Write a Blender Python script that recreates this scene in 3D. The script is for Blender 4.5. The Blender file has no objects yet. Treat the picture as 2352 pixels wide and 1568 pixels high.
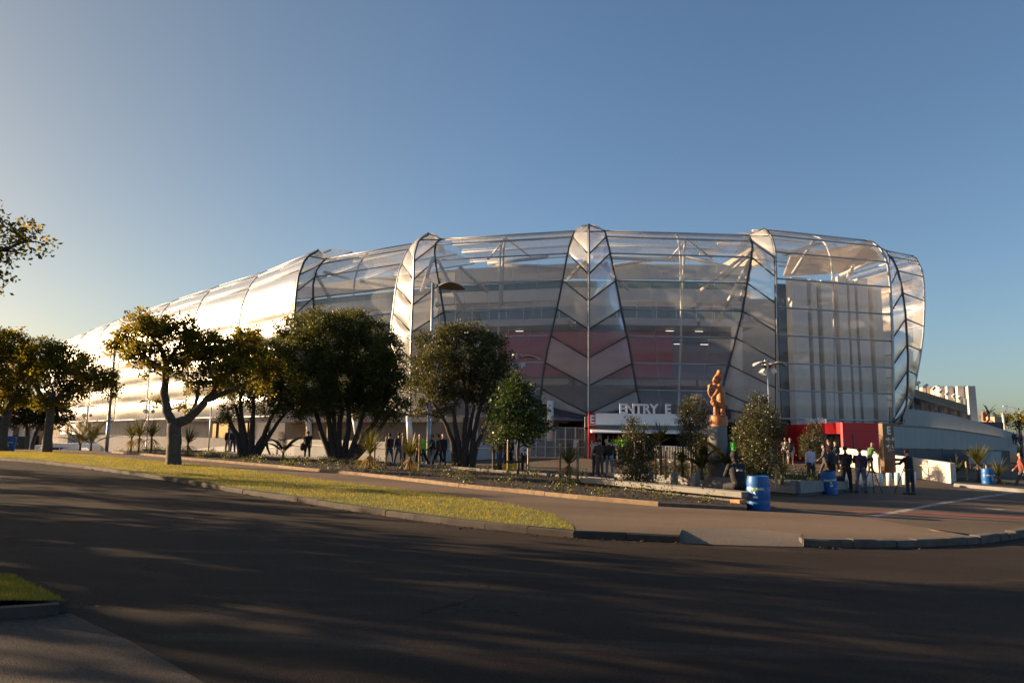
import bpy, bmesh, math, random
import numpy as np
from mathutils import Vector, Matrix
R = math.radians
random.seed(7)
# ------------------------------------------------------------------ camera model and terrain
F, TH, RO, EYE = 1698.0, R(7.5), 0.0123, 1.62
CT, ST = math.cos(TH), math.sin(TH)
def ss(a, b, v):
    t = min(1.0, max(0.0, (v-a)/(b-a)))
    return t*t*(3-2*t)
def gz(x, y):
    xc = min(60.0, max(-22.0, x))
    z = -0.02*xc - 0.1*ss(-4, 26, y)
    k = ss(33, 56, y)*ss(-8, 2, x)*(1-ss(24, 30, x))
    z += k*(0.30 + 0.018*max(x, 0))
    z -= 2.1*ss(53, 62, y)*(1-ss(-31, -19, x))
    return z
def ray(px, py):
    u, w = px-1176.0, 784.0-py
    u2, w2 = u - w*RO, w + u*RO
    yd = F*CT - w2*ST
    return u2/yd, (F*ST + w2*CT)/yd
def W(px, py, Y):
    a, b = ray(px, py)
    return Vector((a*Y, Y, EYE + b*Y))
def G(px, py, dz=0.0):
    a, b = ray(px, py)
    lo = 2.0
    f = lambda Y: EYE + b*Y - gz(a*Y, Y) - dz
    Y = lo
    while Y < 400 and f(Y) > 0: Y += 0.25
    lo, hi = Y-0.25, Y
    for _ in range(30):
        m = (lo+hi)/2
        if f(m) > 0: lo = m
        else: hi = m
    return Vector((a*lo, lo, gz(a*lo, lo)+dz))
def proj(p):
    x, y, z = p[0], p[1], p[2]-EYE
    d = y*CT + z*ST
    u, w = x/d*F, (z*CT - y*ST)/d*F
    return 1176+u+w*RO, 784-(w-u*RO)
def ppm(Y): return F/Y
# ------------------------------------------------------------------ scene, builders
S = bpy.context.scene
COL = bpy.context.collection
BASE = {}
def tag(o, label=None, cat=None, group=None, kind=None):
    if label: o['label'] = label
    if cat: o['category'] = cat
    if group: o['group'] = group
    if kind: o['kind'] = kind
    return o
def empty(name, loc, label=None, cat=None, group=None):
    o = bpy.data.objects.new(name, None)
    o.empty_display_size = 0.2
    COL.objects.link(o)
    o.location = loc
    BASE[o.name] = Vector(loc)
    return tag(o, label, cat, group)
def link(me, name, parent=None, base=None):
    o = bpy.data.objects.new(name, me)
    COL.objects.link(o)
    if parent is not None:
        o.parent = parent
        BASE[o.name] = BASE[parent.name]
    else:
        o.location = base if base is not None else (0, 0, 0)
        BASE[o.name] = Vector(o.location)
    return o
def kids(o):
    return [c for c in o.children]
def copy_tree(o, parent=None):
    c = o.copy()
    COL.objects.link(c)
    BASE[c.name] = Vector(o.location) if parent is None else Vector((0, 0, 0))
    if parent is not None: c.parent = parent
    for ch in list(o.children): copy_tree(ch, c)
    return c
def frame_of(t):
    t = t.normalized()
    up = Vector((0, 0, 1)) if abs(t.z) < 0.95 else Vector((1, 0, 0))
    a = t.cross(up).normalized()
    return a, a.cross(t).normalized()
class MB:
    def __init__(s): s.v, s.f, s.m, s.s, s.uv = [], [], [], [], {}
    def face(s, pts, m=0, sm=False):
        n = len(s.v); s.v += [Vector(p) for p in pts]
        s.f.append(tuple(range(n, n+len(pts)))); s.m.append(m); s.s.append(sm)
    def hexa(s, c, m=0):
        n = len(s.v); s.v += [Vector(p) for p in c]
        for q in ((0,3,2,1),(4,5,6,7),(0,1,5,4),(1,2,6,5),(2,3,7,6),(3,0,4,7)):
            s.f.append(tuple(n+i for i in q)); s.m.append(m); s.s.append(False)
    def box(s, c, d, rz=0, m=0, tilt=None):
        M = Matrix.Rotation(rz, 3, 'Z')
        if tilt is not None: M = M @ Matrix.Rotation(tilt, 3, 'X')
        x, y, z = d[0]/2, d[1]/2, d[2]/2
        P = [(-x,-y,-z),(x,-y,-z),(x,y,-z),(-x,y,-z),(-x,-y,z),(x,-y,z),(x,y,z),(-x,y,z)]
        s.hexa([Vector(c) + M @ Vector(p) for p in P], m)
    def wallseg(s, a, b, t, z0a, z1a, z0b, z1b, m=0):
        a, b = Vector((a[0], a[1], 0)), Vector((b[0], b[1], 0))
        d = (b-a).normalized(); n = Vector((d.y, -d.x, 0))*t/2
        Z = lambda p, z: Vector((p.x, p.y, z))
        s.hexa([Z(a+n,z0a),Z(b+n,z0b),Z(b-n,z0b),Z(a-n,z0a),Z(a+n,z1a),Z(b+n,z1b),Z(b-n,z1b),Z(a-n,z1a)], m)
    def prism(s, poly, z0, z1, m=0):
        n = len(s.v); k = len(poly)
        s.v += [Vector((p[0], p[1], z0)) for p in poly] + [Vector((p[0], p[1], z1)) for p in poly]
        s.f.append(tuple(n+i for i in reversed(range(k)))); s.f.append(tuple(n+k+i for i in range(k)))
        s.m += [m, m]; s.s += [False, False]
        for i in range(k):
            j = (i+1) % k
            s.f.append((n+i, n+j, n+k+j, n+k+i)); s.m.append(m); s.s.append(False)
    def tube(s, pts, rad, n=8, m=0, cap=True, sm=True, flat=1.0):
        pts = [Vector(p) for p in pts]
        if not hasattr(rad, '__len__'): rad = [rad]*len(pts)
        base = len(s.v); a = None
        for i, p in enumerate(pts):
            t = (pts[min(i+1, len(pts)-1)] - pts[max(i-1, 0)])
            if t.length < 1e-9: t = Vector((0, 0, 1))
            t.normalize()
            if a is None: a, b = frame_of(t)
            else:
                a = (a - t*a.dot(t))
                if a.length < 1e-6: a, b = frame_of(t)
                a.normalize(); b = t.cross(a)*-1
                b = a.cross(t)
            for k in range(n):
                w = 2*math.pi*k/n
                s.v.append(p + (a*math.cos(w) + b*math.sin(w)*flat)*rad[i])
        for i in range(len(pts)-1):
            for k in range(n):
                k2 = (k+1) % n
                s.f.append((base+i*n+k, base+i*n+k2, base+(i+1)*n+k2, base+(i+1)*n+k)); s.m.append(m); s.s.append(sm)
        if cap:
            s.f.append(tuple(base+k for k in reversed(range(n)))); s.m.append(m); s.s.append(False)
            e = base+(len(pts)-1)*n
            s.f.append(tuple(e+k for k in range(n))); s.m.append(m); s.s.append(False)
    def lathe(s, prof, c, n=24, m=0, sm=True):
        base = len(s.v); c = Vector(c)
        for r, z in prof:
            for k in range(n):
                w = 2*math.pi*k/n
                s.v.append(c + Vector((r*math.cos(w), r*math.sin(w), z)))
        for i in range(len(prof)-1):
            for k in range(n):
                k2 = (k+1) % n
                s.f.append((base+i*n+k, base+i*n+k2, base+(i+1)*n+k2, base+(i+1)*n+k)); s.m.append(m); s.s.append(sm)
        for i, rev in ((0, True), (len(prof)-1, False)):
            if prof[i][0] > 1e-4:
                q = [base+i*n+k for k in range(n)]
                s.f.append(tuple(reversed(q) if rev else q)); s.m.append(m); s.s.append(False)
    def ball(s, c, r, n=12, m=0, M=None):
        c = Vector(c); base = len(s.v); h = n//2
        r = r if hasattr(r, '__len__') else (r, r, r)
        for i in range(h+1):
            th = math.pi*i/h
            for k in range(n):
                w = 2*math.pi*k/n
                q = Vector((r[0]*math.sin(th)*math.cos(w), r[1]*math.sin(th)*math.sin(w), -r[2]*math.cos(th)))
                if M is not None: q = M @ q
                s.v.append(c + q)
        for i in range(h):
            for k in range(n):
                k2 = (k+1) % n
                s.f.append((base+i*n+k, base+i*n+k2, base+(i+1)*n+k2, base+(i+1)*n+k)); s.m.append(m); s.s.append(True)
    def grid(s, rows, m=0, sm=True, close=False):
        base = len(s.v); w = len(rows[0])
        for r in rows: s.v += [Vector(p) for p in r]
        for i in range(len(rows)-1):
            for k in range(w-1 if not close else w):
                k2 = (k+1) % w
                s.f.append((base+i*w+k, base+i*w+k2, base+(i+1)*w+k2, base+(i+1)*w+k)); s.m.append(m); s.s.append(sm)
    def mesh(s, name, mats, base=None):
        me = bpy.data.meshes.new(name)
        b = base if base is not None else Vector((0, 0, 0))
        me.from_pydata([tuple(v-b) for v in s.v], [], s.f)
        for mt in (mats if isinstance(mats, (list, tuple)) else [mats]): me.materials.append(mt)
        me.polygons.foreach_set('material_index', s.m)
        me.polygons.foreach_set('use_smooth', s.s)
        me.update()
        return me
    def build(s, name, mats, parent=None, base=None, label=None):
        b = BASE[parent.name] if parent is not None else (Vector(base) if base is not None else Vector((0, 0, 0)))
        o = link(s.mesh(name, mats, b), name, parent, b)
        if label: o['label'] = label
        return o
def text_obj(name, txt, size, mat, loc, rz=0, parent=None, depth=0.02, bold=0.0, align='LEFT', rx=R(90), xs=1.0):
    cu = bpy.data.curves.new(name, 'FONT')
    cu.body = txt; cu.size = size; cu.extrude = depth; cu.offset = bold; cu.align_x = align; cu.resolution_u = 3
    t = bpy.data.objects.new(name, cu); COL.objects.link(t)
    bpy.context.view_layer.update()
    me = bpy.data.meshes.new_from_object(t.evaluated_get(bpy.context.evaluated_depsgraph_get()))
    bpy.data.objects.remove(t); bpy.data.curves.remove(cu)
    M = Matrix.Translation(Vector(loc)) @ Matrix.Rotation(rz, 4, 'Z') @ Matrix.Rotation(rx, 4, 'X') @ Matrix.Diagonal((xs, 1, 1, 1))
    b = BASE[parent.name] if parent is not None else Vector((0, 0, 0))
    me.transform(Matrix.Translation(-b) @ M)
    me.materials.clear(); me.materials.append(mat)
    me.name = name
    return link(me, name, parent)
# ------------------------------------------------------------------ materials
MAT = {}
def nodes(name):
    m = bpy.data.materials.new(name); m.use_nodes = True
    nt = m.node_tree; nt.nodes.clear()
    out = nt.nodes.new('ShaderNodeOutputMaterial')
    MAT[name] = m
    return m, nt, out
def N(nt, t, **kw):
    n = nt.nodes.new(t)
    for k, v in kw.items():
        if k in n.inputs: n.inputs[k].default_value = v
        else: setattr(n, k, v)
    return n
def coords(nt, scale=(1, 1, 1), kind='Object', rot=(0, 0, 0)):
    tc = nt.nodes.new('ShaderNodeTexCoord'); mp = nt.nodes.new('ShaderNodeMapping')
    mp.inputs['Scale'].default_value = scale; mp.inputs['Rotation'].default_value = rot
    nt.links.new(tc.outputs[kind], mp.inputs[0])
    return mp.outputs[0]
def ramp(nt, src, stops):
    r = nt.nodes.new('ShaderNodeValToRGB'); e = r.color_ramp.elements
    while len(e) < len(stops): e.new(0.5)
    for i, (p, c) in enumerate(stops):
        e[i].position = p; e[i].color = (*c, 1) if len(c) == 3 else c
    nt.links.new(src, r.inputs[0])
    return r.outputs[0]
def noise_tex(nt, co, scale, detail=4, rough=0.55):
    n = N(nt, 'ShaderNodeTexNoise', Scale=scale, Detail=detail, Roughness=rough)
    nt.links.new(co, n.inputs['Vector'])
    return n.outputs[0]
def mixc(nt, fac, a, b, mode='MIX'):
    n = nt.nodes.new('ShaderNodeMix'); n.data_type = 'RGBA'; n.blend_type = mode
    for sock, v in ((n.inputs[0], fac), (n.inputs[6], a), (n.inputs[7], b)):
        if isinstance(v, (int, float)): sock.default_value = v
        elif isinstance(v, tuple): sock.default_value = (*v, 1)
        else: nt.links.new(v, sock)
    return n.outputs[2]
def bump(nt, h, strength=0.3, dist=0.02):
    b = N(nt, 'ShaderNodeBump', Strength=strength, Distance=dist)
    nt.links.new(h, b.inputs['Height'])
    return b.outputs[0]
def basic(name, col, rough=0.7, metal=0.0, var=0.15, vscale=3.0, bstr=0.0, bscale=60, spec=0.5, col2=None):
    """principled surface with noise-driven variation of its own colour"""
    m, nt, out = nodes(name)
    p = N(nt, 'ShaderNodeBsdfPrincipled', Roughness=rough, Metallic=metal)
    p.inputs['Specular IOR Level'].default_value = spec
    co = coords(nt)
    nz = noise_tex(nt, co, vscale, 5, 0.6)
    a = tuple(c*(1-var) for c in col)
    b = col2 if col2 else tuple(min(1, c*(1+var)) for c in col)
    nt.links.new(ramp(nt, nz, [(0.3, a), (0.7, b)]), p.inputs['Base Color'])
    if bstr:
        nt.links.new(bump(nt, noise_tex(nt, co, bscale, 3), bstr), p.inputs['Normal'])
    nt.links.new(p.outputs[0], out.inputs[0])
    return m
def asphalt(name, c0, c1, stain=None, crack=False, worn=0.0, rough=0.85):
    m, nt, out = nodes(name)
    p = N(nt, 'ShaderNodeBsdfPrincipled', Roughness=rough)
    p.inputs['Specular IOR Level'].default_value = 0.12
    co = coords(nt)
    big = noise_tex(nt, coords(nt, (0.12, 0.35, 1), rot=(0, 0, R(-28))), 1.0, 6, 0.62)
    col = ramp(nt, big, [(0.32, c0), (0.62, c1)])
    if worn:
        w = noise_tex(nt, coords(nt, (0.10, 0.55, 1), rot=(0, 0, R(-25))), 1.0, 8, 0.7)
        wf = ramp(nt, w, [(0.56, (0, 0, 0)), (0.68, (worn, worn, worn))])
        col = mixc(nt, wf, col, tuple(min(1, c*2.2) for c in c1))
    fine = noise_tex(nt, co, 55, 4, 0.8)
    vor = N(nt, 'ShaderNodeTexVoronoi', Scale=85.0); nt.links.new(co, vor.inputs['Vector'])
    g = ramp(nt, fine, [(0.32, (0.35, 0.35, 0.35)), (0.68, (1.75, 1.72, 1.68))])
    col = mixc(nt, 0.8, col, g, 'MULTIPLY')
    spk = ramp(nt, vor.outputs['Distance'], [(0.07, (2.4, 2.3, 2.2)), (0.22, (.9, .9, .9))])
    col = mixc(nt, 0.6, col, spk, 'MULTIPLY')
    if crack:
        v2 = N(nt, 'ShaderNodeTexVoronoi', Scale=0.22, feature='DISTANCE_TO_EDGE')
        d = N(nt, 'ShaderNodeTexNoise', Scale=1.3, Detail=6.0, Roughness=0.65); nt.links.new(co, d.inputs['Vector'])
        sc = N(nt, 'ShaderNodeVectorMath', operation='SCALE'); sc.inputs['Scale'].default_value = 1.3
        nt.links.new(d.outputs['Color'], sc.inputs[0])
        ad = N(nt, 'ShaderNodeVectorMath', operation='ADD')
        nt.links.new(co, ad.inputs[0]); nt.links.new(sc.outputs[0], ad.inputs[1]); nt.links.new(ad.outputs[0], v2.inputs['Vector'])
        cr = ramp(nt, v2.outputs['Distance'], [(0.0, (1, 1, 1)), (0.0035, (0, 0, 0))])
        msk = ramp(nt, noise_tex(nt, co, 0.25, 2), [(0.5, (0, 0, 0)), (0.56, (0.85, 0.85, 0.85))])
        cf = mixc(nt, 1.0, cr, msk, 'MULTIPLY')
        col = mixc(nt, cf, col, (0.008, 0.008, 0.008))
    nt.links.new(col, p.inputs['Base Color'])
    ad2 = N(nt, 'ShaderNodeMath', operation='ADD'); nt.links.new(fine, ad2.inputs[0]); nt.links.new(vor.outputs['Distance'], ad2.inputs[1])
    nt.links.new(bump(nt, ad2.outputs[0], 0.9, 0.014), p.inputs['Normal'])
    nt.links.new(p.outputs[0], out.inputs[0])
    return m
def leafmat(name, c0, c1, c2, trans=0.35, rough=0.45, scale=0.9, spec=0.3):
    """leaf: two sided diffuse + light through the blade + waxy sheen; tone varies from spray to spray"""
    m, nt, out = nodes(name)
    geo = nt.nodes.new('ShaderNodeNewGeometry')
    nz = noise_tex(nt, coords(nt), scale, 4, 0.65)
    rnd = geo.outputs['Random Per Island']
    ad = N(nt, 'ShaderNodeMath', operation='MULTIPLY_ADD'); ad.inputs[1].default_value = 0.45
    nt.links.new(rnd, ad.inputs[0]); nt.links.new(nz, ad.inputs[2])
    col = ramp(nt, ad.outputs[0], [(0.35, c0), (0.7, c1), (0.98, c2)])
    p = N(nt, 'ShaderNodeBsdfPrincipled', Roughness=rough); p.inputs['Specular IOR Level'].default_value = spec
    nt.links.new(col, p.inputs['Base Color'])
    t = N(nt, 'ShaderNodeBsdfTranslucent')
    tcol = mixc(nt, 1.0, col, (1.5, 1.35, 0.55), 'MULTIPLY'); nt.links.new(tcol, t.inputs[0])
    mx = N(nt, 'ShaderNodeMixShader'); mx.inputs[0].default_value = trans
    nt.links.new(p.outputs[0], mx.inputs[1]); nt.links.new(t.outputs[0], mx.inputs[2]); nt.links.new(mx.outputs[0], out.inputs[0])
    return m
def foil(name, milk=0.15, tint=(0.9, 0.93, 0.96), rough=0.2, seam=0.0, milkcol=(0.82, 0.83, 0.84), gloss=1.0, crinkle=0.1):
    """inflated fluoropolymer film: clear body, milky share (diffuse + translucent), fresnel sheen, welded seams"""
    m, nt, out = nodes(name)
    tr = N(nt, 'ShaderNodeBsdfTransparent', Color=(*tint, 1))
    df = N(nt, 'ShaderNodeBsdfDiffuse', Color=(*milkcol, 1)); tl = N(nt, 'ShaderNodeBsdfTranslucent', Color=(*milkcol, 1))
    mk = N(nt, 'ShaderNodeMixShader'); mk.inputs[0].default_value = 0.5
    nt.links.new(df.outputs[0], mk.inputs[1]); nt.links.new(tl.outputs[0], mk.inputs[2])
    co = coords(nt)
    cl = noise_tex(nt, coords(nt, (0.3, 0.3, 0.8)), 1.0, 5, 0.6)
    dirt = noise_tex(nt, coords(nt, (3, 3, 0.12)), 1.0, 3, 0.6)
    mf = N(nt, 'ShaderNodeMath', operation='MULTIPLY_ADD'); mf.inputs[1].default_value = milk*0.7; mf.inputs[2].default_value = milk*0.52
    nt.links.new(cl, mf.inputs[0])
    m2 = N(nt, 'ShaderNodeMath', operation='MULTIPLY_ADD'); m2.inputs[1].default_value = milk*0.22
    nt.links.new(dirt, m2.inputs[0]); nt.links.new(mf.outputs[0], m2.inputs[2])
    fac = m2.outputs[0]
    if seam:
        uv = nt.nodes.new('ShaderNodeUVMap'); sp = nt.nodes.new('ShaderNodeSeparateXYZ'); nt.links.new(uv.outputs[0], sp.inputs[0])
        md = N(nt, 'ShaderNodeMath', operation='FRACT'); nt.links.new(sp.outputs[0], md.inputs[0])
        lt = N(nt, 'ShaderNodeMath', operation='LESS_THAN'); lt.inputs[1].default_value = 0.03; nt.links.new(md.outputs[0], lt.inputs[0])
        sm = N(nt, 'ShaderNodeMath', operation='MULTIPLY_ADD'); sm.inputs[1].default_value = seam
        nt.links.new(lt.outputs[0], sm.inputs[0]); nt.links.new(fac, sm.inputs[2]); fac = sm.outputs[0]
    a = N(nt, 'ShaderNodeMixShader'); nt.links.new(fac, a.inputs[0])
    nt.links.new(tr.outputs[0], a.inputs[1]); nt.links.new(mk.outputs[0], a.inputs[2])
    gl = N(nt, 'ShaderNodeBsdfGlossy', Roughness=rough, Color=(0.95, 0.95, 0.95, 1))
    fr = N(nt, 'ShaderNodeFresnel', IOR=1.42)
    cr = noise_tex(nt, coords(nt, (0.5, 0.5, 1.6)), 1.0, 5, 0.6)
    bn = bump(nt, cr, crinkle, 0.5); nt.links.new(bn, gl.inputs['Normal'])
    fm = N(nt, 'ShaderNodeMath', operation='MULTIPLY'); fm.inputs[1].default_value = gloss; fm.use_clamp = True
    nt.links.new(fr.outputs[0], fm.inputs[0])
    b = N(nt, 'ShaderNodeMixShader'); nt.links.new(fm.outputs[0], b.inputs[0])
    nt.links.new(a.outputs[0], b.inputs[1]); nt.links.new(gl.outputs[0], b.inputs[2]); nt.links.new(b.outputs[0], out.inputs[0])
    return m
def panelled(name, col, sx, sz, groove=0.012, var=0.1, rough=0.75, axis=(1, 0, 0), gcol=0.4):
    """concrete or sheet cladding with shallow joints along the wall and up it (object coordinates)"""
    m, nt, out = nodes(name)
    p = N(nt, 'ShaderNodeBsdfPrincipled', Roughness=rough)
    tc = nt.nodes.new('ShaderNodeTexCoord')
    dt = N(nt, 'ShaderNodeVectorMath', operation='DOT_PRODUCT'); dt.inputs[1].default_value = axis
    nt.links.new(tc.outputs['Object'], dt.inputs[0])
    sp = nt.nodes.new('ShaderNodeSeparateXYZ'); nt.links.new(tc.outputs['Object'], sp.inputs[0])
    def line(src, step):
        d = N(nt, 'ShaderNodeMath', operation='DIVIDE'); d.inputs[1].default_value = step; nt.links.new(src, d.inputs[0])
        f = N(nt, 'ShaderNodeMath', operation='FRACT'); nt.links.new(d.outputs[0], f.inputs[0])
        l = N(nt, 'ShaderNodeMath', operation='LESS_THAN'); l.inputs[1].default_value = groove/step; nt.links.new(f.outputs[0], l.inputs[0])
        return l.outputs[0]
    parts = []
    if sx: parts.append(line(dt.outputs['Value'], sx))
    if sz: parts.append(line(sp.outputs[2], sz))
    g = parts[0]
    if len(parts) > 1:
        mx = N(nt, 'ShaderNodeMath', operation='MAXIMUM'); nt.links.new(parts[0], mx.inputs[0]); nt.links.new(parts[1], mx.inputs[1]); g = mx.outputs[0]
    nz = noise_tex(nt, coords(nt, (1, 1, 0.35)), 1.2, 6, 0.65)
    c = ramp(nt, nz, [(0.3, tuple(x*(1-var) for x in col)), (0.7, tuple(min(1, x*(1+var)) for x in col))])
    c = mixc(nt, g, c, tuple(x*gcol for x in col))
    nt.links.new(c, p.inputs['Base Color'])
    nt.links.new(bump(nt, noise_tex(nt, coords(nt), 40, 3), 0.12, 0.01), p.inputs['Normal'])
    nt.links.new(p.outputs[0], out.inputs[0])
    return m
def window_mat(name, tint=(0.02, 0.025, 0.03), rough=0.06):
    m, nt, out = nodes(name)
    p = N(nt, 'ShaderNodeBsdfPrincipled', Roughness=rough); p.inputs['Base Color'].default_value = (*tint, 1)
    p.inputs['Specular IOR Level'].default_value = 0.8
    nt.links.new(bump(nt, noise_tex(nt, coords(nt), 0.6, 2), 0.03, 0.3), p.inputs['Normal'])
    nt.links.new(p.outputs[0], out.inputs[0])
    return m
def glow(name, col, strength):
    m, nt, out = nodes(name)
    e = N(nt, 'ShaderNodeEmission', Strength=strength, Color=(*col, 1)); nt.links.new(e.outputs[0], out.inputs[0])
    return m
# the palette
def worn(name, col, lo=.40, hi=.62, top=.75):
    m, nt, out = nodes(name); p = N(nt, 'ShaderNodeBsdfPrincipled', Roughness=.95); p.inputs['Base Color'].default_value = (*col, 1); p.inputs['Specular IOR Level'].default_value = .1
    tr = N(nt, 'ShaderNodeBsdfTransparent'); mx = N(nt, 'ShaderNodeMixShader')
    f = mixc(nt, 1.0, ramp(nt, noise_tex(nt, coords(nt), 2.6, 5, .7), [(lo, (0, 0, 0)), (hi, (top, top, top))]), ramp(nt, noise_tex(nt, coords(nt), 38, 3, .8), [(.3, (.25, .25, .25)), (.7, (1, 1, 1))]), 'MULTIPLY')
    nt.links.new(f, mx.inputs[0]); nt.links.new(tr.outputs[0], mx.inputs[1]); nt.links.new(p.outputs[0], mx.inputs[2]); nt.links.new(mx.outputs[0], out.inputs[0])
worn('road_worn', (0.12, 0.10, 0.085)); worn('road_paint', (0.50, 0.47, 0.43), .28, .5, 1.0)
glow('strip_lamp', (1.0, 0.88, 0.70), .7)
basic('crack_tar', (0.006, 0.0055, 0.005), .9)
asphalt('road_asphalt', (0.027, 0.0215, 0.018), (0.050, 0.039, 0.032), crack=True, worn=0.7)
asphalt('plaza_asphalt', (0.105, 0.082, 0.064), (0.15, 0.12, 0.095))
asphalt('path_asphalt', (0.14, 0.105, 0.078), (0.21, 0.16, 0.12))
asphalt('apron', (0.15, 0.12, 0.095), (0.22, 0.18, 0.145))
asphalt('near_path', (0.075, 0.064, 0.055), (0.12, 0.10, 0.085))
asphalt('ramp_concrete', (0.16, 0.14, 0.12), (0.23, 0.20, 0.17))
asphalt('entry_road', (0.035, 0.032, 0.032), (0.055, 0.05, 0.048))
basic('kerb_stone', (0.25, 0.21, 0.17), 0.9, var=0.35, vscale=2.2, bstr=0.4)
basic('kerb_front', (0.055, 0.044, 0.037), 0.9, var=0.4, vscale=2.2, bstr=0.5)
basic('kerb_dark', (0.10, 0.085, 0.075), 0.9, var=0.4, vscale=3, bstr=0.5)
basic('timber_edging', (0.24, 0.165, 0.10), 0.9, var=0.3, vscale=4, bstr=0.4)
basic('mulch_soil', (0.020, 0.013, 0.009), 0.95, var=0.5, vscale=9, bstr=1.0, bscale=30)
basic('mulch_chip', (0.035, 0.022, 0.015), 0.85, var=0.6, vscale=14, col2=(0.10, 0.062, 0.04))
basic('turf', (0.13, 0.125, 0.018), 0.9, var=0.35, vscale=1.5, bstr=0.8, bscale=120)
leafmat('grass_blade', (0.12, 0.14, 0.014), (0.25, 0.235, 0.023), (0.40, 0.31, 0.06), 0.4, 0.6, 0.7)
basic('concrete', (0.24, 0.235, 0.235), 0.85, var=0.18, vscale=2.0, bstr=0.25)
basic('concrete_pale', (0.19, 0.18, 0.17), 0.85, var=0.14, vscale=1.6, bstr=0.2)
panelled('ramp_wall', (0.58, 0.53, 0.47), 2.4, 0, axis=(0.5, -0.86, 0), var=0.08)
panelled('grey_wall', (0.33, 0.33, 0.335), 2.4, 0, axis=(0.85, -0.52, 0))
panelled('stand_concrete', (0.34, 0.335, 0.33), 1.25, 0, axis=(0.62, 0.78, 0), gcol=0.6)
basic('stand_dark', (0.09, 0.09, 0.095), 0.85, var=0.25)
basic('tower_concrete', (0.46, 0.44, 0.43), 0.8, var=0.12)
basic('tower_panel', (0.80, 0.75, 0.70), 0.75, var=0.07, vscale=0.7)
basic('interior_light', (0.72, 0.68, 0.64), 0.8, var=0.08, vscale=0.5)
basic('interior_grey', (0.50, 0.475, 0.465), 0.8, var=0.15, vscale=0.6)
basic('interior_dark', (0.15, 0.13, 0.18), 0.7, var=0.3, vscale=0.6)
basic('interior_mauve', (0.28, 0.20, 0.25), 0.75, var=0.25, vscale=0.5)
basic('red_wall', (0.36, 0.005, 0.022), 0.5, var=0.12, vscale=0.4)
basic('teal_glass', (0.10, 0.20, 0.22), 0.3, var=0.2)
basic('white_steel', (0.72, 0.70, 0.68), 0.4, var=0.06)
basic('lining', (0.66, 0.54, 0.44), 0.7, var=0.06, vscale=0.4)
basic('alu', (0.42, 0.43, 0.45), 0.42, metal=0.6, var=0.1)
basic('alu_dark', (0.055, 0.065, 0.068), 0.45, metal=0.3, var=0.2)
basic('galv', (0.40, 0.41, 0.43), 0.45, metal=0.7, var=0.15)
foil('foil_clear', 0.25, (0.97, 0.97, 0.97), 0.12, seam=0.14, gloss=.9, crinkle=0.05)
foil('foil_sun_glow', 0.85, (0.95, 0.93, 0.90), 0.3, gloss=.3, milkcol=(.86,.76,.64))  # milk colour carries the peach glow of low sun on the roof
foil('foil_crisp', 0.14, (0.97, 0.97, 0.97), 0.10, seam=0.12, gloss=1.0, crinkle=0.07)
foil('foil_left', 0.40, (0.92, 0.93, 0.94), 0.27, seam=0.22, gloss=1.3, crinkle=0.08, milkcol=(.76,.80,.86))
foil('foil_mid', 0.36, (0.90, 0.92, 0.94), 0.25, seam=0.10, gloss=1.3, crinkle=0.08)
foil('foil_milk', 0.52, (0.92, 0.92, 0.92), 0.3, gloss=.4, crinkle=.04, milkcol=(.84,.82,.79))
foil('foil_rib', 0.24, (0.95, 0.95, 0.95), 0.2, gloss=.35, crinkle=0.05)
foil('foil_roof', 0.09, (0.97, 0.98, 0.985), 0.2, seam=0.1, gloss=.3)
window_mat('slot_blue', (0.02, 0.028, 0.05), 0.25); window_mat('dark_glass'); window_mat('pale_glass', (0.10, 0.14, 0.15), 0.08)
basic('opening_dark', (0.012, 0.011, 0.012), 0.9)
basic('white_paint', (0.80, 0.79, 0.77), 0.45, var=0.05)
basic('sign_white', (0.80, 0.78, 0.80), 0.5, var=0.03)
basic('sign_red', (0.33, 0.012, 0.016), 0.45, var=0.08)
panelled('kiosk_red', (0.62, 0.008, 0.018), 2.2, 1.25, axis=(0.8, 0.6, 0), var=0.05, rough=0.5, gcol=0.35)
panelled('kiosk_side', (0.62, 0.008, 0.018), 2.2, 1.25, axis=(0.8, 0.6, 0), var=0.05, rough=0.5, gcol=0.35)
basic('pylon_bronze', (0.085, 0.045, 0.025), 0.35, metal=0.3, var=0.3, vscale=1.2)
basic('drum_blue', (0.008, 0.11, 0.36), 0.42, var=0.14, vscale=5)
basic('drum_dark', (0.02, 0.03, 0.05), 0.5)
basic('logo_white', (0.75, 0.76, 0.78), 0.6, var=0.2, vscale=20)
basic('logo_green', (0.22, 0.50, 0.05), 0.6)
basic('carved_wood', (0.46, 0.17, 0.055), 0.55, var=0.25, vscale=4, bstr=0.3, bscale=25)
basic('carved_dark', (0.16, 0.035, 0.012), 0.7, var=.2)
basic('stake_wood', (0.42, 0.26, 0.12), 0.8, var=0.2, vscale=6)
basic('brick_timber', (0.48, 0.24, 0.12), 0.8, var=0.3, vscale=8)
basic('bark', (0.085, 0.070, 0.058), 0.9, var=0.45, vscale=7, bstr=0.9, bscale=22)
basic('bark_dark', (0.055, 0.040, 0.032), 0.9, var=0.4, vscale=7, bstr=0.8, bscale=24)
basic('palm_trunk', (0.13, 0.10, 0.07), 0.9, var=0.3, vscale=9, bstr=0.6)
leafmat('leaf_olive', (0.055, 0.062, 0.010), (0.12, 0.112, 0.018), (0.22, 0.17, 0.035), 0.64, spec=.15)
leafmat('leaf_dark', (0.034, 0.046, 0.012), (0.070, 0.084, 0.022), (0.13, 0.13, 0.045), 0.36, 0.45, spec=.18)
leafmat('leaf_silver', (0.032, 0.040, 0.014), (0.062, 0.068, 0.026), (0.13, 0.125, 0.06), 0.3, 0.45, spec=.2)
leafmat('leaf_green', (0.012, 0.026, 0.006), (0.022, 0.045, 0.009), (0.07, 0.10, 0.02), 0.25, 0.35)
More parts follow.
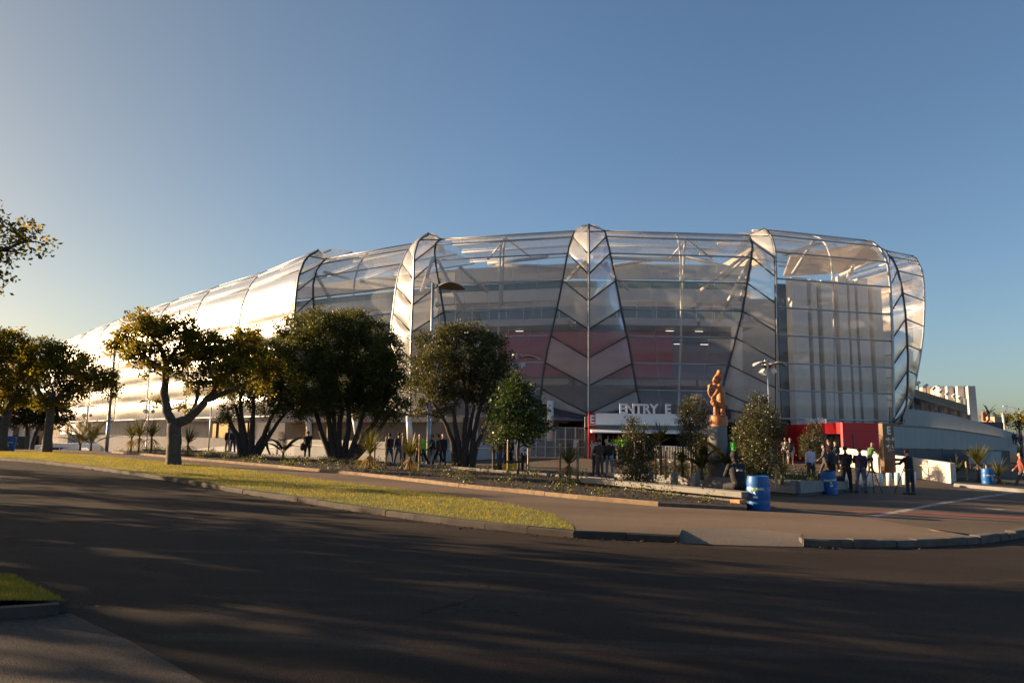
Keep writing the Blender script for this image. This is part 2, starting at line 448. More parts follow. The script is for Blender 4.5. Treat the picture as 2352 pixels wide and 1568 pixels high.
leafmat('leaf_black', (0.012, 0.016, 0.008), (0.022, 0.028, 0.012), (0.04, 0.045, 0.02), 0.2)
leafmat('leaf_bush', (0.026, 0.032, 0.012), (0.052, 0.056, 0.022), (0.12, 0.115, 0.06), 0.2, 0.38)
basic('leaf_tip', (0.50, 0.47, 0.36), 0.6, var=0.2)
leafmat('strap_leaf', (0.055, 0.066, 0.018), (0.10, 0.105, 0.03), (0.20, 0.17, 0.06), 0.3, 0.42, 2.0)
leafmat('strap_dead', (0.20, 0.135, 0.06), (0.33, 0.23, 0.10), (0.45, 0.33, 0.17), 0.25, 0.7, 2.0)
leafmat('frond', (0.035, 0.038, 0.012), (0.07, 0.068, 0.018), (0.16, 0.13, 0.04), 0.3, 0.45, 2.0)
leafmat('ground_plant', (0.03, 0.04, 0.012), (0.07, 0.08, 0.025), (0.22, 0.20, 0.08), 0.3)
basic('red_paint', (0.20, 0.035, 0.03), 0.85, var=0.4, vscale=5)
basic('black_plastic', (0.018, 0.018, 0.02), 0.45)
basic('black_cloth', (0.02, 0.02, 0.022), 0.9, var=0.3)
basic('yellow_case', (0.85, 0.48, 0.012), 0.45)
basic('cabinet_green', (0.02, 0.035, 0.02), 0.6)
basic('van_white', (0.72, 0.74, 0.75), 0.3, var=0.03)
basic('tyre', (0.015, 0.015, 0.015), 0.85)
basic('roof_tile', (0.26, 0.10, 0.06), 0.8, var=0.25)
basic('house_wall', (0.42, 0.30, 0.24), 0.8)
basic('brown_seat', (0.22, 0.15, 0.07), 0.8, var=0.2)
basic('paper_sign', (0.65, 0.68, 0.72), 0.7)
basic('lamp_white', (0.62, 0.60, 0.56), 0.45)
basic('lamp_brown', (0.16, 0.11, 0.07), 0.5)
M_ = MAT
# ------------------------------------------------------------------ camera, sky, sun
cam = bpy.data.cameras.new('camera'); camo = bpy.data.objects.new('camera', cam); COL.objects.link(camo)
cam.lens = 36*F/2352; cam.sensor_width = 36; cam.clip_end = 5000; cam.clip_start = 0.1
camo.matrix_world = Matrix.Translation((0, 0, EYE)) @ Matrix.Rotation(R(90)+TH, 4, 'X') @ Matrix.Rotation(RO, 4, 'Z')
S.camera = camo
SUN_EL, SUN_D = R(13.5), Vector((-0.953, 0.303)).normalized()
world = bpy.data.worlds.new('World'); S.world = world; world.use_nodes = True
wn = world.node_tree; wn.nodes.clear()
sky = wn.nodes.new('ShaderNodeTexSky'); sky.sky_type = 'NISHITA'; sky.sun_disc = False
sky.sun_elevation = SUN_EL; sky.sun_rotation = math.atan2(SUN_D.x, SUN_D.y)
sky.altitude = 50; sky.air_density = 1.0; sky.dust_density = 1.35; sky.ozone_density = 2.8
bg = wn.nodes.new('ShaderNodeBackground'); bg.inputs[1].default_value = 0.060
wo = wn.nodes.new('ShaderNodeOutputWorld')
tcw = wn.nodes.new('ShaderNodeTexCoord'); dtw = wn.nodes.new('ShaderNodeVectorMath'); dtw.operation = 'DOT_PRODUCT'   # dusty air towards the low sun
dtw.inputs[1].default_value = (SUN_D.x*math.cos(SUN_EL), SUN_D.y*math.cos(SUN_EL), math.sin(SUN_EL))
wn.links.new(tcw.outputs['Generated'], dtw.inputs[0])
mrw = wn.nodes.new('ShaderNodeMapRange'); mrw.inputs['From Min'].default_value = 0.25; mrw.inputs['From Max'].default_value = 0.95; mrw.interpolation_type = 'SMOOTHSTEP'
wn.links.new(dtw.outputs['Value'], mrw.inputs['Value'])
mxw = wn.nodes.new('ShaderNodeMix'); mxw.data_type = 'RGBA'; mxw.blend_type = 'MULTIPLY'; mxw.inputs[7].default_value = (0.98, 0.78, 0.60, 1)
wn.links.new(mrw.outputs['Result'], mxw.inputs[0]); wn.links.new(sky.outputs[0], mxw.inputs[6])
wn.links.new(mxw.outputs[2], bg.inputs[0]); wn.links.new(bg.outputs[0], wo.inputs[0])
sl = bpy.data.lights.new('sun', 'SUN'); sl.energy = 5.0; sl.angle = R(0.5); sl.color = (1.0, 0.71, 0.42)
so = bpy.data.objects.new('sun', sl); COL.objects.link(so)
sd = Vector((SUN_D.x*math.cos(SUN_EL), SUN_D.y*math.cos(SUN_EL), math.sin(SUN_EL)))
so.rotation_euler = (-sd).to_track_quat('-Z', 'Y').to_euler(); so.location = (-60, 25, 40)
S.view_settings.view_transform = 'Standard'; S.view_settings.look = 'None'; S.view_settings.exposure = 1.46; S.view_settings.gamma = 1.0
S.cycles.transparent_max_bounces = 24; S.cycles.max_bounces = 8; S.cycles.use_denoising = True
S.cycles.sample_clamp_indirect = 4.0

# ------------------------------------------------------------------ ground sheets
def sheet(name, mat, poly, dz, res=1.0, kind='structure'):
    bm = bmesh.new()
    vs = [bm.verts.new((p[0], p[1], 0)) for p in poly]
    bm.faces.new(vs)
    bmesh.ops.triangulate(bm, faces=bm.faces[:])
    xs = [p[0] for p in poly]; ys = [p[1] for p in poly]
    for ax, lo, hi in ((0, min(xs), max(xs)), (1, min(ys), max(ys))):
        c = math.floor(lo/res)*res + res
        while c < hi:
            co = [0, 0, 0]; no = [0, 0, 0]; co[ax] = c; no[ax] = 1
            bmesh.ops.bisect_plane(bm, geom=bm.verts[:]+bm.edges[:]+bm.faces[:], plane_co=co, plane_no=no, dist=1e-5)
            c += res
    for v in bm.verts: v.co.z = gz(v.co.x, v.co.y) + dz
    bmesh.ops.recalc_face_normals(bm, faces=bm.faces[:])
    if sum(f.normal.z for f in bm.faces) < 0: bmesh.ops.reverse_faces(bm, faces=bm.faces[:])
    me = bpy.data.meshes.new(name); bm.to_mesh(me); bm.free()
    me.materials.append(mat); me.polygons.foreach_set('use_smooth', [True]*len(me.polygons))
    return tag(link(me, name), kind=kind)
def axis_lines(lo, hi, flo, fhi, step):
    a = [lo, lo*0.5, lo*0.25, lo*0.12]
    a = [v for v in a if v < flo-1]
    n = int((fhi-flo)/step)
    a += [flo+i*step for i in range(n+1)]
    a += [v for v in (hi*0.12, hi*0.25, hi*0.5, hi) if v > fhi+1]
    return a
gx, gy = axis_lines(-2200, 2200, -110, 110, 1.0), axis_lines(-900, 3000, -30, 145, 1.0)
mb = MB(); mb.grid([[(x, y, gz(x, y)) for x in gx] for y in gy], sm=True)
tag(mb.build('road', M_['road_asphalt']), kind='structure')

def P2(pts, dz=0.0): return [G(p[0], p[1], dz).xy for p in pts]
def kerb(name, line, w, h, mat, stone=0.9, drop=0.06, jit=0.006, sink=0.05):
    """row of kerb stones along a ground polyline (world xy); the row widens to the left of its direction"""
    mb = MB(); rnd = random.Random(len(line)*7+int(h*1000))
    pts = [Vector((p[0], p[1])) for p in line]
    acc = [0.0]
    for a, b in zip(pts, pts[1:]): acc.append(acc[-1]+(b-a).length)
    def at(s):
        for i in range(len(pts)-1):
            if s <= acc[i+1] or i == len(pts)-2:
                t = (s-acc[i])/max(1e-6, acc[i+1]-acc[i]); return pts[i].lerp(pts[i+1], t)
    n = max(1, int(acc[-1]/stone)); st = acc[-1]/n
    for i in range(n):
        a, b = at(i*st+0.004), at((i+1)*st-0.004)
        d = (b-a).normalized(); nn = Vector((-d.y, d.x))
        j = rnd.uniform(-jit, jit); hh = h + rnd.uniform(-jit, jit)
        c = 0.025
        prof = [(0, -sink), (0.012, hh-c), (c+0.012, hh), (w, hh), (w, -sink)]
        ring = []
        for p in (a, b):
            ring.append([Vector((*(p+nn*(o+j)), gz(p.x, p.y)+z)) for o, z in prof])
        k = len(prof); q = len(mb.v); mb.v += ring[0]+ring[1]
        for e in range(k-1):
            mb.f.append((q+e, q+k+e, q+k+e+1, q+e+1)); mb.m.append(0); mb.s.append(False)
        mb.f.append(tuple(q+e for e in range(k))); mb.f.append(tuple(q+k+e for e in reversed(range(k)))); mb.m += [0, 0]; mb.s += [False, False]
    return tag(mb.build(name, mat), kind='structure')
KERB = [(-60,1052),(0,1057),(100,1065),(190,1075),(300,1090),(425,1110),(550,1133),(700,1155),(800,1172),(900,1187),(1050,1207),(1176,1221),(1316,1235),(1476,1241),(1562,1246)]
KW = P2(KERB)
kerb('kerb', KW, 0.13, 0.12, M_['kerb_front'])
KB2 = [(1842,1253),(1896,1256),(2010,1257),(2126,1255),(2200,1252),(2276,1246),(2352,1234),(2440,1214)]
KW2 = P2(KB2)
kerb('kerb', KW2, 0.22, 0.13, M_['kerb_dark'], stone=0.45, jit=0.02)
GU = [(-60,1032),(34,1036.5),(120,1038.5),(171,1042),(248,1048),(381,1060),(416,1063),(550,1077),(648,1089),(689,1094),(843,1113),(1033,1136),(1176,1157),(1276,1182),(1316,1206)]
GUW = P2(GU, 0.13)
def offs(line, w):
    out = []
    for i, p in enumerate(line):
        a = Vector(line[max(i-1, 0)]); b = Vector(line[min(i+1, len(line)-1)])
        d = (b-a).normalized(); out.append(Vector((p[0], p[1])) + Vector((-d.y, d.x))*w)
    return out
KIN = offs(KW, 0.14)
tip_i = 12
VERGE = KIN[:tip_i+1] + list(reversed(GUW))
sheet('grass_verge', M_['turf'], VERGE, 0.125, 0.8)
EDGE = [(-60,1029),(100,1032),(256,1040),(381,1050),(416,1054.5),(498,1061),(567,1067),(635,1073),(689,1079),(834,1092),(928,1103),(1091,1122),(1176,1130),(1326,1145.5),(1511,1162),(1716,1172)]
EDW = P2(EDGE, 0.12)
PR = [(1790,1176),(1876,1180),(1996,1190),(2126,1212),(2236,1234)]
PRW = P2(PR, 0.115)
KIN2 = offs(KW2, 0.20)
RBK = P2([(1566,1216),(1640,1212),(1740,1214),(1838,1226)], 0.12)
FOOT = GUW + KIN[tip_i:] + RBK + KIN2[:6] + list(reversed(PRW)) + list(reversed(EDW))
sheet('footpath', M_['path_asphalt'], FOOT, 0.118, 0.8)
mb = MB()   # dropped crossing: concrete falling from the footpath to the road between the two kerbs
fr_ = P2([(1560,1247.5),(1640,1251),(1740,1254),(1846,1256)], 0.0)
mb.grid([[Vector((*p.lerp(q, t), gz(*p.lerp(q, t))+0.008+0.112*t**.8)) for p, q in zip(fr_, RBK)] for t in (0, .2, .4, .6, .8, 1)])
for p, q in ((fr_[0], RBK[0]), (fr_[-1], RBK[-1])):
    mb.grid([[Vector((*p.lerp(q, t), gz(*p.lerp(q, t))+h)) for t in (0, .2, .4, .6, .8, 1)] for h in (-.02, .125)])
tag(mb.build('driveway_ramp', M_['ramp_concrete']), kind='structure')
# garden bed between footpath and walkway
UP = [(256,1036.5),(330,1035),(437,1037),(548,1043),(650,1050),(746,1056),(834,1062),(980,1071),(1091,1081),(1221,1091),(1340,1099),(1410,1106),(1555,1122),(1640,1134),(1712,1146)]
UPW = P2(UP, 0.18)
EDI = offs(EDW[2:], 0.12)
BED = EDI + list(reversed(UPW))
sheet('garden_bed', M_['mulch_soil'], BED, 0.19, 0.8)
kerb('timber_kerb', EDW[2:14], 0.10, 0.232, M_['timber_edging'], stone=1.25, sink=0.0)
kerb('timber_kerb', EDW[14:], 0.12, 0.22, M_['kerb_dark'], stone=1.6, sink=0.0)
EDW2 = EDW[13:15]
kerb('timber_kerb', EDW2, 0.10, 0.232, M_['timber_edging'], stone=1.25, sink=0.0)
kerb('concrete_kerb', UPW[1:12], 0.14, 0.30, M_['concrete_pale'], stone=4.0, jit=0.002)
far_pts = [(75, 18), (75, 100), (40, 100), (0, 96), (-45, 120), (-75, 110), (-60, 60)]
PLZ = UPW + [EDW[-1]] + PRW + [G(2352, 1234).xy] + [Vector(p) for p in far_pts]
sheet('plaza', M_['plaza_asphalt'], PLZ, 0.006, 1.0)
# painted lines on the entry road
sheet('white_line', M_['road_paint'], P2([(1982,1187),(2012,1188.5),(2180,1155),(2345,1130),(2326,1128),(2165,1153)]), 0.012, 1.0)
sheet('white_line', M_['road_paint'], P2([(2262,1168),(2300,1171.5),(2312,1170),(2268,1167)]), 0.012, 2.0)
sheet('red_line', M_['red_paint'], P2([(1900,1172),(1990,1178),(2100,1179),(2352,1193),(2352,1189),(2100,1175),(1990,1174)]), 0.012, 1.0)
# near left corner: lawn, kerb, pavement
NK_ = P2([(-330,1330),(-150,1306),(0,1318),(70,1350),(150,1402)])
NKc = [Vector(p) for p in P2([(-400,1290),(0,1350),(50,1378),(112,1411)])]
kerb('kerb', NKc, 0.13, 0.10, M_['kerb_front'], stone=1.2)
NS = [NKc[-1], Vector(G(0, 1418).xy), Vector(G(-300, 1438).xy)]
kerb('kerb', [offs(NKc, 0.08)[-1]] + NS[1:], 0.13, 0.10, M_['kerb_front'], stone=1.2)
lawn = offs(NKc, 0.12)[:]
LAWN = [lawn[0]] + lawn[1:] + [Vector(G(0, 1412).xy)+Vector((0, 0.1)), Vector(G(-300, 1431).xy)+Vector((0, 0.1))]
sheet('lawn', M_['turf'], LAWN, 0.105, 0.5)
NP = P2([(-300,1434),(0,1420),(140,1412),(160,1410),(300,1475),(425,1545),(465,1568),(560,1625),(300,1900),(-600,1900)])
sheet('near_pavement', M_['near_path'], NP, 0.012, 0.5)

# ------------------------------------------------------------------ grass blades and mulch (uncountable)
def in_poly(x, y, poly):
    inside = np.zeros(len(x), bool); n = len(poly)
    for i in range(n):
        x1, y1 = poly[i]; x2, y2 = poly[(i+1) % n]
        c = ((y1 > y) != (y2 > y))
        with np.errstate(divide='ignore', invalid='ignore'):
            xi = (x2-x1)*(y-y1)/(y2-y1)+x1
        inside ^= c & (x < xi)
    return inside
gzv = np.vectorize(gz)
def scatter(poly, n, rng):
    P = np.array([(p[0], p[1]) for p in poly]); lo, hi = P.min(0), P.max(0)
    xs = rng.uniform(lo[0], hi[0], n); ys = rng.uniform(lo[1], hi[1], n)
    k = in_poly(xs, ys, [tuple(p) for p in P])
    return xs[k], ys[k]
def blades(poly, n, h0, h1, w, dz, rng, name='grass'):
    x, y = scatter(poly, n, rng); n = len(x); z = gzv(x, y)+dz
    h = rng.uniform(h0, h1, n); a = rng.uniform(0, 2*np.pi, n); l = rng.normal(0, 0.5, (n, 2))*h[:, None]
    dx, dy = np.cos(a)*w, np.sin(a)*w
    V = np.stack([np.stack([x-dx, y-dy, z], 1), np.stack([x+dx, y+dy, z], 1), np.stack([x+l[:, 0], y+l[:, 1], z+h], 1)], 1)
    return tag(link(quads_mesh(name, V, M_['grass_blade'], 3), name), 'short mown sunlit grass blades on the roadside verge', 'grass', kind='stuff')
def quads_mesh(name, V, mat, nv=4):
    """V: (n, nv, 3) loose faces"""
    n = len(V)
    me = bpy.data.meshes.new(name)
    me.vertices.add(n*nv); me.vertices.foreach_set('co', np.ascontiguousarray(V, dtype=np.float32).reshape(-1))
    me.loops.add(n*nv); me.loops.foreach_set('vertex_index', np.arange(n*nv, dtype=np.int32))
    me.polygons.add(n); me.polygons.foreach_set('loop_start', np.arange(0, n*nv, nv, dtype=np.int32))
    me.polygons.foreach_set('loop_total', np.full(n, nv, dtype=np.int32))
    me.materials.append(mat); me.update(calc_edges=True)
    return me
def ragged(px, seed, amp=.12, sub_=6):
    r_ = random.Random(seed); w = P2(px); out = []
    for a, b in zip(w, w[1:]+w[:1]):
        a, b = Vector(a), Vector(b)
        for i in range(sub_): out.append(a.lerp(b, i/sub_)+Vector((r_.uniform(-amp, amp), r_.uniform(-amp, amp))))
    return out
sheet('worn_strip', M_['road_worn'], ragged([(150,1141),(300,1166),(420,1180),(452,1193),(430,1207),(345,1221),(330,1218),(395,1203),(408,1192),(380,1184),(260,1166),(140,1146)], 2, .10), .008, 1.0)
sheet('worn_strip', M_['road_worn'], ragged([(345,1222),(450,1208),(560,1212),(600,1215),(470,1218)], 3, .07), .008, 1.0)
def crack(px, seed, w=.012):
    r_ = random.Random(seed); P = []; pts = [Vector(p) for p in P2(px)]
    for a, b in zip(pts, pts[1:]):
        k = max(2, int((b-a).length/.07))
        for i in range(k): P.append(a.lerp(b, i/k)+Vector((r_.gauss(0, .022), r_.gauss(0, .03))))
    mb = MB(); rows = [[], []]
    for i, p in enumerate(P):
        ww = w*r_.uniform(.35, 1.3)*min(1, i/4+.2, (len(P)-1-i)/4+.2)
        for s_, row in ((-1, rows[0]), (1, rows[1])): row.append(Vector((p.x, p.y+s_*ww*1.6, gz(p.x, p.y)+.006)))
    mb.grid(rows); tag(mb.build('road_crack', M_['crack_tar']), kind='structure')
crack([(1135,1328),(1110,1362),(1075,1378),(1000,1396),(940,1420),(878,1450)], 1); crack([(1085,1284),(1092,1300),(1112,1312)], 2, .008)
crack([(1698,1330),(1716,1312),(1766,1304),(1876,1305),(1930,1312)], 3); crack([(1985,1316),(2030,1333),(2060,1352)], 4, .006); crack([(700,1375),(745,1390),(770,1412)], 5, .007)
rng = np.random.default_rng(3)
# fallen leaves and grit along the gutters
def litter(line, n, spread, seed, lo=.02, hi=.05):
    rg = np.random.default_rng(seed); k = rg.integers(0, len(line)-1, n); t = rg.random(n)
    A = np.array([tuple(p) for p in line]); P = A[k]*(1-t[:, None])+A[k+1]*t[:, None]+rg.normal(size=(n, 2))*spread
    z = gzv(P[:, 0], P[:, 1])+.012+rg.random(n)*.012; a = rg.uniform(0, 6.28, n); L = rg.uniform(lo, hi, n)
    dx = np.stack([np.cos(a), np.sin(a), rg.normal(0, .25, n)], 1)*L[:, None]; sx = np.stack([-np.sin(a), np.cos(a), rg.normal(0, .25, n)], 1)*L[:, None]*.5
    c = np.concatenate([P, z[:, None]], 1); return np.stack([c-dx, c+sx, c+dx, c-sx], 1)
gzv = np.vectorize(gz)
LT = np.concatenate([litter(offs(KW, -.12), 420, .12, 1), litter(offs(KW2, -.14), 160, .14, 2, .012, .035), litter(NKc, 500, .18, 3, .012, .03), litter(P2([(200,1300),(900,1400),(1700,1330),(2300,1400),(1200,1500)]), 130, 1.5, 4, .006, .014)])
tag(link(quads_mesh('fallen_leaves', LT, M_['mulch_chip']), 'fallen_leaves'), 'dry fallen leaves and bark bits scattered along the gutters', 'leaf litter', kind='stuff')
blades(VERGE, 330000, 0.03, 0.075, 0.006, 0.12, rng)
gl = blades(LAWN, 60000, 0.02, 0.045, 0.003, 0.10, rng, 'lawn_grass'); gl['label'] = 'shaded mown grass on the near kerb corner'
x, y = scatter(BED, 90000, rng); n = len(x); z = gzv(x, y)+0.19+rng.uniform(0.002, 0.05, n)
a = rng.uniform(0, 2*np.pi, n); L = rng.uniform(0.015, 0.05, n); t = rng.normal(0, 0.45, n); wd = rng.uniform(0.006, 0.016, n)
dx = np.stack([np.cos(a)*np.cos(t), np.sin(a)*np.cos(t), np.sin(t)], 1)*L[:, None]
sx = np.stack([-np.sin(a), np.cos(a), rng.normal(0, 0.3, n)], 1)*wd[:, None]
c = np.stack([x, y, z], 1)
tag(link(quads_mesh('bark_mulch', np.stack([c-dx, c+sx, c+dx, c-sx], 1), M_['mulch_chip']), 'bark_mulch'), 'dark brown bark mulch chips over the garden bed', 'mulch', kind='stuff')
# ------------------------------------------------------------------ the stadium
stad = empty('stadium', (8, 62, 0), 'large stadium clad in clear inflated foil bays with leaf-shaped ribs', 'stadium')
LV = [1.9, 4.2, 6.45, 8.75, 11.1, 13.5, 15.7, 17.25, 18.05]     # transom heights above eye level
def bul(z): return float(np.interp(z, [0, 9, 11.1, 13.5, 15.0, 16.2, 17.25, 17.8, 18.05, 18.4, 18.7], [0, 0, .1, .3, .7, 1.15, 1.9, 2.5, 3.0, 4.2, 5.5]))
def sub(levels, n=5):
    out = []
    for a, b in zip(levels, levels[1:]): out += [a+(b-a)*i/n for i in range(n)]
    return out+[levels[-1]]
LS = sub(LV)
class Edge:
    """an edge of the skin traced up the facade: plan depth Y0 at the foot, leaning inwards by bul(z)"""
    def __init__(s, px, Y0, ny=0.95, dz=0.0):
        px = sorted(px, key=lambda p: p[1]); s.ys = [p[1] for p in px]; s.xs = [p[0] for p in px]; s.Y0 = Y0; s.ny = ny; s.dz = dz
    def at(s, z):
        Y = s.Y0 + bul(z)*s.ny; zz = EYE+z+s.dz*ss(12, 18, z)
        X = 0.0
        for _ in range(12):
            px, py = proj((X, Y, zz)); tx = float(np.interp(py, s.ys, s.xs))
            X += (tx-px)*Y/F
        return Vector((X, Y, zz))
class PlanEdge:
    def __init__(s, x, y, n, k=1.0): s.x, s.y, s.n, s.k = x, y, n, k
    def at(s, z): return Vector((s.x-s.n[0]*bul(z), s.y-s.n[1]*bul(z), EYE+z*s.k))
NL = Vector((-0.69, -0.72))
def PE(d): # left bays: 11.5 m stations
    s_ = d/80.5
    return PlanEdge(-20.6-0.716*d, 69.4+0.698*d-1.2*math.sin(math.pi*s_), NL, 1-0.075*s_)
L1r = Edge([(730,577),(712,586),(699,600),(686,635),(680,680),(677,720),(677,860),(682,960)], 69.2, 0.95, 0.4)
L1e = Edge([(772,586),(746,596),(727,620),(719,655),(720,690),(723,730),(735,850),(748,945)], 71.2)
L2l = Edge([(950,557),(946,563),(932.6,581),(916.5,621.5),(908.4,665.8),(898.4,750),(891,850),(886,945)], 65.8, 0.95, 0.25)
L2r = Edge([(983,540),(972,545),(960.8,553),(951.5,585),(950,637.6),(946.7,718),(944,778.6),(941.5,962)], 63.2, 0.95, 0.55)
L2e = Edge([(1024,546),(1012,550),(1001,558),(998,581),(1002,617.5),(1009,653.7),(1021,726),(1036,850),(1046,930)], 64.8, 0.95, 0.45)
Cl = Edge([(1326,527),(1319,531),(1306.5,566),(1286,675),(1272,740),(1257,802),(1247,858),(1240.5,913)], 62.4, 0.95, 0.7)
Cr = Edge([(1352,514),(1352,640),(1351,964)], 60.4, 0.97, 0.73)
Ce = Edge([(1384,527),(1389,531),(1400,575),(1414,643.7),(1426,706),(1443.5,787),(1462,889.6),(1470,930)], 62.2, 0.95, 0.7)
R1l = Edge([(1712,535),(1718,540),(1724.5,549),(1728,567),(1724.5,600),(1716,646),(1705,712),(1690,775),(1673.4,837),(1665,867),(1646,950)], 62.4, 0.95, 0.5)
R1r = Edge([(1744,525),(1761,529.5),(1772,547),(1779,574),(1781,620),(1783,785),(1783,960)], 60.4, 0.95, 0.5)
R2r = Edge([(1990,553),(2003,556.5),(2021,570),(2031,587),(2039,610),(2044,653),(2047.5,719),(2050,785),(2051.5,916.5),(2052.5,972.5)], 63.2, 0.95, 0.37)
R2e = Edge([(2036,584),(2049,594),(2060.7,620),(2070.6,659),(2079,718.7),(2083,784.6),(2084.5,817.6),(2083.8,883.5),(2081,926),(2070,960)], 65.4)
R3 = Edge([(2060,574),(2083,580.5),(2103.6,593.5),(2116.8,620),(2121.7,653),(2123,702),(2120,768),(2113.5,817.6),(2103.6,870),(2096,912),(2076,958)], 69.5, 0.95, 0.6)
class Back:
    def __init__(s, e, dx, dy): s.e, s.dx, s.dy = e, dx, dy
    def at(s, z): return s.e.at(z) + Vector((s.dx, s.dy, 0))
R4 = Back(R3, -2.5, 9.0)
def bay(name, A, B, mat, pil=0.3, nx=24, out=None, frames='alu', mull=True, cells=1, posts=(), fr=0.07, levels=LV):
    """cushion skin between two edges, one inflated cell per transom gap, plus its aluminium transoms"""
    mb = MB(); uv = []
    zs = sub(levels, 5)
    ea = [A.at(z) for z in zs]; eb = [B.at(z) for z in zs]
    rows = []
    for i, z in enumerate(zs):
        v = (i % 5)/5.0; row = []
        for k in range(nx+1):
            u = k/nx
            t = (eb[i]-ea[i]); n = Vector((t.y, -t.x, 0)).normalized() if out is None else out
            cu = (u*cells) % 1.0
            h = pil*(4*v*(1-v))**0.75*(4*cu*(1-cu))**0.6*(1-.75*ss(14.5, 17, z)) if i < len(zs)-1 else 0
            row.append(ea[i].lerp(eb[i], u) + n*h)
        rows.append(row)
    mb.grid(rows, 0)
    me = mb.mesh(name, M_[mat], BASE[stad.name])
    wid = (eb[0]-ea[0]).length
    ul = me.uv_layers.new(name='UVMap')
    nv = np.zeros(len(me.loops), np.int32); me.loops.foreach_get('vertex_index', nv)
    cu = (nv % (nx+1))/nx*max(1, round(wid/1.55)); cv = (nv//(nx+1))/5.0
    ul.data.foreach_set('uv', np.stack([cu, cv], 1).astype(np.float32).reshape(-1))
    o = link(me, name, stad)
    for i, z in enumerate(levels):
        a, b = A.at(z), B.at(z); fb = MB()
        t = (b-a); n = Vector((t.y, -t.x, 0)).normalized()*(0.03 if 0 < i < len(levels)-1 else 0)
        fb.tube([a+n, a.lerp(b, .5)+n, b+n], fr*(1.0 if 0 < i < len(levels)-1 else 1.25), 6, sm=True)
        fb.build('transom', M_[frames], o)
    for u in posts:
        fb = MB(); fb.tube([A.at(z).lerp(B.at(z), u) - Vector((0, -0.25, 0)) for z in zs], 0.085, 8)
        fb.build('mid_post', M_['white_steel'], o)
    return o
def edge_rail(E, mat='alu_dark', r=0.085, name='rib_rail', off=0.05, levels=LS):
    mb = MB(); mb.tube([E.at(z)+Vector((0, -off, 0)) for z in levels], r, 6); return mb.build(name, M_[mat], stad)
def rib(A, B, mats, rise_to_b=True, drop=1, foot=None):
    """one chevron-ruled face of a leaf rib between its outer edge A and ridge B"""
    root = None
    lev = LV
    L = lambda E, z: E.at(max(LV[0], min(LV[-1], z)))
    face = MB(); BARS = []; n = 8
    # rails param: on A at level k, on B at level k-drop
    cuts = [(lev[0]+0.9, lev[0]-2.0)] + [(lev[k], lev[k]-2.1) for k in range(1, len(lev)-1)] + [(lev[-1]-0.1, lev[-1]-0.9), (lev[-1], lev[-1])]
    zbot = lev[0]
    def pt(E, z):
        if z >= zbot: return E.at(z)
        return E.at(zbot) - Vector((0, 0, zbot-z))
    def pa(z): return pt(A, z)
    def pb(z): return pt(B, max(z, zbot-0.05))
    prev = (zbot+0.9, zbot-0.05)
    idx = 0
    for za, zb in cuts[1:]:
        rows = []
        for i in range(n+1):
            t = i/n
            a, b = pa(prev[0]+(za-prev[0])*t), pb(prev[1]+(max(zb, zbot)-prev[1])*t)
            tt = (b-a); nn = Vector((tt.y, -tt.x, 0)).normalized()
            if nn.y > 0: nn = -nn
            row = []
            for k in range(9):
                u = k/8; h = 0.16*(4*t*(1-t))**.7*(4*u*(1-u))**.7
                row.append(a.lerp(b, u)+nn*h)
            rows.append(row)
        face.grid(rows, mats[idx % len(mats)])
        idx += 1
        a, b = pa(za), pb(max(zb, zbot))
        BARS.append((a, b, .06))
        prev = (za, max(zb, zbot))
    BARS.append((pa(zbot+0.9), pb(zbot-0.05), .09))
    o = face.build('rib_panel', [M_['foil_rib'], M_['foil_milk']], stad)
    for a, b, r in BARS:
        bar = MB(); bar.tube([a+Vector((0, -.06, 0)), b+Vector((0, -.06, 0))], r, 6); bar.build('rib_bar', M_['alu_dark'], o)
    return o
# skin bays, left to right
st_ = [PE(11.5*i) for i in range(8)]+[PE(87.5)]
farend = Back(st_[8], 6, 6)
bay('foil_bay', farend, st_[8], 'foil_left', 0.3, 10)
for i in range(7, -1, -1):
    bay('foil_bay', st_[i+1], st_[i] if i else L1r, 'foil_left', 0.27, 24, fr=0.05, cells=1, frames='white_steel')
    seam = MB(); seam.tube([st_[i+1].at(z)+Vector((-.05, -.05, 0)) for z in LS], 0.06, 6); seam.build('bay_rail', M_['white_steel'], stad)
bay('foil_bay', L1e, L2l, 'foil_mid', 0.35, 24, posts=(0.5,))
bay('foil_bay', L2e, Cl, 'foil_clear', 0.35, 24, posts=(0.5,))
bay('foil_bay', Ce, R1l, 'foil_clear', 0.35, 24, posts=(0.5,))
bay('foil_bay', R1r, R2r, 'foil_crisp', 0.35, 24, posts=(0.5,))
bay('foil_bay', R2e, R3, 'foil_clear', 0.2, 12)
bay('foil_bay', R3, R4, 'foil_clear', 0.2, 12)
# leaf ribs
rib(L1e, L1r, [1, 0, 0, 1, 1, 0, 1, 1]); rib(L2l, L2r, [1, 1, 1, 1, 1, 1, 1]); rib(L2e, L2r, [1, 1, 0, 0, 1, 0, 1])
rib(Cl, Cr, [1, 0, 1, 0, 1, 0, 1]); rib(Ce, Cr, [1, 0, 1, 0, 1, 0, 1])
rib(R1l, R1r, [1, 1, 0, 0, 1, 0, 1]); rib(R2e, R2r, [1, 0, 1, 0, 1, 0, 0])
for E_, m_, r_ in ((L1r,'alu_dark',.11),(L1e,'alu_dark',.1),(L2l,'alu',.06),(L2r,'alu_dark',.11),(L2e,'alu_dark',.1),(Cl,'alu_dark',.09),(Cr,'alu_dark',.12),(Ce,'alu_dark',.09),(R1l,'alu_dark',.1),(R1r,'alu_dark',.12),(R2r,'alu',.12),(R2e,'alu_dark',.1),(R3,'alu',.09)):
    edge_rail(E_, m_, r_)
# light steel spine outside the dark gasket on the main ridges
for E_ in (L2r, Cr, R1r):
    edge_rail(E_, 'alu', 0.05, 'rib_spine', 0.14)
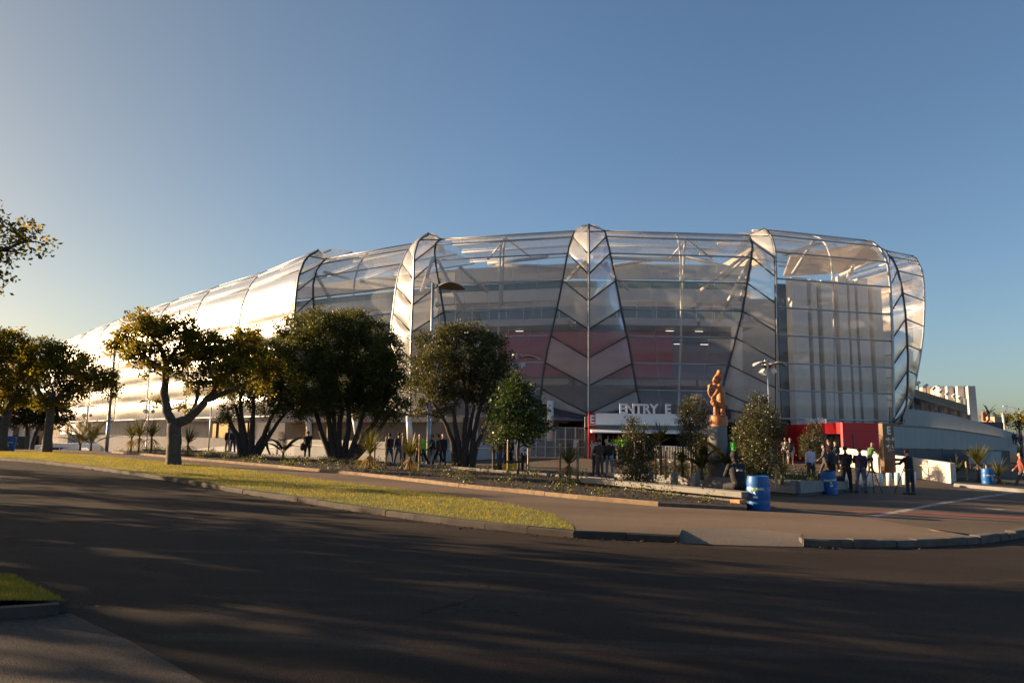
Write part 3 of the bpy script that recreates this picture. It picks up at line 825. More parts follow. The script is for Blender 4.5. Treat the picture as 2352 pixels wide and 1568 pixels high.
# ridge caps folding back over the roof
for A_, B_, C_ in ((L2l, L2r, L2e), (Cl, Cr, Ce)):
    mb = MB()
    top = [A_.at(LV[-1]), A_.at(LV[-1]).lerp(B_.at(LV[-1]), .35)+Vector((0, .2, .30)), A_.at(LV[-1]).lerp(B_.at(LV[-1]), .72)+Vector((0, .2, .28)), B_.at(LV[-1]), C_.at(LV[-1]).lerp(B_.at(LV[-1]), .72)+Vector((0, .2, .28)), C_.at(LV[-1]).lerp(B_.at(LV[-1]), .35)+Vector((0, .2, .30)), C_.at(LV[-1])]
    mb.grid([top, [p+Vector((0, 1.6, .15)) for p in top], [p+Vector((0, 6, -.3)) for p in top]]); mb.build('ridge_cap', [M_['foil_milk']], stad)
for A_, B_ in ((L1r, L1e), (R1l, R1r), (R2r, R2e)):
    mb = MB(); top = [A_.at(LV[-1]), A_.at(LV[-1]).lerp(B_.at(LV[-1]), .5)+Vector((0, 0, .1)), B_.at(LV[-1])]
    mb.grid([top, [p+Vector((0.2, 2.2, .15)) for p in top], [p+Vector((0.4, 6, -.3)) for p in top]]); mb.build('ridge_cap', [M_['foil_milk']], stad)
# roof skin and purlins behind the eaves
PAIRS = [(L1e, L2l), (L2e, Cl), (Ce, R1l), (R1r, R2r), (R2e, R3)] + [(st_[i+1], st_[i] if i else L1r) for i in range(8)]
mb, pb_ = MB(), MB()
for A_, B_ in PAIRS:
    a, b = A_.at(LV[-1]), B_.at(LV[-1]); t = b-a; n = Vector((-t.y, t.x, 0)).normalized()
    if n.y < 0: n = -n
    rows = []
    for d, h in ((0, 0), (1.5, .45), (4, .7), (7.5, .8), (11, .6)):
        rows.append([a.lerp(b, k/8)+n*d+Vector((0, 0, h)) for k in range(9)])
        if d: pb_.tube([a+n*d+Vector((0, 0, h-.15)), b+n*d+Vector((0, 0, h-.15))], 0.09, 6)
    mb.grid(rows)
roof = mb.build('roof', M_['foil_roof'], stad); pb_.build('purlin', M_['white_steel'], roof)
# ---- the stand seen through the skin
IN = [(-25.5, 81), (-13.5, 74.5), (-5.5, 70.6), (6, 67.6), (17, 67.6), (22.2, 68)]
def band(name, path, off, th, z0, z1, mat, parent=stad):
    mb = MB(); pts = [Vector((p[0], p[1]+off)) for p in path]
    for a, b in zip(pts, pts[1:]):
        mb.wallseg(a, b, th, EYE+z0, EYE+z1, EYE+z0, EYE+z1)
    return mb.build(name, M_[mat], parent)
CORE = [(-78, 134), (-48, 104), (-31, 92), (-16, 84.5), (-6, 80), (8, 77.5), (20, 77.5), (31, 79), (40, 83)]
band('stand_sun_block', CORE, 0.0, 0.5, -2.5, 15.2, 'interior_grey')  # added stand bulk that keeps low sun from glowing through the foil
LI = [(-80, 134.5), (-52, 104.5), (-31.5, 86)]
for z_ in (6.4, 11.8): band('floor_slab', LI, 2.6, 3.0, z_, z_+.35, 'interior_light')
band('concourse_back', LI, 3.0, .3, 1.8, 14.0, 'interior_light')
for i in range(14):
    t_ = i/13; a_ = Vector((-78+47*t_, 132.5-47.5*t_)); mb = MB(); mb.tube([(a_.x, a_.y, EYE+1.8), (a_.x, a_.y, EYE+15.5)], .4, 10); mb.build('column', M_['interior_light'], stad)
band('upper_parapet', IN, 0.0, 0.4, 14.9, 16.3, 'interior_light')
band('upper_glazing', IN, 1.1, 0.2, 13.9, 14.9, 'teal_glass')
band('roof_beam', IN, 0.2, 0.7, 12.9, 14.0, 'interior_light')
band('concourse_wall', IN, 7.5, 0.3, 10.9, 13.6, 'interior_grey')
band('balustrade', IN, -0.1, 0.06, 11.2, 12.3, 'pale_glass')
rl = MB()
for a, b in zip(IN, IN[1:]):
    rl.tube([(a[0], a[1]-.15, EYE+12.32), (b[0], b[1]-.15, EYE+12.32)], 0.05, 6)
    m_ = int(math.hypot(b[0]-a[0], b[1]-a[1])/1.6)
    for i in range(m_):
        t = i/m_; x_, y_ = a[0]+(b[0]-a[0])*t, a[1]+(b[1]-a[1])*t
        rl.box((x_, y_-.15, EYE+12.1), (.07, .07, 1.8))
rl.build('handrail', M_['white_steel'], stad)
band('floor_slab', IN, 3.0, 7.0, 10.5, 11.1, 'interior_grey')
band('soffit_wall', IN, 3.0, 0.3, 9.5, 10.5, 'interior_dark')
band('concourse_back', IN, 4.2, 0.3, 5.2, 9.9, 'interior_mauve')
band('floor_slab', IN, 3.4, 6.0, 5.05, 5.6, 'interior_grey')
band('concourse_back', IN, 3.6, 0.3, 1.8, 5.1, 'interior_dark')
band('floor_slab', IN, 1.0, 8.0, 1.45, 1.9, 'interior_grey')
RED = [(-1.2, 67.9), (6, 66.3), (14.6, 66.3)]
band('red_wall', RED, 0.6, 0.25, 5.7, 9.75, 'red_wall')
mb = MB()
for px, py0, py1, Y, r in ((1692,752,990,66,.5),(1264,920,1012,61.5,.27),(1100,762,985,69,.45),(1600,905,1010,66,.45)):
    mb = MB(); a, b = W(px, py1, Y), W(px, py0, Y); mb.tube([a, b], r, 14); mb.build('column', M_['interior_light'], stad)
# lit fluorescent strips under the concourse slabs
for z_, off in ((13.2, 5.2), (10.3, 1.6), (9.2, 2.7)):
    for a, b in zip(IN[1:], IN[2:]):
        n__ = max(2, int(math.hypot(b[0]-a[0], b[1]-a[1])/3.9))
        for i in range(n__):
            if (i*7+int(z_*3)+int(a[0])) % 3 == 0: continue
            t_ = (i+.5+.3*math.sin(i*5+z_))/n__; mb = MB(); mb.box((a[0]+(b[0]-a[0])*t_, a[1]+(b[1]-a[1])*t_+off, EYE+z_), (.75, .07, .05), math.atan2(b[1]-a[1], b[0]-a[0])); mb.build('ceiling_light', M_['strip_lamp'], stad)
# raking roof struts in white steel tube
mb = MB()
def strut(p0, Y0, p1, Y1, r=0.17):
    mb = MB(); mb.tube([W(*p0, Y0), W(*p1, Y1)], r, 8); mb.build('roof_strut', M_['white_steel'], stad)
for p0, Y0, p1, Y1 in (((1378,603),63.5,(1443,665),67),((1390,600),63.5,(1412,652),67),((1352,590),63.5,(1305,640),67),
    ((1610,667),67,(1708,588),64),((1650,737),67,(1722,596),63.5),((1660,640),67,(1735,570),64),((1700,690),67,(1724,610),63.5),
    ((1005,598),65.5,(1076,733),68),((1055,612),65.5,(1120,670),68),((1010,640),66,(985,720),68),((968,670),65,(995,590),64),
    ((1360,590),64,(1560,598),68),((1410,610),66,(1560,588),70),((1560,588),70,(1680,615),68),
    ((1120,605),68,(1260,590),66),((1130,608),68,(1320,614),67),((720,620),72,(760,690),76),((745,625),72,(800,640),76),
    ((1885,560),66,(1800,585),63.5),((1870,552),66,(1820,630),67),((2010,598),64.5,(1930,632),67),((1960,610),64,(1945,640),67)):
    strut(p0, Y0, p1, Y1)
for px, y0, y1, Y in ((1160,546,700,66.5),(1575,548,700,64.5)):
    for q_, r_ in (([W(px-8, y1, Y), W(px-4, y0+30, Y), W(px, y0, Y+1)], .12), ([W(px, y0, Y+1), W(px+60, y0+45, Y+3)], .09), ([W(px, y0+4, Y+1), W(px-40, y0+50, Y+3)], .09)):
        mb = MB(); mb.tube(q_, r_, 8); mb.build('roof_strut', M_['white_steel'], stad)
# the far stand roof seen through the gap, its sunlit peach put into the film colour
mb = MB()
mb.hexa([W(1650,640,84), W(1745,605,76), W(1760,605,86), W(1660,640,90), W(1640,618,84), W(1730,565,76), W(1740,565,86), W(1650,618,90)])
mb.build('roof_edge', M_['foil_sun_glow'], stad)
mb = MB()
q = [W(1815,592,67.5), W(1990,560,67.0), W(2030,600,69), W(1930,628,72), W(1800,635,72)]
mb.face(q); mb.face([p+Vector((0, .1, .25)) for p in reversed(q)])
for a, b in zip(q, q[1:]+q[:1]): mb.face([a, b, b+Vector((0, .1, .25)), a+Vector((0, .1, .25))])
mb.build('sunlit_roof_panel', M_['foil_sun_glow'], stad)  # added panel, the roof foil's peach sun glow put into its colour
# service tower of tall precast panels in the right bay
tw = MB(); sl_ = MB()
TX = [(1795,1815,1),(1815,1850,0),(1850,1860,1),(1860,1872,0),(1872,1884,1),(1884,1911,0),(1911,1922,1),(1922,1942,0),(1942,1948,1),(1948,1960,0),(1960,1967,1),(1967,1990,0),(1990,2001,1),(2001,2021,0),(2021,2032,1)]
def tower_pt(px):
    t = (px-1795)/(2040-1795); Y = 64.8+1.6*t
    return ((px-1176)/1650*Y*0.985, Y)
for a, b, slot in TX:
    p, q = tower_pt(a), tower_pt(b)
    if slot: sl_.wallseg((p[0], p[1]+.9), (q[0], q[1]+.9), .3, EYE-1.5, EYE+14.2, EYE-1.5, EYE+14.2)
    else:
        h = 14.9-0.5*(a-1795)/245+0.25*((a*7) % 3-1)
        tw.wallseg((p[0], p[1]+.2), (q[0], q[1]+.2), 1.0, EYE-1.5, EYE+h, EYE-1.5, EYE+h)
tow = tw.build('stair_tower', M_['tower_panel'], stad); sl_.build('slot_window', M_['slot_blue'], tow)
# base storey: wall, glazing, conical columns, soffit
WP = [(-88, 146), (-60, 118.8), (-40, 99.0), (-25.5, 84.6)]
mb = MB(); mg = MB(); md = MB()
for i, (a, b) in enumerate(zip(WP, WP[1:])): mb.wallseg(a, b, .4, -2.4, EYE+1.9, -2.4, EYE+1.9)
bw = mb.build('base_wall', M_['white_paint'], stad)
def along(d, off=0.0):
    a, b = Vector(WP[0]), Vector(WP[-1]); t = (b-a).normalized(); n = Vector((t.y, -t.x)); 
    p = a+t*d+n*off; return (p.x, p.y)
rnd = random.Random(5); d = 4.0
while d < 84:
    w_ = rnd.choice((0.5, 0.5, 1.0, 2.6)); 
    mg = MB(); mg.wallseg(along(d, .35), along(d+w_, .35), .12, -1.6, EYE+1.7, -1.6, EYE+1.7); mg.build('window', M_['dark_glass'], bw); d += w_ + rnd.choice((0.5, 0.9, 1.5, 3.2))
md.wallseg(along(38, .5), along(50, .5), .3, -2, EYE+1.8, -2, EYE+1.8)
md.build('timber_screen', M_['bark'], bw)
mb = MB()
BW = [(-25.5, 84.6), (-19, 77), (-12, 71.5), (-4, 67.2), (2.4, 65.6), (4.2, 65.4)]
for a, b in zip(BW, BW[1:]): mb.wallseg(a, b, .4, -.3, EYE+2.2, -.3, EYE+2.2)
mb.build('base_wall', M_['concrete_pale'], stad)
mb = MB()
for d in (-21.5, -18.7):
    mb = MB(); mb.box((d, 79.2-(d+21.5)*.9, EYE+.6), (.7, .3, 2.0), R(-42)); mb.build('doorway', M_['dark_glass'], stad)
mb = MB()
for (px0, y0), (px1, y1), Y, r0, r1 in (((943,1016),(938,955),64.2,.22,.30),((1092,1018),(1089,950),65.0,.24,.31),((824,1012),(812,950),67,.22,.30),((712,1000),(706,950),71,.3,.24)):
    mb = MB(); mb.tube([W(px0, y0, Y), W(px1, y1, Y-.3)], [r1, r0], 16); mb.build('raking_column', M_['white_steel'], stad)
# entrance recess behind the gates and portal
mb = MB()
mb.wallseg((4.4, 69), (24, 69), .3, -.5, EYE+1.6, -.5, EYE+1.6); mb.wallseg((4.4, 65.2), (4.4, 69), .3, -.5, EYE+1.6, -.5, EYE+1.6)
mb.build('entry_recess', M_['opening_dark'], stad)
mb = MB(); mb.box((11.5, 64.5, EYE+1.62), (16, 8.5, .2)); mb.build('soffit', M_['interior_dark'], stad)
# ------------------------------------------------------------------ grandstand at the right, its ramp walls and towers
gs = empty('grandstand', (45, 80, -1), 'grey concrete grandstand and ramp walls curving away at right of the foil stadium', 'grandstand')
def arc(p0, Y0, p1, Y1, n=14):
    """points of a curved wall line between two picture columns at two depths, in plan"""
    out = []
    for i in range(n+1):
        t = i/n; out.append((p0+(p1-p0)*t, Y0*(Y1/Y0)**(t**0.95)))
    return out
def wall_from(name, cols, tops, bots, mat, th=0.5, parent=gs):
    mb = MB(); P = []
    for (px, Y), i in zip(cols, range(len(cols))):
        t = i/(len(cols)-1)
        a, b = W(px, float(np.interp(px, [q[0] for q in tops], [q[1] for q in tops])), Y), W(px, float(np.interp(px, [q[0] for q in bots], [q[1] for q in bots])), Y)
        P.append((a, b))
    bk = Vector((-.35, .94, 0))*th*-1
    bk = Vector((0.3, 0.95, 0))*th
    for (a, b), (c, d) in zip(P, P[1:]):
        mb.hexa([b, d, d+bk, b+bk, a, c, c+bk, a+bk])
    return mb.build(name, M_[mat], parent)
A1 = arc(2040, 61, 2336, 112)
wall_from('ramp_wall', A1, [(2040,975.5),(2055,976),(2120,980),(2200,988),(2275,998),(2336,1009.5)], [(2040,1033),(2180,1037),(2336,1041)], 'stand_concrete')
wall_from('ramp_coping', arc(2040, 60.8, 2300, 104), [(2040,974.5),(2120,978.5),(2200,986.5),(2300,1002)], [(2040,977.5),(2120,981.5),(2200,989),(2300,1004)], 'concrete_pale', .25)
wall_from('upper_ramp_wall', arc(2044, 66, 2352, 125), [(2044,935),(2110,941),(2180,951),(2260,972),(2352,1001)], [(2044,985),(2200,995),(2352,1017)], 'stand_concrete')
# saw-tooth plinth, shade at the base put into its dark colour
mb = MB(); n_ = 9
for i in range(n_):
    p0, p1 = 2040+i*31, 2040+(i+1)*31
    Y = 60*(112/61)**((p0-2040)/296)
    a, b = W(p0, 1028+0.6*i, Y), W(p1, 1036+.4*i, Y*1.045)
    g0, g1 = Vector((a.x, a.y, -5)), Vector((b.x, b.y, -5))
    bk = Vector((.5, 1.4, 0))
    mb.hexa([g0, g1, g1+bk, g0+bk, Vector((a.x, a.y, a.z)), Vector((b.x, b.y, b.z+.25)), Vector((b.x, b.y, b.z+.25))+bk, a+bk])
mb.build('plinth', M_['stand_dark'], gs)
mb = MB()
mb.hexa([W(2225,1065,74), W(2300,1066,84), W(2300,1066,88), W(2225,1065,78), W(2225,1036,74), W(2300,1036,84), W(2300,1036,88), W(2225,1036,78)])
mb.build('roller_door', M_['grey_wall'], gs)
# raked tier with brown seat backs and brackets
TP = arc(2056, 68, 2222, 98)
fx_ = [2056, 2102, 2222]
tl = lambda d: [(2056, 893+d), (2102, 907.5+d), (2222, 942+d)]
wall_from('tier_fascia', TP, tl(0), tl(5.5), 'concrete_pale', 1.0)
wall_from('seat_back', [(p, Y+.6) for p, Y in TP], [(2056,879), (2102,893.5), (2213,927.7), (2222,931)], tl(0), 'brown_seat', .4)
wall_from('tier_shadow_wall', [(p, Y+5) for p, Y in TP], tl(3), [(2056,950), (2222,968)], 'stand_dark', .5)  # dark colour stands in for the shade under the tier
TY = lambda px: 68*(98/68)**(((px-2056)/166)**.95)
for i in range(7):
    px = 2084+i*22; Y = TY(px)+.3; yb = float(np.interp(px, fx_, [898.5, 913, 947.5]))
    mb = MB(); a, b = W(px, yb+.5, Y), W(px, yb+13, Y+3.0)
    w_ = Vector((.28, .1, 0)); c = Vector((a.x+.4, a.y+4.0, a.z))
    mb.hexa([a-w_, a+w_, b+w_, b-w_, a-w_+Vector((0,0,.3)), a+w_+Vector((0,0,.3)), c+w_, c-w_])
    mb.build('tier_bracket', M_['concrete'], gs)
    mb = MB(); e_ = W(px+10, yb+6, Y+3.6); mb.tube([Vector((e_.x, e_.y, -1)), e_], .2, 8); mb.build('column', M_['concrete'], gs)
for px, tb in ((2108,880),(2126,886),(2144,892),(2160,898.5),(2175,903.5),(2190,908.5),(2203,913)):
    Y = TY(px)+1.2; yb = float(np.interp(px+2, [2056,2102,2213,2222], [879,893.5,927.7,931]))
    mb = MB(); a = W(px+3, yb+3, Y); b = W(px, tb, Y); mb.tube([a, W(px+1, tb+3, Y)], .05, 6, m=0)
    M3 = Matrix.Rotation(R(-40), 3, 'Y')
    mb.hexa([b+M3 @ Vector(q) for q in ((-.24,-.14,-.13),(.24,-.14,-.13),(.24,.14,-.13),(-.24,.14,-.13),(-.24,-.14,.13),(.24,-.14,.13),(.24,.14,.13),(-.24,.14,.13))], 0); mb.build('floodlight', [M_['lamp_white']], gs)
# far towers
tg = empty('tower_block', (66, 115, 0), 'row of tall pale concrete slab towers rising behind the grandstand at far right', 'tower')
for (x0, y0), (x1, y1), Y, mt in (((2118,889),(2152,887),128,'lining'),((2152,885),(2160,885),124,'lining'),((2157,887),(2177,886),120,'tower_concrete'),((2187,886.5),(2211,886),118,'tower_concrete'),((2227,886),(2261,886),116,'tower_concrete'),((2267,886),(2295,886),114,'tower_concrete')):
    sc = 1.0
    mb = MB(); x0 = x0 if mt == 'lining' else 2157+(x0-2157)*.60+0; x1 = x1 if mt == 'lining' else 2157+(x1-2157)*.60
    a, b = W(x0, y0, Y), W(x1, y1, Y)
    f0, f1 = Vector((a.x, a.y, -3)), Vector((b.x+.25, b.y, -3)); bk = Vector((1.2, 3.2, 0))
    mb.hexa([f0, f1, f1+bk, f0+bk, a, b, b+bk, a+bk]); mb.build('tower_slab', M_[mt], tg)
mb = MB(); a, b = W(2177,891,119.5), W(2226,891,116.5); mb.hexa([Vector((a.x,a.y+3,0)),Vector((b.x,b.y+3,0)),Vector((b.x,b.y+5,0)),Vector((a.x,a.y+5,0)),a+Vector((0,3,0)),b+Vector((0,3,0)),b+Vector((0,5,0)),a+Vector((0,5,0))])
mb.build('core_wall', M_['lining'], tg)
mb = MB(); a, b = W(2215.5,914,115.3), W(2219,914,115.3); mb.hexa([Vector((a.x,a.y,0)),Vector((b.x,b.y,0)),Vector((b.x,b.y+.5,0)),Vector((a.x,a.y+.5,0)),a,b,b+Vector((0,.5,0)),a+Vector((0,.5,0))])
mb.build('window', M_['pale_glass'], tg)
# ------------------------------------------------------------------ trees
def crown_mesh(name, blobs, leaf, mat, base, dens, seed, droop=0.0, clump=0.34, shell=0.45, per=26):
    """leaves gathered in sprays through a union of ellipsoids; blobs: (centre, rx, ry, rz)"""
    rng = np.random.default_rng(seed); C, D = [], []
    tips = []
    for c, rx, ry, rz in blobs:
        area = (rx*ry*rz)**(2/3)
        k = max(3, int(dens*area*6))
        d = rng.normal(size=(k, 3)); d /= np.linalg.norm(d, axis=1)[:, None]
        r = (shell + (1.03-shell)*rng.random(k)**0.6)[:, None]
        cc = np.array(c) + d*r*np.array([rx, ry, rz])
        tips.append(cc)
        m = rng.integers(int(per*.5), int(per*1.5), k)
        idx = np.repeat(np.arange(k), m)
        p = cc[idx] + rng.normal(size=(len(idx), 3))*clump*np.array([.5, .5, .38])
        od = d[idx]*0.8 + rng.normal(size=(len(idx), 3))*0.75 + np.array([0, 0, 0.25-droop])
        C.append(p); D.append(od)
    P = np.concatenate(C); d = np.concatenate(D); d /= np.linalg.norm(d, axis=1)[:, None]+1e-9
    n = len(P); L = leaf*rng.uniform(0.6, 1.25, n)[:, None]
    s = np.cross(d, rng.normal(size=(n, 3))); s /= np.linalg.norm(s, axis=1)[:, None]+1e-9
    up = np.cross(s, d)
    wd = L*rng.uniform(.22, .34, n)[:, None]
    V = np.stack([P, P+d*L*.5+s*wd+up*L*.08, P+d*L, P+d*L*.5-s*wd+up*L*.08], 1) - np.array(base)
    return quads_mesh(name, V, mat), np.concatenate(tips)
def limb(mb, pts, r, n=8, wob=0.06, rnd=None, m=0):
    rnd = rnd or random
    P = [Vector(p) for p in pts]; out, rr = [], []
    for i in range(len(P)-1):
        L = (P[i+1]-P[i]).length; k = 3
        for j in range(k):
            t = j/k; q = P[i].lerp(P[i+1], t)
            if not (i == 0 and j == 0): q = q + Vector((rnd.uniform(-1, 1), rnd.uniform(-1, 1), rnd.uniform(-1, 1)))*wob*L*.5
            out.append(q); rr.append(r[i]+(r[i+1]-r[i])*t)
    out.append(P[-1]); rr.append(r[-1]); mb.tube(out, rr, n, m=m)
def tree(name, label, cat, base_px, Y, limbs, blobs, leaf, lmat, bark='bark', dens=9, depth=1.0, seed=1, group=None, droop=0, per=26, clump=.34, shell=.45, twigs=60, sink=0.1, tips=None, dzb=0.0, jit=0.8):
    """limbs: list of [(px, py, r_px, dY)]; blobs: (px, py, r_px[, dY]); everything around plan depth Y"""
    rnd = random.Random(seed); s = Y/F
    b0 = W(base_px[0], base_px[1], Y)
    gzb = gz(b0.x, b0.y)+dzb
    base = Vector((b0.x, b0.y, gzb))
    root = empty(name, base, label, cat, group)
    B = []
    for i, q in enumerate(blobs):
        dy = q[3] if len(q) > 3 else rnd.uniform(-jit, jit)*depth*1.2
        r = q[2]*s
        c = W(q[0], q[1], Y+dy); B.append((c, r*1.08, r*1.08*max(.8, depth*.9), r*1.0))
    me, tp = crown_mesh('crown', B, leaf, M_[lmat], base, dens, seed, droop, clump, shell, per)
    link(me, 'crown', root)
    mb = MB(); ends = []
    for L in limbs:
        pts = [W(q[0], q[1], Y+(q[3] if len(q) > 3 else 0)) for q in L]
        if abs(L[0][0]-base_px[0]) < 40 and abs(L[0][1]-base_px[1]) < 15:
            pts[0].z = gzb-sink
        limb(mb, pts, [q[2]*s for q in L], 9, rnd=rnd); 
        ends += [(p, L[i][2]*s) for i, p in enumerate(pts) if i >= 1]
    for c, rx, ry, rz in B:      # a bough to every mass of leaves
        e, r = min(ends, key=lambda q: (q[0]-c).length + max(0, q[0].z-c.z)*1.5)
        md = e.lerp(c, .5)+Vector((rnd.uniform(-.1, .1), rnd.uniform(-.1, .1), .12))*(e-c).length*.5
        r0 = min(r*.75, .02+.02*(e-c).length+rx*.02)
        limb(mb, [e, md, c], [r0, r0*.7, .012], 6, rnd=rnd)
    for i in range(min(twigs, len(tp))):
        t = Vector(tp[rnd.randrange(len(tp))]); c = min((b[0] for b in B), key=lambda q: (q-t).length)
        mb.tube([c, c.lerp(t, .55)+Vector((0, 0, .05)), t], [.018, .012, .005], 4)
    mb.build('trunk', M_[bark], root)
    if tips:
        rg = np.random.default_rng(seed+9); k = rg.integers(0, len(tp), tips)
        P = tp[k]+rg.normal(size=(tips, 3))*.1; a = rg.normal(size=(tips, 3)); a /= np.linalg.norm(a, axis=1)[:, None]
        b = np.cross(a, rg.normal(size=(tips, 3))); b /= np.linalg.norm(b, axis=1)[:, None]
        V = np.stack([P-a*.024, P+b*.016, P+a*.024, P-b*.016], 1)-np.array(base)
        o = link(quads_mesh('flower_buds', V, M_['leaf_tip']), 'flower_buds', root); o['kind'] = 'stuff'
    return root
VG = 'spreading trees along the grass verge'
tree('verge_tree', 'olive-green verge tree that the leaning blue drum stands against', 'tree', (3,1040), 47, [[(3,1040,12),(8,985,10),(22,935,8),(40,905,6)],[(8,985,8),(-20,940,6),(-40,890,5)]],
     [(20,792,36),(52,803,26),(12,850,42),(42,885,32),(-30,830,45),(15,922,26),(70,850,20),(-10,780,30),(58,915,16)], .19, 'leaf_olive', seed=11, group=VG, dens=12, per=26)
tree('verge_tree', 'olive-green verge tree standing between the leaning blue drum and the white van', 'tree', (107,1042), 45.8, [[(107,1042,12),(112,985,9.5),(119,930,8),(122,900,6)],[(116,950,6),(90,900,5),(62,860,4),(40,830,2)],[(119,930,5),(150,890,4),(190,860,3),(225,860,2)],[(119,930,5),(165,900,3.5),(215,885,2)]],
     [(92,812,34),(130,815,30),(160,830,34),(200,848,30),(228,872,26),(250,893,20),(110,862,36),(165,872,30),(72,858,30),(130,908,22),(60,815,22),(180,900,18),(245,862,16),(160,925,14),(95,925,14)], .19, 'leaf_olive', seed=12, group=VG, dens=12, per=26)
tree('verge_tree', 'tall verge tree with a forked trunk, its sunlit crown reaching over its neighbour', 'tree', (398,1073), 32.97,
     [[(398,1073,19),(399,1045,16),(400,1000,15.5),(400,972,15)],[(398,974,11),(384,945,10),(377,905,9),(380,865,8),(381,835,6),(372,800,5),(345,770,3)],[(380,850,5),(350,830,3.5),(318,815,2.5)],[(381,838,5),(410,795,4),(425,765,2.5)],
      [(402,974,12),(430,962,11),(455,940,9.5),(475,918,8),(510,905,6.5),(550,888,5),(590,868,3)],[(462,932,6),(500,880,4.5),(540,840,3)],[(440,955,5),(452,915,4),(458,870,2.5)]],
     [(325,742,30),(355,748,24),(298,775,26),(268,803,22),(310,812,24),(345,790,34),(385,755,26),(425,758,28),(440,785,28),(470,795,34),(420,815,32),(400,845,22),(505,800,34),(555,790,30),(585,775,20),(575,830,38),(535,850,36),(480,850,30),(445,880,22),(620,845,30),(350,845,16),(365,915,12),(330,850,12),(500,890,20),(420,935,10),(600,880,22)],
     .155, 'leaf_olive', seed=13, group=VG, dens=19, per=28, clump=.3, twigs=120, shell=.3)
BG = 'bushy multi-stemmed trees in the garden bed'
tree('coastal_tree', 'bushy tree behind the forked verge tree, thin dark stems spreading like a fan', 'tree', (568,1056), 43.5,
     [[(560,1058,10),(545,1000,6),(520,950,4)],[(566,1058,10),(560,990,6),(552,920,4)],[(572,1058,10),(580,990,6),(582,920,4)],[(578,1058,10),(605,1000,6),(628,950,4),(645,920,3)],[(582,1058,8),(615,1005,5),(655,950,3)],[(562,1058,8),(552,985,4),(540,930,3)]],
     [(555,795,30),(585,785,24),(620,825,36),(575,840,36),(540,870,32),(600,880,38),(645,880,34),(555,915,28),(525,945,20),(600,925,28),(645,925,24),(515,965,12),(660,945,14),(625,955,12),(650,845,22)], .13, 'leaf_dark', 'bark_dark', seed=14, group=BG, dens=19, per=26)
tree('coastal_tree', 'largest dark bushy tree, dense round crown on many stems, nearest the leaf-ribbed bay', 'tree', (785,1062), 43.0,
     [[(765,1064,9),(740,1000,6),(725,945,5)],[(772,1064,9),(758,985,6),(752,930,5)],[(780,1064,9),(778,990,6),(785,930,5)],[(790,1064,9),(800,985,6),(800,930,5)],[(796,1064,9),(822,995,6),(835,940,4)],[(802,1064,9),(845,990,6),(885,930,4)],[(804,1064,7),(850,1010,5),(905,940,3)],[(786,1064,7),(768,990,5),(765,930,4)]],
     [(690,757,38),(735,738,32),(780,745,32),(820,745,34),(858,765,36),(885,800,34),(905,840,30),(655,790,30),(650,835,32),(665,880,34),(700,815,50),(760,805,55),(820,820,55),(870,850,45),(915,880,24),(720,880,50),(785,885,52),(845,895,48),(690,925,30),(755,925,34),(820,930,34),(880,920,32),(920,925,18),(655,920,18),(700,955,14),(870,955,18),(905,960,12),(640,810,18),(640,760,14)], .135, 'leaf_dark', 'bark_dark', seed=15, group=BG, dens=22, per=30, twigs=80)
tree('coastal_tree', 'bushy multi-stemmed tree with silvery leaves right beside the tall double-arm lamp', 'tree', (1065,1082), 37.5,
     [[(1050,1084,9),(1040,1015,6),(1018,960,4),(990,920,3)],[(1058,1084,9),(1050,1000,6),(1040,940,4)],[(1066,1084,10),(1068,1000,6),(1072,930,4)],[(1074,1084,9),(1090,1000,6),(1105,930,4)],[(1080,1084,8),(1100,1010,5),(1130,950,3)],[(1062,1084,7),(1078,990,5),(1090,930,3)]],
     [(1000,790,26),(1035,768,28),(1075,765,28),(1105,785,28),(1135,795,26),(970,785,18),(1150,830,24),(965,835,26),(1010,835,38),(1065,830,44),(1118,845,38),(1155,870,20),(960,885,24),(1005,890,32),(1050,890,38),(1100,895,36),(1140,910,22),(965,930,16),(1020,930,20),(1120,935,18),(1145,935,12),(955,950,10),(1000,950,10)], .125, 'leaf_silver', 'bark_dark', seed=16, group=BG, dens=22, per=28, twigs=80)
tree('young_tree', 'young glossy bright-green tree tied between two stakes in the garden bed', 'tree', (1189,1096), 32.5,
     [[(1189,1098,3.4),(1190,1050,3),(1189,1000,2.6),(1188,940,2)]],
     [(1188,880,24),(1210,905,24),(1165,905,26),(1148,935,24),(1190,930,38),(1225,945,26),(1240,975,22),(1195,975,38),(1155,975,26),(1215,1000,24),(1250,985,14),(1145,1000,14)], .17, 'leaf_green', seed=17, dens=13, per=22)
tree('young_tree', 'small pale-leaved sapling left of the staked green tree, above the black bag', 'tree', (1132,1078), 34.5,
     [[(1134,1080,3),(1134,1045,3),(1132,1010,2)]], [(1125,985,15),(1136,1000,14),(1128,1020,15),(1118,1005,10),(1142,1025,8)], .10, 'leaf_silver', seed=18, dens=12, per=18, twigs=20)
SG = 'dense young shrubs with pale buds'
tree('pohutukawa_shrub', 'tall loose shrub in the mulch in front of the entry portal', 'shrub', (1462,1117), 29.3,
     [[(1462,1120,4),(1462,1060,3),(1455,1000,2)],[(1462,1118,3),(1480,1050,2),(1482,1000,1.5)],[(1460,1118,3),(1440,1060,2)]],
     [(1450,968,13),(1445,988,17),(1478,990,14),(1455,1012,24),(1432,1025,20),(1485,1025,20),(1460,1045,26),(1440,1068,24),(1485,1070,20),(1425,1062,14),(1465,1095,26),(1440,1105,16),(1490,1105,12),(1500,1045,10)], .068, 'leaf_bush', seed=21, group=SG, dens=40, per=30, clump=.2, tips=160)
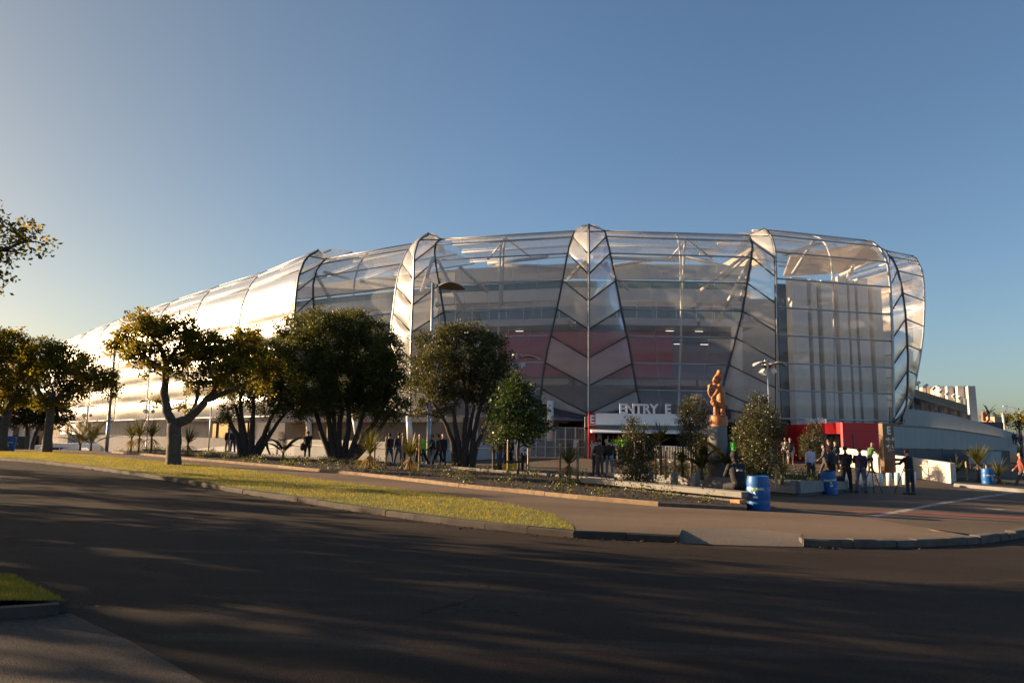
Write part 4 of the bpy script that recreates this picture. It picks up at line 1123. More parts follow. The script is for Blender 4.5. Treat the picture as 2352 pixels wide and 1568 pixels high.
tree('pohutukawa_shrub', 'broad dense shrub in the planter just left of the carved statue', 'shrub', (1588,1086), 31.5,
     [[(1588,1090,4),(1588,1040,3),(1585,980,2)]],
     [(1588,925,15),(1603,928,15),(1578,942,17),(1614,950,16),(1592,960,27),(1568,968,14),(1614,985,20),(1580,1000,22),(1602,1015,18),(1570,1015,12),(1622,965,10)], .068, 'leaf_bush', seed=22, group=SG, dens=46, per=30, clump=.2, tips=240)
tree('pohutukawa_shrub', 'tallest cone-shaped shrub in the planter between the statue and the ticket kiosk', 'shrub', (1745,1092), 25.0,
     [[(1745,1094,5),(1745,1030,4),(1744,960,2.5)],[(1746,1085,3),(1765,1030,2)],[(1745,1085,3),(1722,1030,2)]],
     [(1744,912,12),(1735,930,16),(1758,928,14),(1725,950,20),(1765,950,20),(1745,960,24),(1715,975,20),(1782,980,18),(1745,990,32),(1705,1000,18),(1775,1010,24),(1720,1025,26),(1785,1030,16),(1745,1045,32),(1768,1060,24),(1720,1060,22),(1748,1080,22),(1700,985,10)], .062, 'leaf_bush', seed=23, group=SG, dens=52, per=32, clump=.19, tips=320)
tree('pohutukawa_shrub', 'small pale-budded shrub in front of the red kiosk', 'shrub', (1866,1062), 43.0,
     [[(1866,1064,3),(1866,1030,2),(1868,1000,1.5)]],
     [(1870,982,12),(1868,1000,17),(1856,1015,16),(1880,1012,14),(1868,1032,20),(1845,1040,10),(1890,1030,8),(1870,1052,12)], .085, 'leaf_bush', seed=24, group=SG, dens=34, per=28, clump=.25, tips=160)
tree('dark_tree', 'dense evergreen, shade put into its near-black leaves, behind the two verge trees at far left', 'tree', (70,1024), 62, [[(60,1026,5),(62,985,4),(55,960,3)],[(72,1026,5),(85,985,4),(105,960,3)]],
     [(50,945,30),(85,950,34),(120,958,28),(145,950,20),(25,960,25),(100,930,26)], .22, 'leaf_black', 'bark_dark', seed=31, dens=11, per=26)  # leaf colour darkened for the shade the evergreen stands in
# branch reaching in from the near left
NT = tree('street_tree', 'leafy branch tip of a nearer tree hanging into the upper left corner', 'tree', (-560,1070), 15.0,
     [[(-560,1085,36),(-545,900,30),(-500,720,24)],[(-500,720,16),(-300,620,11),(-120,600,7),(0,575,4.5),(60,555,3)],[(-120,600,5),(-40,640,3),(0,660,2)],[(-545,800,16),(-700,600,12),(-760,400,8)],[(-500,720,14),(-420,500,9),(-300,350,6)]],
     [(10,520,34),(-15,490,26),(50,530,30),(78,545,26),(100,560,17),(20,570,34),(60,585,20),(-20,600,40),(-5,645,20),(-80,560,70),(-170,600,80),(-260,560,90),(-350,500,110),(-450,420,120),(-560,380,130),(-680,430,130),(-760,550,110),(-600,560,120),(-480,600,90),(-350,640,70)], .105, 'leaf_olive', seed=41, dens=20, per=14, clump=.22, droop=.55, twigs=160, depth=1.0)
# ------------------------------------------------------------------ unseen street trees shading the road, some added behind the camera to darken it
def shade_tree(x, y, h, r, seed, dens=1.0):
    z = gz(x, y); rnd = random.Random(seed)
    root = empty('street_tree', (x, y, z), 'large street tree out of view, shading the road', 'tree', 'street trees shading the road')
    B = []
    for i in range(11):
        a, q = rnd.uniform(0, 6.28), rnd.uniform(.2, 1)*r
        B.append((Vector((x+math.cos(a)*q, y+math.sin(a)*q, z+h*rnd.uniform(.42, 1))), r*rnd.uniform(.3, .48), r*rnd.uniform(.3, .48), r*rnd.uniform(.18, .3)))
    me, tp = crown_mesh('crown', B, .34, M_['leaf_olive'], Vector((x, y, z)), dens, seed, per=20, clump=.6)
    link(me, 'crown', root)
    mb = MB(); limb(mb, [(x, y, z-.2), (x+.1, y, z+h*.3), (x, y+.1, z+h*.5)], [.34, .26, .2], 9, rnd=rnd)
    for c, *_ in B: limb(mb, [(x, y+.1, z+h*.45), c], [.12, .03], 6, rnd=rnd)
    mb.build('trunk', M_['bark'], root)
SHADE = [(-20,15.5,7.5,3.4),(-30,20,7,3.6),(-38,24,7,2.6,.9),(-27,23,5,1.8,1.0),(-32,26.5,5.5,1.7,1.0),(-24,27.2,5.5,1.4,1.5),(-37,32.5,7,1.6,1.2),(-18,12.5,6.2,3.2),(-26,16,6.5,3.4),(-34,14,7,4),(-21,6,6,3.2),(-27,9,7.5,3.6),(-19,0,6.5,3.4),(-32,4,8,4),(-48,13,9,4.5),(-24,-6,6.5,3.2),(-38,-3,8,4.2),(-8,-9,9,4.5),(5,-11,10,5),(16,-8,9,4.5),(-16,-13,9,4.5)]  # added: small ones band the verge, ones behind the camera darken the road
for i, t in enumerate(SHADE): shade_tree(*t[:4], 60+i, *t[4:])
# ------------------------------------------------------------------ cabbage trees, palms, bedding
def blade_strip(mb, base, d, L, w, bend, m, rnd, segs=5):
    """one arching strap leaf"""
    d = Vector(d).normalized(); side = d.cross(Vector((0, 0, 1)))
    if side.length < .05: side = Vector((1, 0, 0))
    side.normalize(); p = Vector(base); st = len(mb.v)
    for i in range(segs+1):
        t = i/segs; ww = w*(0.55+0.9*t*(1-t)*2)*(1-t**3)+.001
        mb.v += [p-side*ww, p+side*ww]
        d = (d+Vector((0, 0, -bend*(.25+t)))).normalized(); p = p+d*(L/segs)
    for i in range(segs):
        q = st+2*i; mb.f.append((q, q+1, q+3, q+2)); mb.m.append(m); mb.s.append(True)
def cabbage(px, py, Y, h, L, label, n=70, dead=30, seed=0, group='cabbage trees in the beds', dz=.19):
    rnd = random.Random(seed); b0 = W(px, py, Y); base = Vector((b0.x, b0.y, gz(b0.x, b0.y)+dz))
    root = empty('cabbage_tree', base, label, 'cabbage tree', group)
    top = base+Vector((0, 0, h))
    mb = MB(); mb.tube([base-Vector((0, 0, .1)), base.lerp(top, .5)+Vector((.02, 0, 0)), top], [.07, .06, .05], 8); mb.build('trunk', M_['palm_trunk'], root)
    mb = MB()
    for i in range(n):
        a = rnd.uniform(0, 6.283); e = R(rnd.triangular(5, 88, 55))
        blade_strip(mb, top+Vector((0, 0, rnd.uniform(-.12, .05))), (math.cos(a)*math.cos(e), math.sin(a)*math.cos(e), math.sin(e)), L*rnd.uniform(.7, 1.1), .022, rnd.uniform(.02, .2), 0, rnd)
    mb.build('leaves', M_['strap_leaf'], root)
    if dead:
        mb = MB()
        for i in range(dead):
            a = rnd.uniform(0, 6.283); e = R(rnd.uniform(-50, 5))
            blade_strip(mb, top+Vector((0, 0, -.15)), (math.cos(a)*math.cos(e), math.sin(a)*math.cos(e), math.sin(e)), L*rnd.uniform(.6, .95), .02, rnd.uniform(.15, .4), 0, rnd)
        mb.build('dead_leaves', M_['strap_dead'], root)
    return root
def stake(px, py, Y, h, label, dz=.19):
    b = W(px, py, Y); z = gz(b.x, b.y)+dz; mb = MB()
    mb.box((b.x, b.y, z+h/2-.1), (.07, .07, h+.2), .3); mb.lathe([(.055, 0), (.0, .05)], (b.x, b.y, z+h), 4, sm=False)
    o = mb.build('garden_stake', M_['stake_wood'], base=(b.x, b.y, z)); tag(o, label, 'stake', 'timber stakes beside the young plants')
def fern_palm(px, py, Y, L, label, n=9, seed=0, dz=.19, lean=(35, 78), group='young feather palms in the beds'):
    rnd = random.Random(seed); b0 = W(px, py, Y); base = Vector((b0.x, b0.y, gz(b0.x, b0.y)+dz))
    root = empty('feather_palm', base, label, 'palm', group)
    mb = MB(); mb.tube([base-Vector((0, 0, .1)), base+Vector((0, 0, .35))], [.09, .06], 8); mb.build('trunk', M_['palm_trunk'], root)
    for i in range(n):
        mb = MB()
        a = 6.283*i/n+rnd.uniform(-.3, .3); e = R(rnd.uniform(*lean)); d = Vector((math.cos(a)*math.cos(e), math.sin(a)*math.cos(e), math.sin(e)))
        p = base+Vector((0, 0, .3)); pts = [p.copy()]; dd = []
        for k in range(14):
            dd.append(d.copy()); p = p+d*L/14; pts.append(p.copy()); d = (d+Vector((math.cos(a)*.02, math.sin(a)*.02, -.05-.004*k))).normalized()
        dd.append(d.copy()); mb.tube(pts, [.018*(1-i_/16) for i_ in range(15)], 5)
        for k in range(3, 15):
            for j in range(3):
                q = pts[k-1].lerp(pts[k], j/3); t = (k+j/3)/15; sd_ = dd[k].cross(Vector((0, 0, 1))).normalized()
                for sg in (-1, 1):
                    v = (sd_*sg*.75+dd[k]*.75+Vector((0, 0, .22))).normalized()
                    ll = L*.30*(1-abs(t-.45)*1.05)
                    blade_strip(mb, q, v, ll, .016, .10, 0, rnd, 3)
        mb.build('frond', M_['frond'], root)
cabbage(300,1036,46,.9,1.15,'cabbage tree with upright spiky head, leftmost of the pair beside the tall lamp pole', seed=1)
cabbage(318,1036,45.5,1.0,1.2,'dark spiky cabbage tree between two paler ones, left of the forked verge tree', seed=2)
cabbage(346,1037,45,1.0,1.25,'pale spiky cabbage tree nearest on the left of the forked trunk', seed=3)
cabbage(430,1044,43.5,.7,1.25,'wide cabbage tree just right of the forked verge tree trunk', seed=4)
cabbage(848,1082,33.5,.75,1.2,'biggest shaggy cabbage tree, long dead leaves drooping between two stakes', n=100, dead=45, seed=5)
cabbage(941,1082,34,.65,1.1,'shaggy cabbage tree just left of the tall lamp post, between two stakes', n=90, dead=30, seed=6)
cabbage(1306,1112,28,.75,1.0,'cabbage tree with a straw skirt standing alone in the mulch between two stakes', n=90, dead=60, seed=7)
cabbage(1517,1086,31.5,1.35,.95,'tall golden cabbage tree in the planter behind the loose shrub', n=80, dead=10, seed=8, dz=.5)
cabbage(1567,1089,30.5,.55,.8,'cabbage tree with drooping straw leaves in the planter beside the metal barrier', n=70, dead=60, seed=9, dz=.5)
cabbage(2248,1105,40,.9,1.25,'wide bright cabbage tree with fan head behind the right-hand blue drum', n=120, dead=20, seed=10)
cabbage(2295,1112,39,.4,1.0,'low dark cabbage plant right of the right-hand blue drum', n=60, dead=10, seed=12)
cabbage(2196,1100,42,.3,.9,'small dark strap plant at the end of the pale ramp wall', n=45, dead=5, seed=13)
cabbage(1795,1078,27,.3,.8,'low strap-leaved plant at the foot of the cone-shaped shrub', n=40, dead=5, seed=14, dz=.5)
cabbage(490,1018,58,.15,.55,'small yellow-green tuft beyond the walkway near the thin pole', n=40, dead=0, seed=15, dz=.1)
for px, py, Y, L_, lb, n, sd_ in ((183,1035,52,2.2,'left one of two golden feather palms beside the white van',10,1),(208,1036,51,2.3,'right one of two golden feather palms beside the white van',10,2),(650,1057,42,1.6,'dark feather palm with fronds like rabbit ears left of the man with a bag',8,3),(1612,1088,29,1.1,'feather palm in the planter left of the statue column',9,4),(1674,1085,29.5,1.75,'dark feather palm with one tall frond right of the statue column',8,5)):
    fern_palm(px, py, Y, L_, lb, n, sd_, dz=.5 if px > 1600 else .19)
for i, (px, py, Y, h) in enumerate(((859,1082,33.8,1.35),(885,1084,33,1.4),(923,1088,33,1.45),(962,1086,33.5,1.4),(1166,1098,32.5,1.5),(1213,1102,32,1.6),(1286,1113,28.3,1.4),(1327,1113,28,1.45),(1506,1092,30.4,.9),(1529,1092,30.3,.9),(1550,1092,30,.9),(1604,1090,29.5,1.0),(1782,1076,26.5,.5),(2222,1112,40.5,.9),(2268,1110,40,1.0))):
    lb = ['short timber stake left of the big shaggy cabbage tree','timber stake right of the big shaggy cabbage tree','timber stake left of the cabbage tree by the lamp post','timber stake right of the cabbage tree by the lamp post','timber stake left of the young green tree','timber stake right of the young green tree','timber stake left of the straw-skirted cabbage tree','timber stake right of the straw-skirted cabbage tree','planter stake left of the golden cabbage tree','planter stake right of the golden cabbage tree','planter stake left of the barrier-side cabbage tree','planter stake right of the barrier-side cabbage tree','short stake under the cone-shaped shrub','stake left of the blue drum by the ramp wall end','stake behind the blue drum by the ramp wall end'][i]
    stake(px, py, Y, h, lb, .5 if 1500 < px < 1800 else .19)
b0 = W(1189.5, 1060, 32.2)
mb = MB(); mb.box((b0.x, b0.y, b0.z), (.95, .03, .09), .1)
tag(mb.build('tree_tie', M_['black_plastic'], base=b0), 'black strap tying the young green tree to its two stakes', 'strap')
def low_plants(poly, n, name, label, dz, seed, h=.22):
    rng = np.random.default_rng(seed); x, y = scatter(poly, n, rng); V = []
    for i in range(len(x)):
        k = rng.integers(25, 60); z = gz(x[i], y[i])+dz; s_ = rng.uniform(.5, 1.4)*h
        p = np.array([x[i], y[i], z])+rng.normal(size=(k, 3))*np.array([s_*.6, s_*.6, s_*.4])+np.array([0, 0, s_*.6])
        d = rng.normal(size=(k, 3))+np.array([0, 0, .8]); d /= np.linalg.norm(d, axis=1)[:, None]
        s2 = np.cross(d, rng.normal(size=(k, 3))); s2 /= np.linalg.norm(s2, axis=1)[:, None]
        L = rng.uniform(.04, .09, (k, 1)); V.append(np.stack([p, p+d*L*.5+s2*L*.3, p+d*L, p+d*L*.5-s2*L*.3], 1))
    return tag(link(quads_mesh(name, np.concatenate(V), M_['ground_plant']), name), label, 'ground cover', kind='stuff')
low_plants(BED, 900, 'ground_cover', 'small low bedding plants dotted over the bark mulch', .17, 5)
# ------------------------------------------------------------------ people
def seg_dist(P, a, b):
    ab = b-a; t = np.clip(((P-a) @ ab)/(ab @ ab+1e-9), 0, 1)
    return np.linalg.norm(P-(a+t[:, None]*ab), axis=1), t
def rotx(v, a):  # swing forward (+y is forward)
    c, s = math.cos(a), math.sin(a); return Vector((v.x, v.y*c-v.z*s, v.y*s+v.z*c))
def pose_body(P):
    """joints of a 1.75 m figure facing +y; P holds angles in degrees"""
    g = lambda k, d=0: R(P.get(k, d))
    J = {}
    J['pel'] = Vector((0, 0, .93))
    lean = g('lean'); up = Vector((math.sin(g('tilt')), math.sin(lean), math.cos(lean))).normalized()
    J['waist'] = J['pel']+up*.14; J['chest'] = J['pel']+up*.36; J['neck'] = J['pel']+up*.53
    hd = Vector((math.sin(g('tilt'))*.5, math.sin(lean*.6+g('nod')), math.cos(lean*.6+g('nod')))).normalized()
    J['head'] = J['neck']+hd*.19
    for s, k in ((-1, 'l'), (1, 'r')):
        hip = J['pel']+Vector((s*.095, 0, -.04)); J['hip'+k] = hip
        th = rotx(Vector((s*math.sin(g('splay', 4)), 0, -1)).normalized()*.43, g('hip_'+k)); J['knee'+k] = hip+th
        sh = rotx(Vector((s*.03, 0, -1)).normalized()*.42, g('hip_'+k)-g('knee_'+k)); J['ank'+k] = J['knee'+k]+sh
        ft = rotx(Vector((s*.25, 1, -.12)).normalized()*.19, (g('hip_'+k)-g('knee_'+k))*.6); J['toe'+k] = J['ank'+k]+ft+Vector((0, 0, -.03))
        shd = J['neck']+Vector((s*.185, 0, -.06)); J['sho'+k] = shd
        ab = g('abd_'+k, 8); ua = rotx(Vector((s*math.sin(ab), 0, -math.cos(ab)))*.29, g('arm_'+k)); J['elb'+k] = shd+ua
        inw = g('in_'+k, 0)
        fa = rotx(Vector((-s*math.sin(inw), 0, -math.cos(inw)))*.25, g('arm_'+k)+g('elb_'+k)); J['wri'+k] = J['elb'+k]+fa
        J['hdir'+k] = fa.normalized()
    return J
def body_parts(P, shorts=False, skirt=False, long_sleeve=True):
    J = pose_body(P); C = []   # (label, [points], [radii])
    a = lambda *k: [J[i] for i in k]
    C.append(('shirt', a('pel', 'waist', 'chest', 'neck'), [.135, .13, .15, .075]))
    for s in (-1, 1):
        o = Vector((s*.07, 0, 0)); C.append(('shirt', [J['pel']+o*.6+Vector((0, 0, .03)), J['waist']+o, J['chest']+o*1.1, J['chest']+o*1.4+(J['neck']-J['chest'])*.55], [.115, .108, .115, .085]))
    C.append(('skin', [J['neck']-Vector((0, 0, .03)), J['head']], [.058, .055]))
    for k, s in (('l', -1), ('r', 1)):
        C.append(('trouser', [J['pel']+Vector((s*.05, -.01, -.01)), J['hip'+k]], [.12, .105]))
        md = J['hip'+k].lerp(J['knee'+k], .6)
        C.append(('trouser', [J['hip'+k], md, J['knee'+k]], [.098, .082, .066]))
        lo = 'skin' if shorts else 'trouser'
        C.append((lo, [J['knee'+k], J['knee'+k].lerp(J['ank'+k], .35), J['ank'+k]], [.060 if not shorts else .055, .062 if not shorts else .057, .05 if not shorts else .038]))
        C.append(('shoe', [J['ank'+k]+Vector((0, -.03, -.03)), J['ank'+k].lerp(J['toe'+k], .5)+Vector((0, 0, -.015)), J['toe'+k]], [.05, .047, .038]))
        C.append(('shirt', [J['sho'+k]+Vector((-s*.03, 0, .0)), J['sho'+k], J['sho'+k].lerp(J['elb'+k], .55)], [.065, .066, .056]))
        C.append(('shirt' if long_sleeve else 'skin', [J['sho'+k].lerp(J['elb'+k], .5), J['elb'+k]], [.050 if not long_sleeve else .054, .043 if not long_sleeve else .048]))
        C.append(('shirt' if long_sleeve else 'skin', [J['elb'+k], J['elb'+k].lerp(J['wri'+k], .4), J['wri'+k]], [.045, .043, .03]))
        h = J['hdir'+k]; w = J['wri'+k]; fw = Vector((0, 1, 0))-h*h.y
        fw = fw.normalized() if fw.length > .1 else Vector((0, 0, 1)); sdv = h.cross(fw).normalized()
        C.append(('skin', [w, w+h*.05, w+h*.085], [.026, .034, .034]))
        for i, ln in enumerate((.066, .076, .072, .056)):
            o = fw*(.026-.0175*i); p0 = w+h*.085+o
            cur = sdv*(-s)*.35*-1
            C.append(('skin', [p0, p0+(h+cur*.3).normalized()*ln*.5, p0+(h+cur*.3).normalized()*ln*.5+(h+cur).normalized()*ln*.5], [.011, .010, .009]))
        t0 = w+h*.03+fw*.03; C.append(('skin', [t0, t0+(fw*.8+h*.7).normalized()*.03, t0+(fw*.4+h).normalized()*.062], [.014, .012, .010]))
    return J, C
POSES = {}
def pose_mesh(key, P, shorts, long_sleeve):
    k = (key, shorts, long_sleeve)
    if k in POSES: return POSES[k]
    J, C = body_parts(P, shorts, False, long_sleeve)
    mb = MB()
    for lab, pts, rad in C:
        d = 12 if rad[0] > .03 else 7
        mb.tube(pts, rad, d)
        for p, r in zip(pts, rad): mb.ball(p, r*.99, d)
    tn = R(P.get('turn', 0)); HM = Matrix.Rotation(-tn, 3, 'Z') @ Matrix.Rotation(-R(P.get('nod', 0))*.9, 3, 'X')
    h = J['head']+Vector((0, 0.01, .03))
    at = lambda x, y, z: h+HM @ Vector((x, y, z))
    mb.ball(at(0, -.012, .025), (.077, .092, .095), 16, M=HM); mb.ball(at(0, .02, -.035), (.058, .066, .075), 12, M=HM)
    mb.ball(at(0, .098, -.008), (.014, .022, .024), 8, M=HM)
    mb.ball(at(0, .078, -.062), (.026, .017, .011), 8, M=HM); mb.ball(at(0, .068, -.092), (.026, .022, .018), 8, M=HM); mb.ball(at(0, .074, .032), (.052, .02, .014), 8, M=HM)
    for s in (-1, 1): mb.ball(at(s*.078, -.005, -.002), (.012, .022, .032), 8, M=HM)
    me = mb.mesh('tmp', MAT['white_paint']); ob = bpy.data.objects.new('tmp', me); COL.objects.link(ob)
    md = ob.modifiers.new('r', 'REMESH'); md.mode = 'VOXEL'; md.voxel_size = .0125; md.use_smooth_shade = True
    sm = ob.modifiers.new('s', 'SMOOTH'); sm.iterations = 2; sm.factor = .4
    bpy.context.view_layer.update()
    out = bpy.data.meshes.new_from_object(ob.evaluated_get(bpy.context.evaluated_depsgraph_get()))
    bpy.data.objects.remove(ob); bpy.data.meshes.remove(me)
    n = len(out.vertices); V = np.zeros(n*3, np.float32); out.vertices.foreach_get('co', V); V = V.reshape(-1, 3).astype(float)
    best = np.full(n, 9.0); lab_i = np.zeros(n, int); names = ['skin', 'shirt', 'trouser', 'shoe']
    for lab, pts, rad in C:
        for (p, r0), (q, r1) in zip(zip(pts, rad), zip(pts[1:], rad[1:])):
            d, t = seg_dist(V, np.array(p), np.array(q)); d = d-(r0+(r1-r0)*t); k_ = d < best
            best[k_] = d[k_]; lab_i[k_] = names.index(lab)
    hp = np.array(h); dh = np.linalg.norm(V-hp, axis=1); lab_i[(dh < .16) & (V[:, 2] > J['neck'].z+.045)] = 0
    Nn = np.zeros(n*3, np.float32); out.vertices.foreach_get('normal', Nn); Nn = Nn.reshape(-1, 3).astype(float)
    HMi = np.array(HM.inverted()); loc = (V-hp) @ HMi.T
    POSES[k] = dict(J=J, V=V, Nn=Nn, lab=lab_i, loc=loc, faces=[tuple(p.vertices) for p in out.polygons], h=h, HM=HM, body={}, cloth={})
    bpy.data.meshes.remove(out)
    return POSES[k]
def submesh(D, mask, off, mat, name, wob=0.0, seed=0):
    F_ = [f for f in D['faces'] if all(mask[i] for i in f)]
    use = sorted({i for f in F_ for i in f}); ix = {v: i for i, v in enumerate(use)}
    o = np.full((len(use), 1), off)
    if wob:
        v = D['V'][use]; o = o+wob*(np.sin(v[:, 2]*55+v[:, 0]*25+seed)*np.sin(v[:, 1]*40+v[:, 2]*20))[:, None]
    co = D['V'][use]+D['Nn'][use]*o
    me = bpy.data.meshes.new(name); me.from_pydata(co.tolist(), [], [tuple(ix[i] for i in f) for f in F_]); me.materials.append(mat)
    me.polygons.foreach_set('use_smooth', [True]*len(me.polygons)); me.update(); return me
CM = {}
def cmat(col, rough=.85):
    k = tuple(col)+(rough,)
    if k not in CM: CM[k] = basic('cloth_%d' % len(CM), col, rough, var=.18, vscale=6)
    return CM[k]
def skinmat(i):
    return cmat([(.46,.27,.19),(.36,.20,.13),(.52,.32,.24),(.16,.085,.055)][i], .55)
def person(px, py, Y, face, pose, label, shirt, trouser, hair=(.03,.02,.015), skin=0, shorts=False, sleeve=True, shoe=(.04,.035,.03), hairk='short', scale=1.0, dz=0.0, group=None, extra=None, z=None):
    """face: heading in degrees, 0 = away from the camera (+y), 90 = to the left, 180 = towards the camera"""
    P = POSE[pose]; D = pose_mesh(pose, P, shorts, sleeve)
    b = W(px, py, Y); low = float(D['V'][:, 2].min())
    zb = (gz(b.x, b.y)+dz) if z is None else z
    root = empty('person', (b.x, b.y, zb), label, 'person', group)
    root.rotation_euler = (0, 0, R(face)); root.scale = (scale,)*3
    def add(me, name, par=root):
        o = bpy.data.objects.new(name, me); COL.objects.link(o); o.parent = par; BASE[o.name] = BASE[root.name]
        if par is root: o.location = (0, 0, -low)
        return o
    lab, loc = D['lab'], D['loc']
    bk = (skin,)
    if bk not in D['body']:
        me = submesh(D, np.ones(len(lab), bool), -.002, skinmat(skin), 'body'); D['body'][bk] = me
    body = add(D['body'][bk], 'body')
    def cloth(name, m, off, col, wob=0, side=0):
        k = (name, tuple(col), off, side)
        if k not in D['cloth']: D['cloth'][k] = submesh(D, m, off, cmat(col), name, wob)
        return add(D['cloth'][k], name)
    cloth('shirt', lab == 1, .010, shirt, .003); cloth('trousers', lab == 2, .009, trouser, .003)
    for sd_ in (-1, 1): cloth('shoe', (lab == 3) & (D['V'][:, 0]*sd_ > 0), .005, shoe, 0, sd_)
    hd = np.linalg.norm(loc, axis=1) < .17; zc = D['V'][:, 2] > D['J']['neck'].z+.06
    hm = hd & zc & ((loc[:, 2] > .058) | ((loc[:, 1] < -.005) & (loc[:, 2] > -.05 if hairk == 'short' else loc[:, 2] > -.10)))
    if hairk == 'cap':
        cp = cloth('cap', hd & zc & (loc[:, 2] > .045), .012, hair)
        mb = MB(); h, HM = D['h'], D['HM']
        mb.ball(h+HM @ Vector((0, .105, .058)), (.065, .07, .010), 10, M=HM); add(mb.mesh('peak', cmat(hair)), 'peak')
    elif hairk == 'hood': cloth('hood', hd & ((loc[:, 2] > .05) | (loc[:, 1] < .03)), .025, hair)
    elif hairk != 'bald': cloth('hair', hm, .010, hair, .003)
    mb = MB(); h, HM = D['h'], D['HM']
    for s in (-1, 1): mb.ball(h+HM @ Vector((s*.031, .079, .012)), (.011, .008, .006), 6, M=HM)
    add(mb.mesh('eyes', MAT['black_plastic']), 'eyes')
    if extra: extra(root, D, add, low)
    return root
POSE = {
 'stand': dict(arm_l=3, arm_r=-2, elb_l=12, elb_r=10, hip_l=2, hip_r=-2, splay=4),
 'stand2': dict(arm_l=8, arm_r=12, elb_l=55, elb_r=60, in_l=35, in_r=35, splay=6, nod=15),
 'crossed': dict(arm_l=22, arm_r=22, elb_l=80, elb_r=80, in_l=62, in_r=62, abd_l=14, abd_r=14, splay=5),
 'walk': dict(hip_l=26, knee_l=8, hip_r=-18, knee_r=16, arm_l=-18, arm_r=18, elb_l=12, elb_r=25, lean=4),
 'walk2': dict(hip_r=26, knee_r=8, hip_l=-18, knee_l=20, arm_r=-18, arm_l=22, elb_l=30, elb_r=12, lean=6),
 'phone': dict(arm_l=20, arm_r=45, elb_l=10, elb_r=100, in_r=20, splay=5, nod=8, turn=10),
 'pockets': dict(arm_l=-8, arm_r=-8, elb_l=35, elb_r=35, abd_l=18, abd_r=18, in_l=28, in_r=28, splay=6),
 'head': dict(arm_l=10, arm_r=100, elb_r=110, in_r=25, abd_r=25, hip_l=20, hip_r=-14, knee_r=14, lean=3),
 'camera': dict(arm_l=40, arm_r=42, elb_l=75, elb_r=70, in_l=30, in_r=25, lean=6, nod=12, splay=6),
 'tripod': dict(arm_l=45, arm_r=15, elb_l=40, elb_r=35, in_l=15, lean=5, nod=10, splay=7),
 'lean': dict(arm_l=30, arm_r=45, elb_l=60, elb_r=45, in_l=20, lean=16, nod=20, hip_l=5, splay=6),
 'stoop': dict(arm_l=30, arm_r=30, elb_l=35, elb_r=40, lean=30, nod=15, hip_l=24, hip_r=-16, knee_r=18),
 'sit': dict(hip_l=86, hip_r=84, knee_l=84, knee_r=80, arm_l=35, arm_r=38, elb_l=60, elb_r=55, in_l=35, in_r=35, lean=14, nod=14, splay=8),
}
BLK, NAVY, DEN = (.014,.014,.016), (.018,.022,.045), (.05,.07,.12)
def bag(col, x=-.25, z=.85, s=(.2,.42,.34)):
    def f(root, D, add, low):
        mb = MB(); mb.ball((x, -.05, z), (s[0]*.6, s[1]*.6, s[2]*.6), 12); mb.tube([(x, -.2, z+.1), (x*.6, -.05, z+.5), (x, .12, z+.1)], .015, 6)
        add(mb.mesh('shoulder_bag', cmat(col)), 'shoulder_bag')
    return f
def print_back(txt, size=.11, z=1.32, col='logo_white', front=False):
    def f(root, D, add, low):
        cu = bpy.data.curves.new('t', 'FONT'); cu.body = txt; cu.size = size; cu.extrude = .004; cu.align_x = 'CENTER'
        t = bpy.data.objects.new('t', cu); COL.objects.link(t); bpy.context.view_layer.update()
        me = bpy.data.meshes.new_from_object(t.evaluated_get(bpy.context.evaluated_depsgraph_get())); bpy.data.objects.remove(t)
        J = D['J']; c = J['chest']; y = -.155 if not front else .16
        me.transform(Matrix.Translation(c+Vector((0, y, z-1.32))) @ Matrix.Rotation(R(90), 4, 'X') if not front else Matrix.Translation(c+Vector((0, y, z-1.32))) @ Matrix.Rotation(R(180), 4, 'Z') @ Matrix.Rotation(R(90), 4, 'X'))
        me.materials.clear(); me.materials.append(MAT[col]); add(me, 'printed_lettering')
    return f
def vest(root, D, add, low):
    pass
PP = person
WG = 'people walking along the left walkway'
PP(522,1034,52.5,60,'pockets','man in dark jumper and grey trousers, back turned, beside the fan-stemmed tree',(.02,.016,.018),(.22,.17,.13),skin=0,hair=(.30,.22,.16),group=WG)
PP(534,1035,52,20,'stand','person in dark blue jacket and jeans right behind the fan-stemmed tree',(.014,.02,.035),(.03,.05,.10),group=WG)
PP(608,1043,50,60,'walk','person in bright blue jacket and dark cap walking between the fan-stemmed trees',(.03,.22,.55),(.03,.03,.04),hair=(.03,.015,.015),hairk='cap',group=WG)
PP(705,1049,46.5,15,'walk2','man in black t-shirt carrying a black shoulder bag past the grey wall',BLK,(.03,.035,.05),sleeve=False,group=WG,extra=bag(BLK,-.3,.82,(.28,.5,.42)))
PP(893,1066,44,20,'walk','man in dark brown jumper walking away beside the big shaggy cabbage tree',(.028,.016,.018),(.03,.045,.08),group=WG)
PP(915,1066,43.5,35,'head','man in navy hooded top raising an arm to his head',(.018,.028,.075),DEN,group=WG,scale=1.02)
PP(924,1064,45,10,'stand','grey-haired man in dark coat half hidden behind the man in navy',(.05,.04,.04),(.03,.03,.05),hair=(.3,.25,.22),group=WG)
PP(962,1064,45.5,200,'walk','balding man in dark jacket behind the man in the lime green top',(.025,.02,.02),(.02,.02,.025),hairk='bald',group=WG)
PP(970,1070,41.5,65,'walk','bald man in lime green high-visibility top leaning forward beside the lamp post',(.22,.75,.015),(.018,.02,.03),hairk='bald',sleeve=False,group=WG)
PP(994,1067,42.5,110,'walk2','person in dark jacket and pale trousers immediately right of the lamp post',(.02,.02,.024),(.25,.24,.24),group=WG)
PP(1007,1070,41.5,80,'walk','man in brown leather jacket and black trousers right of the lamp post',(.055,.032,.022),BLK,group=WG)
PP(1016,1066,44,190,'stand','bald man in black behind the man in the brown jacket',BLK,BLK,hairk='bald',group=WG)
